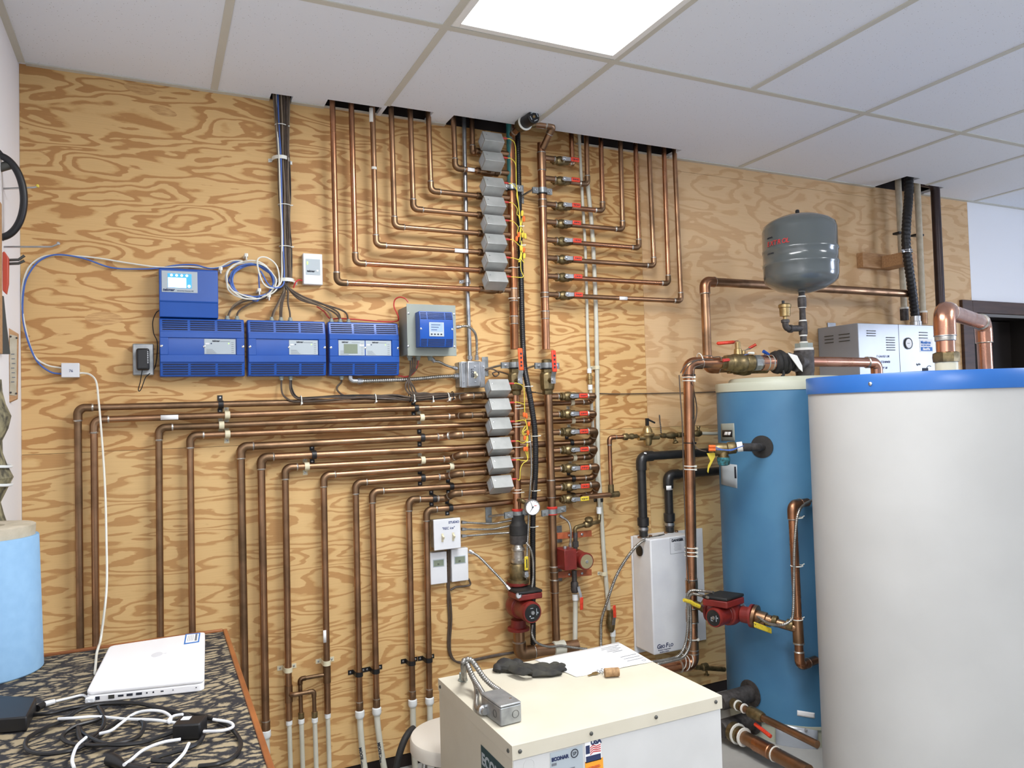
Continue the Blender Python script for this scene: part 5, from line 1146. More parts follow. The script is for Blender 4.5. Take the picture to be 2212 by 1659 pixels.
# wooden blocking
a = W(1867, 544, .05); b = W(1947, 575, .05)
r = root('wooden_block', (a.x + .1, 0, b.z)); m = M(); m.box(a.x, a.x + .25, -.04, -.0005, W(1870, 577, .04).z, a.z); m.build('backing_block', 'wood_raw', r, bevel=.002)
c = W(1930, 543, .13); m = M(); m.box(a.x + .14, c.x + .12, -.17, -.041, c.z - .075, c.z - .01); m.build('arm', 'wood_raw', r, bevel=.002)
tag(r, 'raw wooden block on the wall reaching out to the black hose', 'wood block')
q = W(1959, 545, .203); m = M(); m.torus(q, ZV + V(.05, 0, 0), .0255, .004, 24, 6); m.torus(q + ZV*.01, ZV + V(.05, 0, 0), .0255, .003, 24, 6); m.lathe(q + V(-.04, -.006, .003), V(0, -1, .1), [(.011, 0), (.009, .006), (.004, .008)], 10); o = m.build('hose_clamp', 'chrome'); tag(o, 'shiny clamp holding the black hose to the wooden block', 'clamp')

# ------------------------------------------------------------------ white wall cabinet with the black pipes
gx0, gx1, gz0, gz1, gd = 2.325, 2.55, .272, .79, .15
r = root('pump_cabinet', (2.45, 0, gz0))
m = M(); m.box(gx0, gx1, -gd, -.013, gz0 + .02, gz1); m.build('cover', 'plastic_white', r, bevel=.006, seg=3)
m = M(); m.box(gx0 - .002, 2.725, -.012, -.001, gz0 - .01, gz1 - .005); m.build('back_plate', 'plastic_white', r, bevel=.002)
q = V(gx0 - .001, -.07, W(1372, 1191, .07).z); m = M(); m.lathe(q, -XV, [(.024, 0), (.024, .004), (.018, .005)], 20); m.build('grommet', 'black', r)
a = W(1447, 1163, gd); b = W(1480, 1193, gd); yq = -gd - .0006
m = M(); 
for q_ in ((a.x, b.x, a.z - .0008, a.z), (a.x, b.x, b.z, b.z + .0008), (a.x, a.x + .0008, b.z, a.z), (b.x - .0008, b.x, b.z, a.z)): m.box(q_[0], q_[1], yq, -gd + .001, q_[2], q_[3])
for k in range(6): m.box(a.x + .02 + (k % 2)*.003, b.x - .02, yq, -gd + .001, a.z - .025 - k*.006, a.z - .0243 - k*.006)
m.build('warning_label', 'ink', r)
text('DANGER', .0155, (a.x + .0085, yq - .0003, a.z - .016), XV, ZV, 'ink', r, bold=.0008)
g_ = W(1419, 1402, gd)
for s_, sz, dx in (('G', .026, 0), ('EO', .018, .019), ('F', .027, .047), ('LO', .018, .063)): text(s_, sz, (g_.x + dx, yq, g_.z), XV, ZV, 'decal_navy', r, bold=.0005, shear=.12)
text('Products Corporation', .0075, (g_.x + .006, yq, g_.z - .010), XV, ZV, 'decal_navy', r, shear=.2); text('Bedford, Indiana', .0075, (g_.x + .014, yq, g_.z - .019), XV, ZV, 'decal_navy', r, shear=.2)
tag(r, 'white wall cabinet with a DANGER label, under the black pipes', 'pump cabinet')
for k, (vx, vy, d, hy, lab) in enumerate(((1390, 1150, .085, 986, 'thick black pipe rising from the white cabinet, left and taller'), (1446.5, 1135, .05, 1026, 'thick black pipe rising from the white cabinet, right and shorter'))):
    b = W(vx, vy, d); b.z = gz1 + .005; c = W(vx - 1, hy, d); c.x = b.x; e = V(c.x + (.52 if k == 0 else .36), -d, c.z)
    rt = pipe_run([b, c, e], r=.0195, mt='black_pipe', label=lab, fr_=.03, ext=.03, name='plastic_pipe', emt='black_pipe', sk=1.22, rings=False)
    m = M(); m.lathe(b + ZV*.045, ZV, [(.0195, 0), (.0255, .002), (.026, .036), (.0235, .038)], 20); m.build('coupling', 'black_pipe', rt)
    m = M(); m.lathe(b, ZV, [(.017, 0), (.017, .02), (.021, .022), (.021, .04)], 16); m.build('threaded_adapter', 'iron', rt)
    m = M(); m.lathe(b + ZV*.028, ZV, [(.0225, 0), (.0225, .012)], 16); m.build('hose_band', 'steel', rt)
    if k == 0: q = c + V(.006, -.0245, .016); m = M(); m.ob(q, V(.006, 0, -.001), V(0, .001, 0), V(0, .001, .003)); m.build('sticker', 'paper', rt)
    else: band(rt, W(1441, 1053, d), ZV, .0245, .02, 'paper', 'sticker', 'white printed label', -.8, .8)
    for s in (-1, 1): m = M(); m.lathe(b + V(.03*s, -.01, -.004), ZV, [(.008, 0), (.008, .006), (.004, .008)], 8); m.build('lug', 'copper_old', rt)

# ------------------------------------------------------------------ circulator pumps
def circ(name, c, ax, label, s=1.0, L=.12, mr=1.0, boxmt='pump_red', disc='pump_black'):
    """body round the pipe at c, motor pointing along ax (horizontal)"""
    ax = ax.normalized(); sd = ZV.cross(ax); r = root(name, c)
    m = M(); m.lathe(c - ax*.035*s, ax, [(.036*s, 0), (.046*s, .01*s), (.05*s, .04*s), (.046*s, .062*s), (.04*s, .066*s)], 24)
    m.build('volute', boxmt, r)
    R = .0355*mr; m = M(); m.lathe(c + ax*.028*s, ax, [(R*1.2, 0), (R*1.2, .008), (R*1.14, .01), (R*1.2, L - .040*s), (R*1.2, L - .034*s), (R*1.12, L - .028*s), (R*1.0, L - .028*s)], 32); mo = m.build('motor', boxmt, r)
    m = M(); m.lathe(c + ax*L, ax, [(R*.98, -.001), (R*.98, .001), (0, .001)], 28); dd = m.build('name_plate', disc, mo)
    m = M(); m.lathe(c + ax*(L + .001), ax, [(.0085*mr, 0), (.0075*mr, .003), (.003, .003)], 14); m.build('centre_screw', 'steel', mo)
    return r, dd
# large red pump under the left header
zp = W(1121, 1308, .075).z; pc = V(1.716, -.078, zp)
r, dd = circ('circulator_pump', pc, V(.02, -1, 0), '', 1.0, .124, .98)
k = 1.05
m = M(); zt_ = zp + .046; P = [V(pc.x - .050, -.085, zt_), V(pc.x + .055, -.085, zt_), V(pc.x + .058, -.185, zt_), V(pc.x - .046, -.185, zt_)]
m.prism(P, V(0, 0, .024)); m.build('terminal_box', 'pump_red', r, bevel=.005, seg=3)
m = M(); m.prism([p + V(0, 0, .025) for p in P], V(0, 0, .010)); m.build('terminal_lid', 'pump_black', r, bevel=.003)
m = M(); m.lathe(V(pc.x - .04, -.17, zt_ + .02), V(-.5, -1, .2), [(.013, -.02), (.013, .01), (.009, .014)], 12); m.build('connector', 'steel', r)
for z, s_ in ((zp + .085, 1), (zp - .085, -1)):
    m = M(); m.lathe(V(pc.x, -.075, z), ZV*s_, [(.03, -.03), (.032, 0), (.045, .002), (.045, .012), (.03, .013)], 20); m.build('flange', 'pump_red', r)
m = M()
nn = V(.02, -1, 0).normalized(); c_ = pc + nn*.1255
for dx, dz, w_, h_ in ((.017, .002, .002, .026), (.022, -.002, .004, .006), (-.012, -.012, .005, .005), (-.004, .018, .012, .002), (-.002, -.02, .014, .003)): m.ob(c_ + V(dx, 0, dz), V(w_/2, 0, 0), V(0, .0008, 0), V(0, 0, h_/2))
m.build('plate_print', 'panel_grey', dd)
tag(r, 'large dark red circulator pump with a black lid, under the gauge', 'pump')
# valve, unions and adapter above that pump
r = root('pump_stack', V(pc.x, -.075, zp + .1))
def zy(y, d=.075): return W(1120, y, d).z
m = M(); m.lathe(V(pc.x + .004, -.075, 0), ZV, [(.046, zy(1258)), (.046, zy(1250)), (.034, zy(1249)), (.036, zy(1240)), (.036, zy(1222)), (.03, zy(1217))], 10); m.build('valve_body', 'brass', r)
m = M(); m.lathe(V(pc.x + .008, -.075, 0), ZV, [(.026, zy(1217)), (.029, zy(1214)), (.029, zy(1208)), (.024, zy(1206)), (.024, zy(1190)), (.028, zy(1188)), (.028, zy(1184)), (.022, zy(1180)), (.021, zy(1170))], 18); m.build('union', 'solder', r)
m = M(); m.lathe(V(pc.x + .010, -.075, 0), ZV, [(.034, zy(1174)), (.036, zy(1160)), (.035, zy(1155))], 18); m.build('reducer', 'iron', r)
m = M(); m.lathe(V(pc.x + .012, -.075, 0), ZV, [(.03, zy(1157)), (.037, zy(1154)), (.037, zy(1134)), (.03, zy(1130)), (.026, zy(1122)), (.026, zy(1112))], 20); m.build('rubber_sleeve', 'black_soft', r)
q = W(1137, 1217, .13); m = M(); m.ob(q, V(.0085, 0, 0), V(0, .004, 0), V(.0005, 0, .028)); hh = m.build('handle', 'grip_yellow', r, bevel=.004, seg=3); hh['label'] = 'yellow valve lever'
m = M(); m.ob(q + V(0, -.0045, 0), V(.0022, 0, 0), V(0, .0004, 0), V(0, 0, .017)); m.build('grip_marking', 'ink', hh)
m = M(); m.box(q.x - .008, q.x + .008, q.y, -.075, q.z - .056, q.z - .034); m.lathe(q + V(0, -.001, -.047), V(0, -1, 0), [(.007, 0), (.007, .006)], 6); m.build('stem', 'steel', r)
tag(r, 'stack of brass valve with yellow lever, unions and black sleeve above the pump', 'pipe fitting')
z0 = zp - .085 - .012; zq = W(1165, 1404, .075).z
pts = [V(pc.x, -.075, z0), V(pc.x + .002, -.075, zq), V(pc.x + .26, -.10, zq)]
rt = pipe_run(pts, r=.0235, mt='copper_old', label='thick copper elbow leaving the bottom of the large red pump', fr_=.045, ext=.02)
m = M(); q = pts[-1]; m.lathe(q - V(.11, -.011, 0), V(1, -.1, 0), [(.0235, 0), (.029, .003), (.029, .05), (.024, .052)], 18); m.build('plastic_coupling', 'pex', rt)
# small red pump
zs = W(1240, 1208, .08).z; sc = V(W(1240, 1206, .08).x + .004, -.075, zs)
r, dd = circ('circulator_pump', sc + V(.016, .01, 0), V(0, -1, 0), '', .78, .085, .84, disc='plate_gold')
a = W(1219, 1189, .15); b = W(1247, 1230, .15); m = M(); m.box(a.x, b.x, -.15, -.07, b.z, a.z); m.build('terminal_box', 'pump_red', r, bevel=.003)
m = M(); m.lathe(V((a.x + b.x)/2 - .006, -.115, a.z), ZV, [(.009, 0), (.009, .008), (.007, .01)], 10); m.build('connector', 'steel', r)
tag(r, 'small red circulator pump with a pale gold face', 'pump')
r = root('pump_piping', V(sc.x, -.075, zs - .12)); px_ = sc.x + .012
m = M(); m.tube(pp((1243, 1186, .08), (1243, 1150, .08)), .0095, 10); m.lathe(W(1243, 1176, .08), ZV, [(.014, -.01), (.014, .012)], 8); m.build('upper_pipe', 'iron', r)
m = M(); m.tube(fil(pp((1243, 1155, .08), (1241.5, 1140, .08), (1262, 1134, .08), (1285, 1129, .08), (1294, 1127, .06), (1294.5, 1112, .05)), .012), .0085, 10); m.lathe(W(1262, 1134, .08), V(1, 0, .12), [(.011, 0), (.014, .004), (.016, .02), (.0125, .036)], 12); m.build('check_valve', 'brass', r)
m = M(); m.lathe(W(1272, 1130, .08), V(-.2, -.4, 1), [(.013, 0), (.014, .012), (.018, .014), (.018, .022), (.012, .026)], 10); m.build('bonnet', 'brass', r)
m = M(); m.tube(pp((1240.5, 1232, .08), (1241, 1258, .08)), .011, 10); m.lathe(W(1241, 1262, .08), ZV, [(.013, -.035), (.0165, -.025), (.0165, .005), (.013, .012)], 10); m.build('lower_valve', 'iron', r)
m = M(); m.ribbon(pp((1249.5, 1267, .105), (1250.5, 1274, .108), (1253, 1282, .118), (1255, 1292, .12)), V(.012, 0, .002), .0025); h = m.build('handle', 'steel', r)
q = W(1256.3, 1304, .122); m = M(); m.ob(q, V(.0075, 0, 0), V(0, .0032, 0), V(.0012, 0, .026)); m.build('grip', 'grip_red', h, bevel=.003)
tag(r, 'brass fittings with a drooping red lever above and below the small pump', 'pipe fitting')
pex_a = W(1243, 1290, .08); m = M(); m.tube([pex_a, W(1242, 1390, .08), V(W(1242, 1390, .08).x, -.08, 0)], .0105, 10); o = m.build('plastic_tube', 'pex'); m = M(); m.lathe(pex_a, ZV, [(.0135, -.012), (.0135, .012)], 12); m.build('fitting', 'pex_fit', o); tag(o, 'pale tube dropping from the small red pump', 'tube')
for k, (y0, y1, lab) in enumerate(((1158, 1147, 'orange strut bracket above the small red pump'), (1242, 1231, 'orange strut bracket below the small red pump'))):
    a = W(1203, y0, .06); b = W(1277, y1 + 5, .06); m = M(); ax = (b - a)/2; m.ob((a + b)/2, ax, V(0, .005, 0), V(0, 0, .013)); o = m.build('strut_bracket', 'orange_bracket', bevel=.001); tag(o, lab, 'bracket')
    for t in (.33, .7): m = M(); m.lathe(a.lerp(b, t) + V(0, -.005, 0), V(0, -1, 0), [(.006, 0), (.006, .005), (.003, .007)], 6); m.build('bolt', 'steel', o)
    q = W(1212, y0 - 3, .02); m = M(); m.box(q.x - .014, q.x + .014, -.004, -.0005, q.z - .036, q.z + .036); m.box(q.x - .005, q.x + .005, -.055, -.004, q.z - .005, q.z + .005); m.build('wall_plate', 'zinc_bracket', o, bevel=.001)
# pump between riser and right pipe
ra = V(2.423, -.30, .535); rc = V(2.615, -.68, .497); dP = (rc - ra).normalized(); hz = V(dP.x, dP.y, 0).normalized(); mx_ = V(-.97, -.24, 0).normalized()
pc3 = ra.lerp(rc, .38)
r, dd = circ('circulator_pump', pc3, mx_, '', 1.0, .112, .90)
zt_ = pc3.z + .040; q = pc3 + mx_*.042
m = M(); P = [q + mx_*sx*.060 + hz*sy*.052 + V(0, 0, zt_ - q.z) for sx, sy in ((-1, -1), (1, -1), (1, 1), (-1, 1))]; m.prism(P, V(0, 0, .028)); m.build('terminal_box', 'pump_red', r, bevel=.005, seg=3)
m = M(); m.prism([p + V(0, 0, .029) for p in P], V(0, 0, .012)); m.build('terminal_lid', 'pump_black', r, bevel=.004)
for s in (-1, 1): m = M(); m.lathe(pc3 + hz*s*.085, hz*s, [(.032, -.035), (.034, 0), (.046, .002), (.046, .012), (.03, .013)], 20); m.build('flange', 'pump_red', r)
m = M()
sd = ZV.cross(mx_)
for dx, dz, w_, h_ in ((.014, .0, .002, .024), (.02, .003, .004, .005), (-.006, -.012, .010, .002), (-.01, -.004, .002, .012)): m.ob(pc3 + mx_*.1135 + sd*dx + ZV*dz, sd*(w_/2), mx_*.0006, ZV*(h_/2))
m.build('plate_print', 'panel_grey', dd)
tag(r, 'red circulator pump with a black dusty lid in front of the blue tank', 'pump')
r = root('pump_piping', ra)
m = M(); m.tube([ra, pc3 - hz*.098], .0165, 14); m.lathe(ra + dP*.04, dP, [(.02, 0), (.027, .004), (.027, .035), (.02, .04)], 10); m.build('left_valve', 'brass', r)
p3e = pc3 + hz*.098; m = M(); m.tube([p3e, rc], .0165, 14); m.lathe(p3e, (rc - p3e), [(.046, 0), (.046, .012), (.028, .014), (.028, .05), (.022, .053), (.022, .07)], 14); m.build('right_pipe', 'copper_old', r)
m = M(); m.lathe(p3e + dP*.075, dP, [(.019, 0), (.022, .002), (.022, .018), (.019, .02)], 14); m.lathe(p3e + dP*.13, dP, [(.0185, 0), (.0205, .002), (.0205, .025), (.0185, .027)], 14); m.build('couplings', 'brass', r)
g0, g1 = W(1511, 1310, .40), W(1477, 1296, .40); m = M(); m.tube([g0, g0.lerp(g1, .4) , g0.lerp(g1, .55) + ZV*.004, g1 + ZV*.0], [.008, .0085, .008, .007], 8); h = m.build('left_handle', 'grip_yellow', r)
m = M(); m.tube([ra + V(.03, -.05, 0), g0], .006, 8); m.build('left_stem', 'steel', r)
g0, g1 = W(1629, 1349, .60), W(1666, 1363, .60); m = M(); m.ob((g0 + g1)/2, (g1 - g0)/2, V(0, .004, 0), V(0, 0, .011)); m.build('right_handle', 'grip_yellow', r, bevel=.003)
m = M(); m.tube([g0, p3e + dP*.04], .006, 8); m.build('right_stem', 'brass', r)
tag(r, 'copper and brass piping with two yellow levers at the pump on the blue tank', 'pipe')
pz = V(2.62, -.68, 0)
rt = pipe_run([V(2.72, -.66, .972), V(2.618, -.68, .972), V(2.625, -.68, .352), V(2.73, -.66, .352)], r=.0165, mt='copper', label='copper pipe running down between the blue tank and the white tank', fr_=.035, ext=.02, emt='copper')
m = M(); m.tube([V(2.6215, -.68, .535), V(2.6235, -.68, .44)], .0205, 14); m.m = 1; m.lathe(V(2.6235, -.68, .437), ZV, [(.0212, 0), (.0212, .006)], 14); m.build('tee', ['copper_old', 'solder'], rt)
flexc(pp((1603, 1306, .47), (1612, 1314, .48), (1632, 1329, .55), (1660, 1347, .62), (1688, 1350, .68), (1706, 1342, .70), (1713, 1325, .705), (1715, 1250, .70), (1716, 1190, .70), (1719, 1140, .70), (1724, 1110, .70), (1734, 1092, .69), (1756, 1080, .67)), .0058, 'metal flex climbing the copper pipe beside the white tank', ends=(1, 0))
for py, lab in ((1118, 'white tie near the top of the pipe beside the white tank'), (1222, 'white tie halfway on the pipe beside the white tank'), (1337, 'white tie low on the pipe beside the white tank')):
    q = W(1721, py, .685); m = M(); m.torus(q, ZV, .0225, .002, 20, 6); m.tube([q + V(.02, -.006, 0), q + V(.034, -.006, .004)], .0022, 6); o = m.build('zip_tie', 'tie_white'); tag(o, lab, 'zip tie', 'zip ties')
# flex along the riser
flexc(pp((1408, 1430, .33), (1440, 1425, .335), (1467, 1416, .335), (1481, 1388.6, .335), (1486, 1349, .335), (1486, 1309, .335), (1484, 1289, .34), (1493, 1276, .35), (1519, 1277, .38), (1541, 1280, .43)), .0062, 'metal flex along the thick riser to the pump lid, upper one', ends=(0, 0))
flexc(pp((1420, 1434, .335), (1452, 1427, .34), (1477, 1418, .34), (1490, 1392, .34), (1492, 1350, .34), (1491, 1312, .34), (1488, 1292, .345), (1496, 1283, .36), (1512, 1286, .39), (1530, 1291, .45)), .0062, 'metal flex along the thick riser to the pump lid, lower one', ends=(0, 0))
flexc(pp((1298, 1400, .02), (1298, 1370, .02), (1299, 1340, .025), (1310, 1303.5, .05), (1332, 1242.8, .08), (1360, 1197, .1), (1388, 1169, .11), (1420, 1159, .10), (1434, 1156, .08)), .0068, 'metal flex arching from the floor to the top of the white cabinet', ends=(0, 0))
flexc(pp((1150, 1350, .09), (1149, 1368, .11), (1156, 1385, .12), (1172, 1394, .12), (1192, 1397, .12), (1212, 1395, .12), (1240, 1399, .13), (1268, 1402, .14)), .0055, 'metal flex curling out below the large red pump', ends=(0, 0))
for k, (px, py) in enumerate(((1477, 1425), (1485, 1428), (1492, 1422))):
    q = W(px, py, .30); m = M(); m.torus(W(px - 5, py + 4, .29), V(1, 0, -.2), .031, .002, 20, 6); o = m.build('zip_tie', 'tie_white'); tag(o, 'white tie around the foot bend of the riser, ' + ('left', 'middle', 'right')[k], 'zip tie', 'zip ties')
for P, lab in ((pp((1467, 810, .325), (1470, 860, .325), (1474, 920, .325), (1476, 1000, .325), (1479, 1100, .325), (1483, 1200, .325), (1488, 1260, .325)), 'brown wire tied along the left of the thick riser'), (pp((1494, 826, .325), (1499, 845, .31), (1505, 880, .29), (1503, 905, .29), (1496, 935, .31), (1499, 957, .325), (1505, 968, .33), (1515, 973, .35), (1526, 975, .37)), 'brown wire bowing away from the right of the thick riser')): cable(P, .0026, 'cable_brown', lab, k=8)
# drain valve at the floor
r = root('drain_valve', W(1530, 1445, .1)); m = M(); m.tube(pp((1500, 1441, .12), (1565, 1446, .12)), .011, 12); m.lathe(W(1516, 1442, .12), XV, [(.012, 0), (.017, .004), (.017, .03), (.012, .034)], 8); m.build('drain_body', 'brass', r); m = M(); m.lathe(W(1526, 1450, .12), -ZV, [(.006, 0), (.006, .012), (.012, .013), (.012, .018)], 10); m.build('knob', 'brass', r); tag(r, 'brass drain valve near the floor behind the cream box', 'valve')
# ------------------------------------------------------------------ relief valve on the blue tank
fc = CY(1646, 965, BC, BR); fn = (fc - V(BC[0], BC[1], fc.z)).normalized(); 
r = root('relief_valve', fc)
m = M(); m.lathe(fc - fn*.001, fn, [(.046, 0), (.046, .004), (.02, .005)], 28); m.build('escutcheon', 'black_soft', r)
n2 = fc + fn*.045; t2 = W(1612, 965, -n2.y); p4 = W(1538, 972, .47); p3_ = W(1590, 966, .53)
m = M(); m.tube(fil([fc, n2, p3_], .02), .0165, 14); m.build('nipple', 'iron', r)
m = M(); ax = (p4 - p3_).normalized(); m.lathe(p3_ - ax*.025, ax, [(.02, 0), (.02, .02), (.018, .022)], 14); m.build('tape_band', 'tape', r)
m = M(); m.lathe(p3_, ax, [(.022, 0), (.025, .004), (.025, .03), (.021, .034), (.024, .05), (.026, .07), (.024, .085), (.02, .088)], 12); m.lathe(p3_ + ax*.05, -ZV, [(.02, 0), (.02, .03), (.024, .032), (.024, .05)], 10); vb = m.build('valve_body', 'brass', r)
m = M(); m.lathe(p3_ + ax*.05 - ZV*.034, -ZV, [(.0255, 0), (.026, .012), (.022, .03), (.012, .034)], 12); m.build('corroded_fitting', 'verdigris', r)
m = M(); m.lathe(p3_ + ax*.088, ax, [(.026, 0), (.027, .008), (.022, .016), (.01, .018)], 18); m.build('cap', 'brass', r)
for dy in (0, 1): m = M(); m.tube(pp((1531, 964.5 + dy*7, .51), (1545, 964.5 + dy*7, .52)), .006, 8); m.build('wire_nut', 'nut_orange', r)
for k in range(2): m = M(); m.tube(cr(pp((1546, 966 + k*5, .52), (1560, 971 + k, .55), (1580, 973 - k*2, .57), (1597, 966, .575), (1606, 963, .57)), 6), .0018, 6); m.build('wire', 'cable_blue', r)
tag(r, 'brass relief valve with orange wire nuts on the side of the blue tank', 'valve')
m = M(); P = pp((1527, 979, .50), (1544, 978, .505), (1545, 986, .51), (1538, 1000, .505), (1532, 1012, .50), (1530, 1022, .50), (1528, 1018, .50), (1530, 1005, .50), (1535, 996, .505)); m.prism(P, V(0, .0015, 0)); o = m.build('hanging_tag', 'tag_yellow'); tag(o, 'torn yellow tag hanging from the relief valve', 'tag')
# ------------------------------------------------------------------ pipes low on the blue tank
for z, x, r0, y0, y1, lab, red in ((.172, 2.468, .0135, -.46, -.90, 'thin copper pipe low beside the tanks with a red lever', True), (.062, 2.462, .026, -.47, -.86, 'thick copper pipe lowest beside the tanks', False)):
    r = root('drain_pipe', V(x, y0, z))
    m = M(); m.tube(fil([V(2.63, -.43, z), V(x, -.44, z), V(x, y1, z)], .03), r0*1.0 if not red else .0135, 16); m.build('pipe', 'copper_old', r)
    m = M(); k = .034 if red else .036; m.lathe(V(2.60, -.431, z), V(-1, -.05, 0), [(.055, 0), (.055, .004), (k, .006), (k, .16), (k*.9, .17)], 20); m.build('reducer', 'iron', r)
    m = M(); m.lathe(V(x, -.475, z), -YV, [(r0*1.5, 0), (r0*1.5, .02), (r0*1.25, .022), (r0*1.25, .045)], 16); m.m = 1; m.lathe(V(x, -.50, z), -YV, [(r0*1.55, 0), (r0*1.55, .006)], 16); m.lathe(V(x, -.535, z), -YV, [(r0*1.4, 0), (r0*1.4, .006)], 16); m.build('couplings', ['brass', 'tape'], r)
    if red:
        m = M(); m.lathe(V(x, -.565, z), -YV, [(.016, 0), (.021, .004), (.023, .03), (.021, .06), (.017, .075)], 12); m.build('valve_body', 'brass', r)
        m = M(); m.tube([W(1631, 1564, .60), W(1665, 1591, .68)], .0075, 8); m.build('lever', 'grip_red', r)
    else:
        m = M(); m.lathe(V(x, -.60, z), -YV, [(.026, 0), (.029, .003), (.029, .08), (.0265, .083)], 18); m.m = 1; m.lathe(V(x, -.70, z), -YV, [(.0292, 0), (.0292, .004)], 18); m.build('sleeve', ['copper', 'tape'], r)
    tag(r, lab, 'pipe')

# ------------------------------------------------------------------ header hardware: bypass, big valves, clamps, gauge
bp = [V(1.885, -.075, 2.47), W(1194, 274, .15), W(1156, 268, .15), W(1128, 268, .15), W(1104, 288, .09)]
rt = pipe_run([V(1.885, -.09, 2.475), W(1195, 272, .16), W(1152, 268, .16)], r=.0135, mt='copper_old', label='short copper pipe joining the return header to the black knob valve', fr_=.02, ext=.012)
r = root('bypass_valve', W(1128, 272, .15)); c = W(1126, 270, .15); kn = W(1147, 248, .25)
m = M(); m.tube([W(1105, 292, .085), c], [.0125, .014], 12); m.m = 1; m.lathe(W(1110, 286, .1), (c - W(1105, 292, .085)), [(.0155, 0), (.0155, .006)], 12); m.build('inlet', ['copper_old', 'solder'], r)
ax = V(.06, -1, -.02).normalized(); m = M(); m.lathe(c + V(0, .02, 0), ax, [(.018, 0), (.027, .01), (.029, .03), (.031, .045), (.031, .05)], 18); m.tube([c, W(1156, 268, .16)], .0145, 12); m.build('valve_body', 'brass', r)
m = M(); m.lathe(c + ax*.030, ax, [(.032, 0), (.0325, .004), (.031, .005)], 20); m.build('white_ring', 'tie_white', r)
m = M(); m.lathe(c + ax*.034, ax, [(.0255, 0), (.025, .05), (.026, .054), (.026, .066), (.023, .069), (0, .069)], 18); kb = m.build('adjuster_knob', 'black', r)
f_ = c + ax*.104
for w_ in range(4): m = M(); a_ = w_*PI/2 + .5; m.ob(f_ + V(math.cos(a_), 0, math.sin(a_))*.016, V(-math.sin(a_), 0, math.cos(a_))*.008, ax*.0004, V(math.cos(a_), 0, math.sin(a_))*.0016); m.build('dial_print', 'panel_grey', kb)
m = M(); m.lathe(f_ - ax*.001, ax, [(.006, 0), (.005, .002), (0, .002)], 12); m.build('centre_screw', 'brass_pale', kb)
tag(r, 'black knob bypass valve sticking out just under the ceiling', 'valve')
def bigvalve(x, ztop, zbot, hx, label, mtg='grip_orange'):
    r = root('ball_valve', V(x, -.075, zbot)); h = ztop - zbot
    m = M(); m.lathe(V(x, -.075, zbot), ZV, [(.0205, 0), (.0225, .004), (.0225, .016), (.029, .024), (.031, h*.30), (.031, h*.55), (.029, h*.60), (.025, h*.63), (.025, h*.86), (.022, h*.88), (.022, h*.98), (.0185, h)], 10); m.build('valve_body', 'brass', r, sharp=30)
    sx_ = hx.x + .004; zc = W(1127, 822, .12).z; m = M(); m.lathe(V(sx_ - .004, -.09, zc), V(.1, -1, 0), [(.011, 0), (.009, .035)], 10); m.build('stem', 'brass', r)
    m = M(); P = [V(sx_, -.128, zc - .014), V(sx_, -.128, zc + .010), V(sx_ - .001, -.130, zc + .018), V(hx.x + .002, -.142, zc + .034), V(hx.x, -.146, zc + .05), V(hx.x, -.146, hx.z)]; m.ribbon(P, V(.021, 0, 0), .003); m.lathe(V(sx_, -.129, zc), V(0, -1, 0), [(.009, 0), (.008, .006)], 6); hd = m.build('handle', 'steel', r)
    m = M(); m.ob(V(hx.x, -.1475, hx.z), V(.0105, 0, 0), V(0, .004, 0), V(-.002, 0, .045)); g = m.build('grip', mtg, hd, bevel=.004, seg=3)
    m = M()
    for q in (-.026, -.012, .006, .022): m.box(hx.x - .004, hx.x + .004, -.1524, -.1512, hx.z + q - .004, hx.z + q + .004)
    m.build('grip_marking', 'ink', hd)
    tag(r, label, 'valve'); return r
bigvalve(1.732, W(1112, 776, .075).z, 1.43, W(1125, 776, .148), 'large brass ball valve with an upright orange lever, on the supply header')
bigvalve(1.881, W(1180, 776, .075).z, 1.43, W(1197, 780, .148), 'large brass ball valve with an upright orange lever, on the return header', 'grip_red')
def clamp(z, x, wl, wr, label, rr=.0172, tilt=0, d=.075, name='pipe_clamp', red=False, plate=None):
    r = root(name, V(x, -d, z)); R = rr + .002; hh = .0125
    for sy, nm in ((-1, 'front_half'), (1, 'rear_half')):
        P = [V(x - wl, -d + sy*.004, z - tilt*wl), V(x - R - .002, -d + sy*.004, z - tilt*R)]
        for k in range(9): w = PI*k/8; P.append(V(x - math.cos(w)*R, -d + sy*math.sin(w)*R + sy*.001, z - tilt*math.cos(w)*R))
        P += [V(x + R + .002, -d + sy*.004, z + tilt*R), V(x + wr, -d + sy*.004, z + tilt*wr)]
        m = M(); m.ribbon(P, V(0, 0, hh*2), .003); m.build(nm, 'zinc_bracket', r)
    for s in (-(wl*.72), wr*.72): m = M(); m.lathe(V(x + s, -d - .006, z + tilt*s), V(0, -1, 0), [(.0065, 0), (.0065, .005), (.004, .0055), (.004, .012)], 6); m.build('bolt', 'steel', r)
    m = M(); m.lathe(V(x, -d, z - hh - .003), ZV, [(R - .001, 0), (R + .003, .002), (R + .003, .006)], 18); m.build('gasket', 'black' if not red else 'rubber_red', r)
    if red: m = M(); m.lathe(V(x, -d, z + hh - .002), ZV, [(R + .003, 0), (R + .004, .006), (R - .001, .010)], 18); m.build('red_rubber', 'rubber_red', r)
    if plate is not None:
        m = M(); m.box(plate - .014, plate + .014, -.004, -.0005, z - .040, z + .040); m.build('wall_plate', 'zinc_bracket', r, bevel=.001)
        m = M(); m.tube([V(plate, -.004, z - .012), V(plate + (x + (wr if plate > x else -wl) - plate)*.6, -d*.6, z - .004), V(x + (wr if plate > x else -wl), -d, z)], .005, 8); m.build('stud', 'steel', r)
    tag(r, label, 'pipe clamp'); return r
zc1 = W(1100, 405, .075).z
clamp(zc1, 1.739, .03, .052, 'steel clamp on the supply header, third upper zone valve level', plate=None)
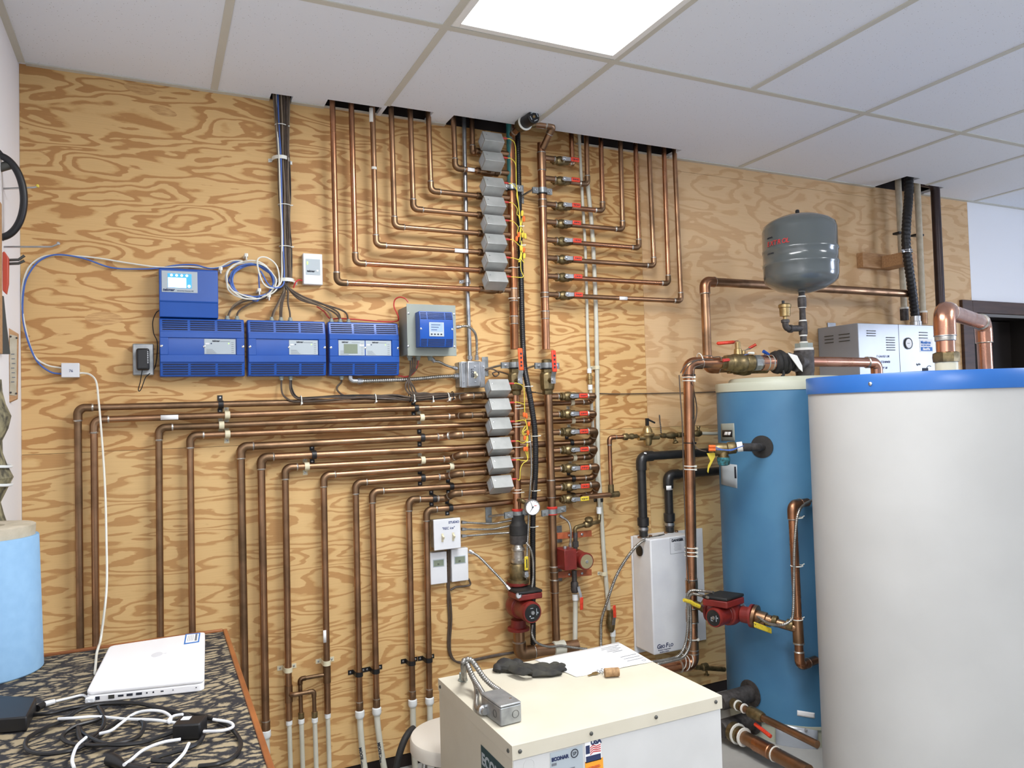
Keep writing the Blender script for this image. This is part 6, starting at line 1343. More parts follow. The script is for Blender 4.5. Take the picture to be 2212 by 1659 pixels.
clamp(W(1173, 413, .075).z, 1.8835, .046, .046, 'steel clamp on the return header between the red valves', plate=1.818)
clamp(W(1110, 789, .08).z, 1.732, .062, .046, 'steel clamp above the large valve on the supply header', rr=.025, plate=1.630)
clamp(W(1180, 790, .08).z, 1.881, .056, .058, 'steel clamp above the large valve on the return header', rr=.025, plate=1.806)
clamp(W(1115, 1110, .08).z, 1.7245, .058, .052, 'steel clamp with red rubber below the gauge', tilt=.06, red=True, plate=1.628)
clamp(W(1192, 1105, .08).z, 1.887, .05, .064, 'steel clamp with red rubber on the return header', tilt=.10, red=True)
r = root('pressure_gauge', W(1147, 1095, .15)); c = W(1147, 1095, .155); ax = V(-.12, -1, .02).normalized()
m = M(); m.lathe(c, ax, [(.028, 0), (.0315, .003), (.0315, .020), (.030, .023), (.0285, .023), (.0285, .019)], 32); m.build('case', 'steel', r)
m = M(); m.lathe(c + ax*.019, ax, [(.0285, 0), (.0285, .0008), (0, .0008)], 32); dl = m.build('dial', 'paper', r)
sd = ax.cross(ZV).normalized()*-1
sd = V(-ax.y, ax.x, 0).normalized(); cn = c + ax*.0205
m = M(); m.tube([cn + sd*.004 + ZV*.004, cn - sd*.013 - ZV*.019], [.0016, .0007], 6); m.tube([cn - ZV*.001, cn - sd*.008 + ZV*.021], [.0012, .0006], 6); m.lathe(cn - ax*.001, ax, [(.0035, 0), (.003, .002), (0, .002)], 12); m.build('needle', 'ink', dl)
m = M()
for k in range(13):
    a_ = math.radians(225 - 22.5*k); m.ob(cn + sd*math.cos(a_)*.0245 + ZV*math.sin(a_)*.0245 - ax*.0006, (sd*math.cos(a_) + ZV*math.sin(a_))*.0018, ax*.0003, (sd*-math.sin(a_) + ZV*math.cos(a_))*.0004)
m.build('scale_marks', 'ink', dl); 
m = M(); m.ob(cn + sd*.012 + ZV*.006 - ax*.0006, sd*.005, ax*.0003, ZV*.0012); m.build('red_print', 'decal_red', dl)
m = M(); m.tube(fil([V(1.727, -.075, W(1120, 1080, .08).z), W(1127, 1081, .13), c + V(0, .02, .006), c], .01), .009, 10); m.build('stem', 'brass', r)
tag(r, 'round white pressure gauge at the foot of the zone valves', 'gauge')
# ------------------------------------------------------------------ black hose running down between the headers
hp = pp((1118, 262, .03), (1118.5, 300, .03), (1122, 470, .03), (1126, 614, .03), (1128, 700, .035), (1130.5, 760, .045), (1134, 800, .10), (1141, 838, .125), (1149.5, 886, .13), (1155.5, 935, .13), (1157, 1000, .125), (1154.5, 1061, .11), (1151, 1126, .09), (1151, 1240, .075), (1151.5, 1392, .06)); hp[0].z = H + .1
m = M(); m.flex(cr(hp, 8), .0118, .009, 12, .9); o = m.build('flexible_hose', 'black', sharp=60); tag(o, 'long black hose running down between the two copper headers', 'hose')
for k, (px, py, d, mt, lab) in enumerate(((1139, 835, .122, 'tie_white', 'white tie on the black hose below the large valve'), (1145, 848, .128, 'black', 'black tie on the black hose below the large valve'), (1156, 942, .13, 'tie_white', 'white tie on the black hose beside the lower zone valves'), (1155, 1060, .11, 'tie_white', 'white tie on the black hose just above the gauge'), (1151, 1138, .09, 'tie_white', 'white tie on the black hose below the gauge'))):
    q = W(px, py, d); m = M(); m.torus(q, ZV, .0135, .0016, 20, 6); m.tube([q + V(.011, -.006, 0), q + V(.022, -.008, .001)], .002, 6); o = m.build('zip_tie', mt); tag(o, lab, 'zip tie', 'zip ties')
# ------------------------------------------------------------------ white tubes and the fill line
P = pp((1249.7, 285, .022), (1258, 427, .022), (1264, 535, .022), (1267.5, 650, .022), (1270, 750, .022), (1273, 806, .022)); P[0].z = H + .1
m = M(); m.tube(cr(P, 4), .0068, 10); o = m.build('plastic_tube', 'pex'); tag(o, 'thin white tube falling from the ceiling behind the red valves', 'tube')
m = M(); m.lathe(W(1273.5, 815, .022), ZV, [(.010, -.03), (.010, -.012), (.013, -.01), (.013, .006), (.009, .008), (.009, .02)], 10); m.build('fitting', 'brass_pale', o); m = M(); m.lathe(W(1273, 806, .022), ZV, [(.0105, 0), (.0105, .02)], 12); m.build('collar', 'pex_fit', o)
m = M(); m.tube(cr(pp((1275, 832, .022), (1278, 880, .022), (1283, 960, .022), (1290, 1050, .022), (1294, 1085, .03), (1295, 1115, .045)), 4), .0075, 10); o = m.build('plastic_tube', 'pex'); tag(o, 'thin white tube behind the lower red valves', 'tube'); m = M(); m.lathe(W(1275, 838, .022), ZV, [(.0105, -.008), (.0105, .014)], 12); m.build('collar', 'pex_fit', o); m = M(); m.lathe(W(1294, 1104, .042), ZV, [(.0115, -.01), (.0115, .018)], 12); m.build('collar', 'pex_fit', o)
m = M(); m.tube(cr(pp((1266, 386, .018), (1270, 405, .018), (1280, 511, .018), (1287, 665, .018), (1289, 760, .018), (1290.5, 860, .018), (1292, 1000, .018), (1296, 1061, .018), (1300, 1126, .018), (1304, 1192, .018), (1310, 1264, .018), (1315, 1318, .02)), 4), .0095, 12); o = m.build('plastic_tube', 'pex'); tag(o, 'wider white tube running down the wall to the floor valve', 'tube')
q = W(1281, 517, .018); m = M(); m.lathe(q, ZV, [(.0115, -.02), (.0115, .005), (.0095, .006)], 12); m.build('collar', 'plastic_cream', o)
for px, py, mt, lab in ((1289.5, 794, 'plastic_cream', 'cream strap on the wider white tube beside the large valves'), (1297, 1080, 'black', 'black strap on the wider white tube under the yellow lever'), (1305, 1239, 'plastic_cream', 'cream strap on the wider white tube near the small pump')): strap(W(px, py, .018), ZV, .0098, mt, lab, wide=.016, tab=.012)
r = root('ball_valve', W(1320, 1345, .03)); m = M(); m.lathe(W(1319, 1340, .03), ZV, [(.011, -.05), (.014, -.046), (.018, -.03), (.021, -.01), (.018, .012), (.014, .03), (.014, .045)], 12); m.build('valve_body', 'brass', r)
m = M(); m.ribbon(pp((1325, 1350, .06), (1326, 1340, .062), (1327.5, 1332, .07)), V(.016, 0, 0), .0025); h = m.build('handle', 'steel', r); q = W(1327.5, 1321, .073); m = M(); m.ob(q, V(.0075, 0, 0), V(0, .003, 0), V(-.0008, 0, .027)); m.build('grip', 'grip_red', h, bevel=.003); tag(r, 'brass valve with an upright red lever near the floor by the white cabinet', 'valve')
m = M(); m.tube([W(1324, 1368, .03), W(1326, 1420, .03)], .0095, 12); o = m.build('plastic_tube', 'pex'); m = M(); m.lathe(W(1324, 1370, .03), ZV, [(.0125, -.008), (.0125, .018)], 12); m.build('collar', 'pex_fit', o); tag(o, 'white tube stub below the upright red lever', 'tube')
# fill line with the pressure reducer
zf = W(1280, 1070, .075).z; a = V(2.03, -.075, W(1245, 1075, .075).z); b = W(1331, 1067, .075); b.z = a.z
pipe_run([a, b], r=.0112, mt='copper_old', label='copper pipe running right from the yellow handled valve', fr_=.02)
u0 = W(1320, 1062, .075); u0.z = b.z + .012; u1 = W(1319, 945, .075); u1.x = u0.x; u2 = W(1345, 943.5, .075); u2.z = u1.z
rt = pipe_run([u0, u1, u2], r=.0092, mt='copper', label='thin copper pipe climbing to the brass pressure reducer', fr_=.02, emt='copper')
m = M(); m.lathe(u0, ZV, [(.013, -.004), (.013, .03), (.011, .032)], 12); m.build('coupling', 'brass', rt)
m = M(); m.lathe(b, -XV, [(.0135, -.012), (.0135, .03)], 12); m.build('tee_end', 'brass', rt)
r = root('pressure_reducer', W(1400, 945, .075))
m = M(); m.lathe(u2, XV, [(.010, 0), (.014, .004), (.016, .012), (.016, .022), (.011, .026), (.011, .04), (.014, .044), (.014, .054), (.010, .058), (.010, .075)], 8); m.build('union', 'brass', r)
q = W(1399, 945, .08); m = M(); m.lathe(q, ZV, [(.012, -.036), (.018, -.028), (.020, -.006), (.022, 0), (.031, .010), (.031, .018), (.024, .022), (.020, .036), (.013, .050), (.009, .053)], 18); m.tube([q - XV*.05, q + XV*.06], .012, 12); m.build('regulator_body', 'brass_pale', r)
m = M(); m.lathe(q + ZV*.052, ZV, [(.005, 0), (.005, .028)], 8); m.box(q.x - .006, q.x + .006, q.y - .006, q.y + .006, q.z + .052, q.z + .086); m.ob(q + V(.022, -.002, .072), V(.018, 0, -.008), V(0, .004, 0), V(.001, 0, .003)); m.build('fast_fill_lever', 'black', r)
p = W(1425, 941.5, .075); m = M(); m.lathe(p, XV, [(.008, -.02), (.008, .01), (.012, .012), (.012, .03), (.009, .032), (.015, .05), (.017, .064), (.015, .08), (.010, .086), (.010, .1), (.013, .102), (.013, .12), (.009, .122), (.009, .2)], 12); m.build('outlet_piping', 'brass', r)
m = M(); m.lathe(W(1457, 946, .075), V(0, -.3, -1), [(.006, 0), (.006, .012), (.013, .02), (.013, .024)], 10); m.build('drain_knob', 'brass', r)
m = M(); m.lathe(W(1508, 936, .075), XV, [(.009, -.03), (.015, -.02), (.017, 0), (.013, .014), (.009, .018)], 12); m.lathe(W(1509, 931, .08), ZV, [(.006, 0), (.006, .014), (.01, .016), (.008, .022)], 10); m.build('stop_valve', 'brass', r)
tag(r, 'brass pressure reducing valve with a black lever, left of the thick riser', 'valve')
m = M(); m.tube(pp((1512, 936, .075), (1575, 937, .075)), .0075, 10); o = m.build('plastic_tube', 'pex'); tag(o, 'thin white tube going behind the blue tank from the stop valve', 'tube')
m = M(); P = pp((1428, 936, .07), (1427, 922, .06), (1425.5, 910, .05), (1424.5, 897, .03)); m.flex(cr(P, 5), .0035, .009, 6, .45); o = m.build('tag_chain', 'iron'); tag(o, 'short dark bead chain hanging above the brass pipe', 'chain')
# ------------------------------------------------------------------ bench
TZ = .76
r = root('workbench', (.3, -1.3, 0))
x1b, y0b = .558, -.525
m = M(); m.box(.004, x1b, -2.2, y0b - .012, TZ - .03, TZ); m.build('bench_top', 'bench_top', r, flat=True)
m = M(); m.box(x1b, x1b + .012, -2.2, y0b, TZ - .034, TZ + .004); m.build('side_edging', 'wood_trim', r, bevel=.002)
m = M(); m.box(.004, x1b, y0b - .012, y0b, TZ - .034, TZ + .006); m.build('back_edging', 'wood_trim', r, bevel=.002)
for x, y in ((.05, -.60), (.50, -.60), (.05, -2.1), (.50, -2.1)): m = M(); m.box(x - .03, x + .03, y - .03, y + .03, 0, TZ - .03); m.build('leg', 'wood_raw', r, bevel=.003)
m = M(); m.box(.03, .53, -.63, -.60, TZ - .12, TZ - .03); m.build('apron', 'wood_raw', r)
tag(r, 'bench with a mottled dark top and reddish wooden edge, bottom left', 'bench')
# laptop
zt = TZ + .028
c0, c1, c2, c3 = [Z(*p, zt) for p in ((186, 1493), (441, 1466), (443, 1364), (236, 1395))]
def rq(q, rad=.018, n=5):
    P = []
    for i in range(4):
        a, p, b = q[i-1], q[i], q[(i+1) % 4]; P += fil([p + (a - p).normalized()*rad*1.6, p, p + (b - p).normalized()*rad*1.6], rad, n)[1:-1]
    return P
r = root('laptop', (c0 + c2)/2*1.0 - V(0, 0, .028))
ring = rq([c0, c1, c2, c3])
m = M(); m.prism([p - V(0, 0, .0275) for p in ring], V(0, 0, .0165)); m.build('base', 'laptop_white', r, bevel=.0025, seg=3)
m = M(); m.prism([p - V(0, 0, .0105) for p in ring], V(0, 0, .0105)); lid = m.build('screen_lid', 'laptop_white', r, bevel=.004, seg=4)
ex = (c1 - c0); fx = ex.normalized(); fy = ((c3 - c0) - fx*(c3 - c0).dot(fx)).normalized(); out = -fy
pz = TZ + .0105
def edge(px): # point on the near face under a pixel column
    t = (px - 186)/(441 - 186); p = c0.lerp(c1, t); return V(p.x, p.y, pz)
for px, w_, h_, mt, nm in ((209, .010, .007, 'ink', 'ethernet_port'), (239, .012, .008, 'tool_grey', 'network_port'), (259, .011, .004, 'ink', 'video_port'), (278, .012, .005, 'ink', 'usb_port'), (298, .012, .005, 'ink', 'usb_port'), (315, .003, .003, 'ink', 'audio_jack'), (329, .003, .003, 'ink', 'audio_jack'), (348, .006, .0022, 'ink', 'lock_slot'), (372, .002, .002, 'ink', 'indicator'), (423, .002, .002, 'ink', 'indicator')):
    p = edge(px); m = M(); m.ob(p + out*.0002, fx*w_/2, out*.0010, V(0, 0, h_/2)); m.build(nm, mt, r)
q = Z(339, 1414, zt + .0002); 
m = M(); P = [q + fx*(.012*math.cos(2*PI*k/16)*(1 + .1*math.cos(4*PI*k/16))) + fy*(.020*math.sin(2*PI*k/16)) for k in range(16)]; m.prism(P, V(0, 0, .0003)); m.prism([q + fx*.013 + fy*.004, q + fx*.020 + fy*.001, q + fx*.022 + fy*.007], V(0, 0, .0003)); m.build('lid_emblem', 'plastic_white', lid)
s0, s1, s2, s3 = [Z(*p, zt + .0003) for p in ((397, 1392), (430, 1387), (433, 1367), (401, 1370))]
m = M(); m.prism([s0, s1, s2, s3], V(0, 0, .0004)); st = m.build('asset_sticker', 'decal_blue', lid)
cen = (s0 + s1 + s2 + s3)/4; m = M(); m.prism([cen + (p - cen)*.82 + V(0, 0, .0005) for p in (s0, s1, s2, s3)], V(0, 0, .0002)); m.build('sticker_paper', 'paper', lid)
m = M(); u = (s1 - s0); v = (s3 - s0)
for k in range(4): p = s0 + u*(.22 + .11*k) + v*.5 + V(0, 0, .0009); m.ob(p, u*.012, v*.28, V(0, 0, .0002))
p = s0 + u*.76 + v*.5 + V(0, 0, .0009); m.ob(p, u*.07, v*.33, V(0, 0, .0002)); m.build('sticker_print', 'grey_text', lid)
tag(r, 'closed white laptop with a blue bordered sticker, on the bench', 'laptop')
# white cord from the jack to the laptop
cable(pp((172, 806, .02), (182, 806, .02), (196, 810, .03), (208, 825, .05), (213, 865, .08), (218, 920, .12), (224, 1000, .2), (228, 1080, .28), (230, 1170, .36), (231, 1245, .43), (228, 1300, .48)) + [Z(218, 1378, TZ + .018), Z(213, 1397, TZ + .016), Z(209, 1412, TZ + .008), Z(207, 1432, TZ + .004), Z(205, 1455, TZ + .004)], .0032, 'cable_white', 'white cord hanging from the jack down to the bench behind the laptop', k=8)
p = edge(196); 
r = root('charger_cord', p); m = M(); m.ob(p + out*.006 - fx*.0, fx*.009, out*.006, V(0, 0, .0055)); m.build('plug', 'plastic_white', r, bevel=.002)
m = M(); m.tube(cr([p + out*.012, Z(193, 1514, TZ + .006), Z(180, 1502, TZ + .004), Z(150, 1508, TZ + .004), Z(120, 1515, TZ + .006)], 6), .0028, 8); m.build('cord', 'plastic_white', r)
m = M(); a, b = Z(118, 1515, TZ + .007), Z(93, 1522, TZ + .007); m.tube([a, a.lerp(b, .7), b], [.0052, .006, .005], 10); m.build('connector_shell', 'plastic_white', r); m = M(); m.tube([b, Z(80, 1530, TZ + .007)], .007, 10); m.build('connector_tip', 'black', r)
tag(r, 'short white cord plugged into the near corner of the laptop', 'cord')
# tangled cords
def zc(pts, h=.005): return [Z(x, y, TZ + h + .003*math.sin(i*1.9)) for i, (x, y) in enumerate(pts)]
kb = [(62, 1545), (110, 1540), (160, 1528), (240, 1518), (310, 1521), (370, 1540), (430, 1545), (480, 1560), (510, 1585), (520, 1610), (505, 1635), (470, 1650), (430, 1655)]
kc = [(380, 1645), (330, 1640), (420, 1610), (440, 1580), (420, 1553), (370, 1535), (300, 1520), (220, 1520), (170, 1535), (140, 1555), (100, 1572), (60, 1595), (58, 1618), (90, 1628), (150, 1622), (200, 1600), (250, 1560), (290, 1552), (310, 1565), (300, 1590), (260, 1605), (200, 1610), (150, 1605), (135, 1590), (160, 1570), (210, 1555), (222, 1540), (212, 1528), (225, 1555), (215, 1580), (180, 1602), (168, 1575), (170, 1560), (180, 1585), (230, 1607), (300, 1605), (350, 1590), (378, 1580)]
r = root('extension_cord', Z(280, 1580, TZ))
for k, P in enumerate((kb, kc)): m = M(); m.tube(cr(zc(P, .006 + .004*k), 6), .0042, 8); m.build('cord', 'black', r)
q = Z(411, 1590, TZ); ux = V(.93, -.36, 0); uy = V(.36, .93, 0); m = M(); m.ob(q + V(0, 0, .016), ux*.026, uy*.022, V(0, 0, .015)); bk = m.build('adapter_block', 'black', r, bevel=.003)
m = M(); m.ob(q + V(0, 0, .0315) - ux*.010 + uy*.008, ux*.008, uy*.008, V(0, 0, .0004)); m.build('white_label', 'paper', bk)
m = M(); m.tube([Z(238, 1640, TZ + .012), Z(252, 1645, TZ + .012), Z(270, 1655, TZ + .01), Z(320, 1662, TZ + .01)], [.012, .01, .006, .005], 10); m.build('plug', 'black', r)
tag(r, 'tangled black power cord with a small black adapter block on the bench', 'cord')
r = root('data_cord', Z(300, 1570, TZ))
wl = [[(126, 1553), (160, 1551), (210, 1548), (270, 1553), (330, 1555), (370, 1560), (384, 1563)], [(215, 1585), (240, 1578), (262, 1562), (290, 1542), (320, 1535), (350, 1537), (368, 1548), (367, 1561), (364, 1556), (375, 1547), (395, 1543)], [(160, 1659), (156, 1640), (166, 1612), (186, 1593)], [(390, 1597), (350, 1604), (310, 1620), (285, 1640), (268, 1652)], [(440, 1580), (480, 1578), (503, 1570), (495, 1560), (460, 1554)], [(408, 1606), (395, 1630), (365, 1659)]]
for k, P in enumerate(wl): m = M(); m.tube(cr(zc(P, .014 + .002*(k % 3)), 6), .003, 8); m.build('cord', 'plastic_white', r)
tag(r, 'thin white cord tangled with the black cord on the bench', 'cord')
a = [Z(*p, TZ + .03) for p in ((-40, 1556), (58, 1548), (79, 1506), (-20, 1500))]
m = M(); m.prism([p - V(0, 0, .0295) for p in a], V(0, 0, .0295)); o = m.build('power_brick', 'black', bevel=.003); tag(o, 'black flat power brick at the left edge of the bench', 'power supply')
# blue roll
cc = Z(-24, 1455, TZ); Rr = (Z(64, 1460, TZ) - cc).length*.97
ztop = .76 + (1462 - 1214)/1624.17*((cc - CAM).length)*1.0
r = root('paper_roll', cc); m = M(); m.lathe(V(cc.x, cc.y, 0), ZV, [(Rr*.98, TZ + .001), (Rr, TZ + .004), (Rr*.93, ztop - .03), (Rr*.92, ztop - .028)], 48); m.build('roll', 'roll_blue', r)
m = M(); m.lathe(V(cc.x, cc.y, 0), ZV, [(Rr*.86, ztop - .028), (Rr*.87, ztop - .002), (Rr*.84, ztop), (Rr*.3, ztop), (Rr*.3, ztop - .02)], 40); m.build('rim', 'roll_rim', r)
tag(r, 'tall light blue cylinder with a pale rim standing on the bench', 'paper roll')

# ------------------------------------------------------------------ tools on the left wall
def xw(px, py, d): return W(px, py, d)
m = M(); a = W(2, 440, .42); m.box(.001, W(5, 600, .42).x, -.47, -.42, W(2, 765, .42).z, a.z); o = m.build('hanging_board', 'wood_raw', bevel=.002); tag(o, 'narrow yellowish board on the left wall holding the hooks', 'board')
for k, (p0, p1, p2, tip, lab) in enumerate((((0, 407), (74, 405), (81, 403), 'nut_yellow', 'upper thin metal hook with a yellow tip on the left wall'), ((0, 533), (112, 533), (126, 527), 'steel', 'lower thin metal hook sticking out over the plywood'))):
    P = pp((*p0, .30), (*p1, .30), (*p2, .30)); P[0].x = .001; m = M(); m.tube(P, .0028, 8); o = m.build('wall_hook', 'steel'); m = M(); m.lathe(P[-1] - ZV*.002, ZV, [(.004, 0), (.005, .004), (.003, .008)], 8); m.build('hook_tip', tip, o); tag(o, lab, 'hook')
c = W(-4, 424, .33); m = M(); P = [c + V(math.cos(t)*.062, -.01*math.sin(t), math.sin(t)*.115) for t in [-PI/2 + PI*k/20*1.0 for k in range(21)]]; P = [V(.004, P[0].y, P[0].z)] + P + [V(.004, P[-1].y, P[-1].z + .01)]; m.tube(cr(P, 3), .010, 10); o = m.build('rubber_hose', 'black'); m = M(); m.lathe(W(14, 358, .33), V(.4, 0, .2), [(.012, -.02), (.013, .01), (.008, .014)], 10); m.build('end_clip', 'tool_grey', o); tag(o, 'black rubber loop hanging at the upper left edge', 'hose')
r = root('hand_saw', W(5, 640, .36)); m = M(); a = W(2, 635, .36); b = W(18, 545, .36); P = [V(.006, a.y, b.z), V(b.x - .01, a.y, b.z + .003), V(b.x, a.y, b.z - .015), V(b.x - .001, a.y, a.z + .03), V(b.x - .006, a.y, a.z), V(.006, a.y, a.z + .01)]; m.prism(P, V(0, .02, 0)); m.build('handle', 'handle_red', r, bevel=.006, seg=3)
m = M(); m.prism(pp((0, 636, .36), (8, 640, .36), (14, 700, .36), (22, 765, .36), (-6, 765, .36), (-8, 640, .36)), V(0, .003, 0)); m.build('blade', 'tool_grey', r); tag(r, 'red handled tool with a dark wedge blade at the left edge', 'saw')
m = M(); 
for y0, y1 in ((562, 552), (570, 563)): m.tube(pp((16, y0, .34), (40, y0 - 1, .34), (53, y1, .34)), .004, 8)
m.tube(pp((16, 562, .34), (15, 566, .34), (16, 570, .34)), .004, 8); o = m.build('double_hook', 'tool_grey'); tag(o, 'dark double pronged hook behind the red handle', 'hook')
r = root('spirit_level', W(22, 870, .22)); a0 = W(12, 720, .22); m = M()
P = [W(10, 862, .22), W(14, 872, .22), W(36, 862, .22), W(38, 720, .22), W(18, 708, .22), W(10, 720, .22)]; m.prism(P, V(0, .024, 0)); m.build('body', 'wood_raw', r, bevel=.002)
m = M(); m.prism([W(21, 722, .2215), W(36.5, 726, .2215), W(35.5, 855, .2215), W(21, 853, .2215)], V(0, .001, 0)); pl = m.build('face_plate', 'roll_rim', r)
for px, py in ((23, 727), (36, 730), (23, 848), (35, 850)): m = M(); m.lathe(W(px, py, .2225), V(0, -1, 0), [(.003, 0), (.002, .0015)], 8); m.build('pin', 'iron', pl)
m = M()
for k in range(7): m.ob(W(27.5 + (k % 3), 765 + k*10, .2225), V(.0042, 0, 0), V(0, .0004, 0), V(0, 0, .0011))
m.build('print', 'grey_text', pl)
tag(r, 'wooden level with a cream plate hanging against the white left wall', 'level')
m = M(); rnd = random.Random(8); prof = []
for k in range(15): z = k/14; prof.append((.05 + .012*math.sin(k*1.3) + rnd.uniform(-.004, .004), z*.47))
prof = [(.02, -.004)] + prof + [(.02, .475)]
b_ = W(-32, 1195, .40); m.lathe(V(b_.x + .0, -.40, b_.z), ZV, prof, 22); o = m.build('rolled_mat', 'mesh_bag'); 
for z in (.19, .24): m = M(); m.torus(V(b_.x, -.40, b_.z + z), ZV + V(.15, 0, 0), .062, .004, 24, 6); m.build('plastic_band', 'pex_fit', o)
tag(o, 'rolled mottled fabric hanging at the left edge above the blue roll', 'fabric roll')

# ------------------------------------------------------------------ cream heat pump cabinet
HZ = .6; hx0, hx1, hy0, hy1 = 1.121, 1.738, -1.272, -.772
r = root('heat_pump', ((hx0 + hx1)/2, (hy0 + hy1)/2, 0))
m = M(); m.box(hx0 + .003, hx1 - .003, hy0 + .003, hy1 - .003, .01, HZ - .004); m.build('cabinet', 'heat_side', r, bevel=.003)
m = M(); m.box(hx0 + .0015, hx0 + .0028, hy0 + .004, hy1 - .004, .012, HZ - .03); m.build('side_panel', 'heat_cream', r)
m = M(); m.box(hx0, hx1, hy0, hy1, HZ - .004, HZ)
for q in ((hx0, hx1, hy0, hy0 + .0012), (hx0, hx1, hy1 - .0012, hy1), (hx0, hx0 + .0012, hy0, hy1), (hx1 - .0012, hx1, hy0, hy1)): m.box(*q, HZ - .034, HZ - .003)
lid = m.build('lid', 'heat_cream', r, bevel=.0015)
for px, py in ((1123, 1623), (1277, 1584.5), (1417, 1549), (1546, 1516)):
    q = W(px, py, -hy0); m = M(); m.lathe(V(q.x, hy0, q.z), V(0, -1, 0), [(.005, 0), (.005, .002), (.003, .004), (.001, .0045)], 8); m.build('screw', 'tool_grey', lid)
for py_ in (hy0 + .02, hy1 - .02): m = M(); m.lathe(V(hx0, py_, HZ - .018), -XV, [(.005, 0), (.005, .002), (.002, .004)], 8); m.build('screw', 'tool_grey', lid)
def fr(px, py, e=.0008): return W(px, py, -hy0 - .003 + e)
a = fr(1188, 1616); b = fr(1261, 1700); m = M(); m.box(a.x, b.x, hy0 + .0018, hy0 + .003, b.z, a.z - .012); rt = m.build('rating_label', 'panel_grey', r)
yy = hy0 + .0012
q = fr(1188, 1623); text('ECONAR', .0112, (a.x + .003, yy, a.z - .032), XV, ZV, 'decal_navy', rt, bold=.0007)
m = M(); m.box(a.x + .003, a.x + .016, yy - .0002, yy + .001, a.z - .043, a.z - .037)
for k in range(8): m.box(a.x + .012, a.x + .065 + .008*(k % 3), yy - .0002, yy + .001, a.z - .060 - k*.0085, a.z - .0575 - k*.0085)
m.build('label_print', 'grey_text', rt)
m = M(); m.torus(V(b.x - .023, yy, a.z - .026), V(0, -1, 0), .0095, .0012, 20, 5); m.build('approval_mark', 'ink', rt); text('SP', .011, (b.x - .0285, yy - .0003, a.z - .030), XV, ZV, 'ink', rt)
a = fr(1263, 1596); b = fr(1299, 1640); m = M(); m.box(a.x, b.x, hy0 + .0018, hy0 + .003, b.z, a.z); fl = m.build('flag_sticker', 'paper', r); w_ = b.x - a.x; h_ = a.z - b.z
text('USA', .016, (a.x + w_*.36, yy, a.z - h_*.30), XV, ZV, 'decal_navy', fl, bold=.001)
m = M()
for k in range(4): m.ribbon([V(a.x + w_*.30, yy, b.z + h_*(.30 + .09*k)), V(a.x + w_*.5, yy, b.z + h_*(.40 + .09*k)), V(a.x + w_*.7, yy, b.z + h_*(.38 + .07*k)), V(a.x + w_*.97, yy, b.z + h_*(.36 + .09*k))], V(0, 0, h_*.04), .0003)
m.build('flag_stripes', 'decal_red', fl, flat=True)
m = M(); m.box(a.x + w_*.04, a.x + w_*.28, yy, yy + .001, b.z + h_*.36, b.z + h_*.70); m.box(a.x + w_*.04, a.x + w_*.96, yy, yy + .001, b.z + h_*.03, b.z + h_*.26); m.build('flag_field', 'decal_navy', fl)
a = fr(1264, 1646); b = fr(1305, 1720); m = M(); m.box(a.x, b.x, hy0 + .0018, hy0 + .003, b.z, a.z); og = m.build('orange_sticker', 'decal_orange', r)
text('LICENSED', .0085, (a.x + .004, yy, a.z - .020), XV, ZV, 'decal_red', og); text('UL LISTED', .0085, (a.x + .004, yy, a.z - .032), XV, ZV, 'decal_red', og)
m = M(); m.torus(V(fr(1143, 1653).x, hy0 + .003, fr(1143, 1653).z), V(0, -1, 0), .014, .0008, 24, 4); m.build('knockout', 'heat_side', r)
def sd(px, py): return XP(px, py, hx0 + .0012)
a, b = sd(1039, 1608), sd(1083, 1659); m = M(); y_a = a.y; y_b = a.y - .165; m.box(hx0 + .0006, hx0 + .0016, y_b, y_a, a.z - .075, a.z); nm = m.build('side_name_plate', 'decal_green', r)
text('ECONAR', .040, (hx0 + .0004, y_a - .004, a.z - .045), -YV, ZV, 'panel_grey', nm, bold=.0014)
tag(r, 'cream metal heat pump cabinet with stickers, bottom centre', 'heat pump')
# things on it
P = [Z(*p, HZ + .0006) for p in ((1155, 1426), (1335, 1388), (1410, 1430), (1245, 1463))]
m = M(); nn_ = 8; vs = []
for j in range(nn_ + 1):
    for i in range(nn_ + 1):
        s, t = i/nn_, j/nn_; p = P[0]*(1-s)*(1-t) + P[1]*s*(1-t) + P[2]*s*t + P[3]*(1-s)*t; vs.append(p + V(0, 0, .0012*(1 + math.sin(s*7 + t*3))))
m.add(vs, [(j*(nn_+1) + i, j*(nn_+1) + i + 1, (j+1)*(nn_+1) + i + 1, (j+1)*(nn_+1) + i) for j in range(nn_) for i in range(nn_)]); pa = m.build('paper_sheet', 'paper'); sol(pa, .0003)
m = M(); u = (P[2] - P[1]).normalized(); v = (P[0] - P[1]).normalized()
for k in range(5): q = P[1] + u*(.03 + .012*k) + v*(.05 + .01*(k % 2)) + V(0, 0, .0034); m.ob(q, v*(.035 - .004*k), u*.0012, V(0, 0, .0002))
for k in range(3): q = P[1] + u*(.13 + .02*k) + v*(.04) + V(0, 0, .0034); m.ob(q, v*.03, u*.001, V(0, 0, .0002))
m.torus(P[2] + v*.02 - u*.02 + V(0, 0, .0032), ZV, .006, .0006, 16, 4); m.build('writing', 'grey_text', pa); tag(pa, 'white sheet of paper lying on the cream cabinet', 'paper')
r = root('key_fob', Z(1322, 1447, HZ)); a, b = Z(1306, 1453, HZ + .014), Z(1337, 1451, HZ + .014); m = M(); ax = (b - a); m.lathe(a, ax, [(.0118, 0), (.0125, .002), (.0125, ax.length - .002), (.0118, ax.length)], 20); m.build('cork', 'cork', r)
m = M()
for px, py in ((1302, 1448), (1299, 1452), (1293, 1451)): m.torus(Z(px, py, HZ + .006), V(.4, -.5, .6), .0058, .001, 12, 5)
m.build('ring', 'steel', r)
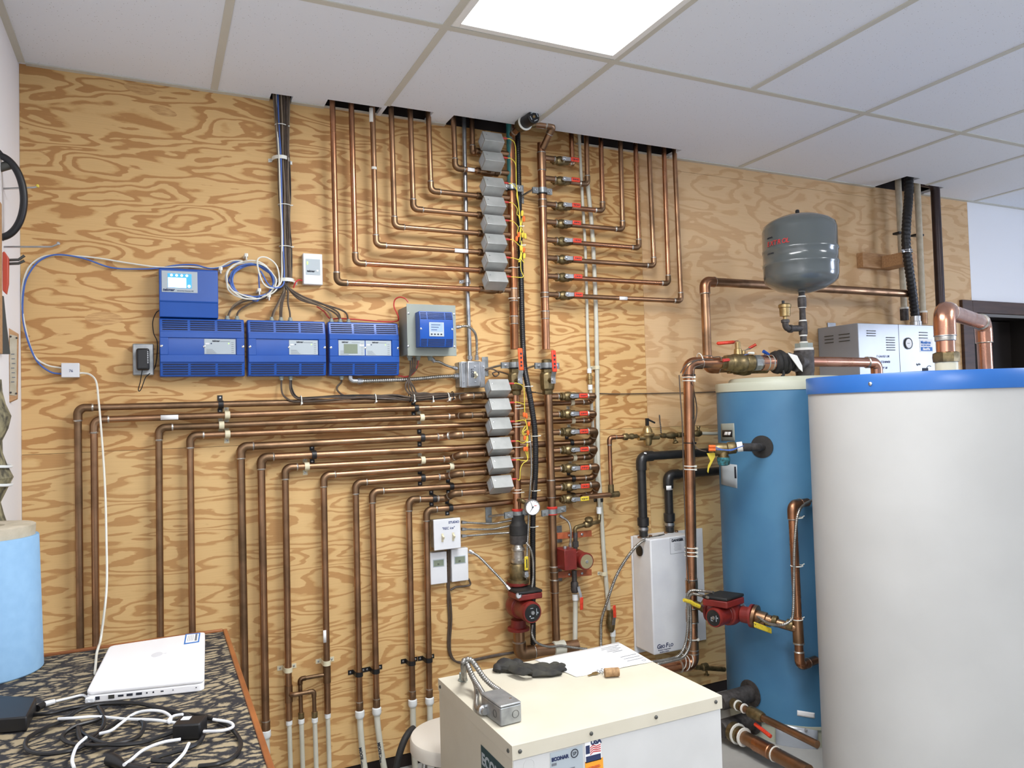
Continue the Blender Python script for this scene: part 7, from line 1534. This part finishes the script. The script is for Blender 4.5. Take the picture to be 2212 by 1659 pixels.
m = M(); a, b = Z(1291, 1453, HZ + .004), Z(1270, 1460, HZ + .003); d = (b - a).normalized(); s = V(-d.y, d.x, 0); m.prism([a + s*.007, a + d*.014 + s*.008, a + d*.02 + s*.003, b + s*.003, b - s*.002, a + d*.02 - s*.003, a + d*.014 - s*.008, a - s*.007], V(0, 0, .002)); m.build('key', 'brass_pale', r)
tag(r, 'key on a cork fob lying at the corner of the paper', 'key')
# glove: a soft shape with cuff, four folded fingers and thumb
def blob(pts, rad, n=12, flat=.55):
    m = M(); P = cr(pts, 6); R = []
    for i in range(len(P)): t = i/(len(P) - 1)*(len(rad) - 1); k = min(int(t), len(rad) - 2); R.append(rad[k] + (rad[k+1] - rad[k])*(t - k))
    m.tube(P, R, n); zmin = HZ + .001
    for p in m.v: p.z = zmin + max(0, p.z - zmin)*(.62 + .12*math.sin(p.x*170 + p.y*90))
    return m
r = root('work_glove', Z(1140, 1440, HZ))
m = blob([Z(1072, 1440, HZ + .014), Z(1095, 1436, HZ + .018), Z(1130, 1440, HZ + .016), Z(1165, 1446, HZ + .015), Z(1180, 1446, HZ + .012)], [.020, .026, .024, .022, .012]); m.build('palm', 'glove', r)
for k, (a, b, c) in enumerate((((1150, 1452), (1185, 1451), (1212, 1450)), ((1150, 1446), (1190, 1446), (1221, 1441)), ((1150, 1440), (1190, 1439), (1218, 1433)), ((1150, 1436), (1182, 1434), (1205, 1431)))):
    m = blob([Z(*a, HZ + .014), Z(*b, HZ + .015), Z(*c, HZ + .012)], [.014, .0125, .009]); m.build('finger', 'glove', r)
m = blob([Z(1105, 1436, HZ + .03), Z(1130, 1442, HZ + .034), Z(1150, 1444, HZ + .030)], [.014, .013, .009]); m.build('thumb', 'glove', r)
m = blob([Z(1073, 1446, HZ + .012), Z(1084, 1430, HZ + .024), Z(1110, 1424, HZ + .03), Z(1128, 1428, HZ + .022)], [.014, .022, .018, .008]); m.build('cuff', 'black_soft', r)
tag(r, 'dark crumpled work glove lying on the cream cabinet', 'glove')
# junction box with its flexes
c_ = Z(1092, 1545, HZ); bx_ = [Z(1060, 1537, HZ), Z(1082, 1572, HZ), Z(1128, 1560, HZ)]
u = (bx_[2] - bx_[1]); u.z = 0; u.normalize(); v = V(-u.y, u.x, 0); bw, bl, bh = (bx_[2] - bx_[1]).length, .108, .047
o0 = bx_[1]
r = root('junction_box', o0 + u*bw/2 + v*bl/2)
ring = [p for p in rq([o0 + V(0, 0, .002), o0 + u*bw + V(0, 0, .002), o0 + u*bw + v*bl + V(0, 0, .002), o0 + v*bl + V(0, 0, .002)], .007, 4)]
m = M(); m.prism(ring, V(0, 0, bh - .004)); m.build('box', 'galv', r, bevel=.002)
cen = o0 + u*bw/2 + v*bl/2; m = M(); m.prism([cen + (p - cen)*1.0 + V(0, 0, bh - .003) for p in ring], V(0, 0, .005)); m.build('cover', 'galv', r, bevel=.003)
m = M(); m.lathe(o0 + u*bw*.75 + v*.03 + V(0, 0, bh + .004), ZV, [(.004, 0), (.0036, .0014), (.001, .002)], 8); m.build('screw', 'chrome', r)
m = M(); m.lathe(o0 + u*(bw + .002) + v*.045 + V(0, 0, .022), u, [(.012, -.003), (.012, .006), (.009, .008)], 8); m.build('side_connector', 'steel', r)
m = M(); m.torus(o0 - v*.0005 + u*bw*.7 + V(0, 0, .024), -v, .009, .0007, 18, 4); m.build('knockout', 'tool_grey', r)
m = M(); m.torus(o0 - u*.0005 + v*.03 + V(0, 0, .024), -u, .009, .0007, 18, 4); m.build('knockout', 'tool_grey', r)
tag(r, 'galvanized junction box lying on the cream cabinet', 'junction box')
ju = o0 + v*bl
def fz(px, py, h): return Z(px, py, HZ + h)
flexc([ju + u*.018 + V(0, 0, .03), fz(1048, 1506, .03), fz(1036, 1486, .035), fz(1022, 1463, .05), fz(1012, 1440, .075), fz(1005, 1426, .09), fz(1000, 1432, .085), fz(1001, 1450, .05), fz(1002, 1466, .01)], .0075, 'metal flex from the junction box looping back to the cabinet top, inner', ends=(1, 0))
flexc([ju + u*.05 + V(0, 0, .03), fz(1082, 1495, .03), fz(1062, 1480, .035), fz(1044, 1462, .05), fz(1029, 1440, .075), fz(1018, 1426, .09), fz(1007, 1425, .092), fz(1002, 1435, .07), fz(1003, 1455, .03), fz(1004, 1468, .008)], .0075, 'metal flex from the junction box looping back to the cabinet top, outer', ends=(1, 0))
flexc([fz(1046, 1536, .013), fz(1033, 1532, .012), fz(1029, 1520, .012), fz(1030, 1500, .015), fz(1027, 1478, .025), fz(1016, 1455, .045), fz(1010, 1436, .07), fz(1008, 1428, .08)], .007, 'metal flex bending at the left side of the junction box', ends=(0, 0))
m = M(); a, b = fz(1038, 1530, .014), fz(1052, 1540, .016); m.lathe(a, (b - a), [(.010, 0), (.013, .004), (.013, .018), (.009, .02), (.009, .03)], 10); o = m.build('flex_elbow', 'steel'); tag(o, 'steel elbow connector beside the junction box', 'connector')
m = M(); m.lathe(Z(1000, 1470, HZ), ZV, [(.014, 0), (.014, .004), (.0105, .005), (.0105, .022), (.006, .0225), (.006, .018), (0, .018)], 16); o = m.build('cable_gland', 'enclosure'); tag(o, 'grey cable gland on the cabinet top at its left corner', 'cable gland')

# ------------------------------------------------------------------ stool and floor hose
sR = .146; sc_ = V(1.236, -.607, 0); SZ = .36
r = root('round_stool', sc_)
m = M(); m.lathe(sc_, ZV, [(sR - .006, SZ - .046), (sR, SZ - .041), (sR, SZ - .009), (sR - .004, SZ - .002), (sR - .012, SZ), (0, SZ + .0005)], 56); m.build('seat', 'stool_white', r)
m = M(); m.lathe(sc_, ZV, [(.05, SZ - .051), (.05, SZ - .043), (sR - .012, SZ - .042), (sR - .012, SZ - .046)], 40); m.build('seat_pan', 'tool_grey', r)
for k in range(4):
    a_ = k*PI/2 - .95; dd = V(math.cos(a_), math.sin(a_), 0); m = M(); m.tube(fil([sc_ + dd*.03 + ZV*(SZ - .056), sc_ + dd*(sR - .032) + ZV*(SZ - .056), sc_ + dd*(sR + .012) + ZV*.012], .03), .0095, 10); lg = m.build('leg', 'chrome', r); m = M(); m.lathe(sc_ + dd*(sR + .012), ZV, [(.012, 0), (.012, .02)], 10); m.build('rubber_foot', 'black', lg)
m = M(); m.torus(sc_ + ZV*.17, ZV, sR - .006, .006, 40, 8); m.build('foot_ring', 'chrome', r)
tag(r, 'round white stool beside the cream cabinet', 'stool')
m = M(); m.tube(cr([W(893, 1574, .40), W(884, 1582, .42), W(874, 1598, .44), W(864, 1625, .45), W(857, 1655, .45), W(853, 1690, .45), W(852, 1720, .44)], 8), .0115, 10); o = m.build('floor_hose', 'black_soft'); tag(o, 'dark flexible hose rising from the floor left of the stool', 'hose')
# ------------------------------------------------------------------ light from the rest of the room
troffer(X0 + G*5, -1.97 - .012, 'ceiling light panel nearest the doorway', power=44)
troffer(X0, -3.19 - .012, 'ceiling light panel behind the viewer', power=78)
# daylight window in the right hand wall
m = M(); m.box(7, 7.1, -6, -3.4, 0, 2.75); m.box(7, 7.1, -2.1, .6, 0, 2.75); m.box(7, 7.1, -3.4, -2.1, 0, .95); m.box(7, 7.1, -3.4, -2.1, 2.15, 2.75); struct(m.build('wall_right', 'drywall', org=(7, -2, 0), flat=True))
m = M(); m.box(7.06, 7.08, -3.4, -2.1, .95, 2.15); wn = struct(m.build('window_1', 'daylight', org=(7.05, -2.75, .95), flat=True))
m = M(); 
for q in ((-3.4, -3.34, .95, 2.15), (-2.16, -2.1, .95, 2.15), (-3.4, -2.1, .95, 1.01), (-3.4, -2.1, 2.09, 2.15), (-2.77, -2.73, .95, 2.15)): m.box(7.0, 7.05, *q)
m.build('window_frame', 'lamp_frame', wn)
w = bpy.data.worlds.new('room'); S.world = w; w.use_nodes = True
w.node_tree.nodes['Background'].inputs[0].default_value = (.80, .86, 1.0, 1); w.node_tree.nodes['Background'].inputs[1].default_value = .75
# ------------------------------------------------------------------ camera
cd = bpy.data.cameras.new('camera'); cd.sensor_fit = 'HORIZONTAL'; cd.sensor_width = 36; cd.lens = FPX/2212*36; cd.clip_start = .02
co = bpy.data.objects.new('camera', cd); COL.objects.link(co)
f = ray(1106, 829.5).normalized(); u = (ray(1106, 0) - ray(1106, 829.5)); u = (u - f*u.dot(f)).normalized(); r_ = f.cross(u)
R = Matrix((r_, u, -f)).transposed().to_4x4(); R.translation = CAM; co.matrix_world = R
S.camera = co
S.view_settings.view_transform = 'Standard'; S.view_settings.look = 'None'; S.view_settings.exposure = -0.33; S.view_settings.gamma = 1.0
S.view_settings.use_curve_mapping = False
S.cycles.max_bounces = 8; S.cycles.sample_clamp_indirect = 6
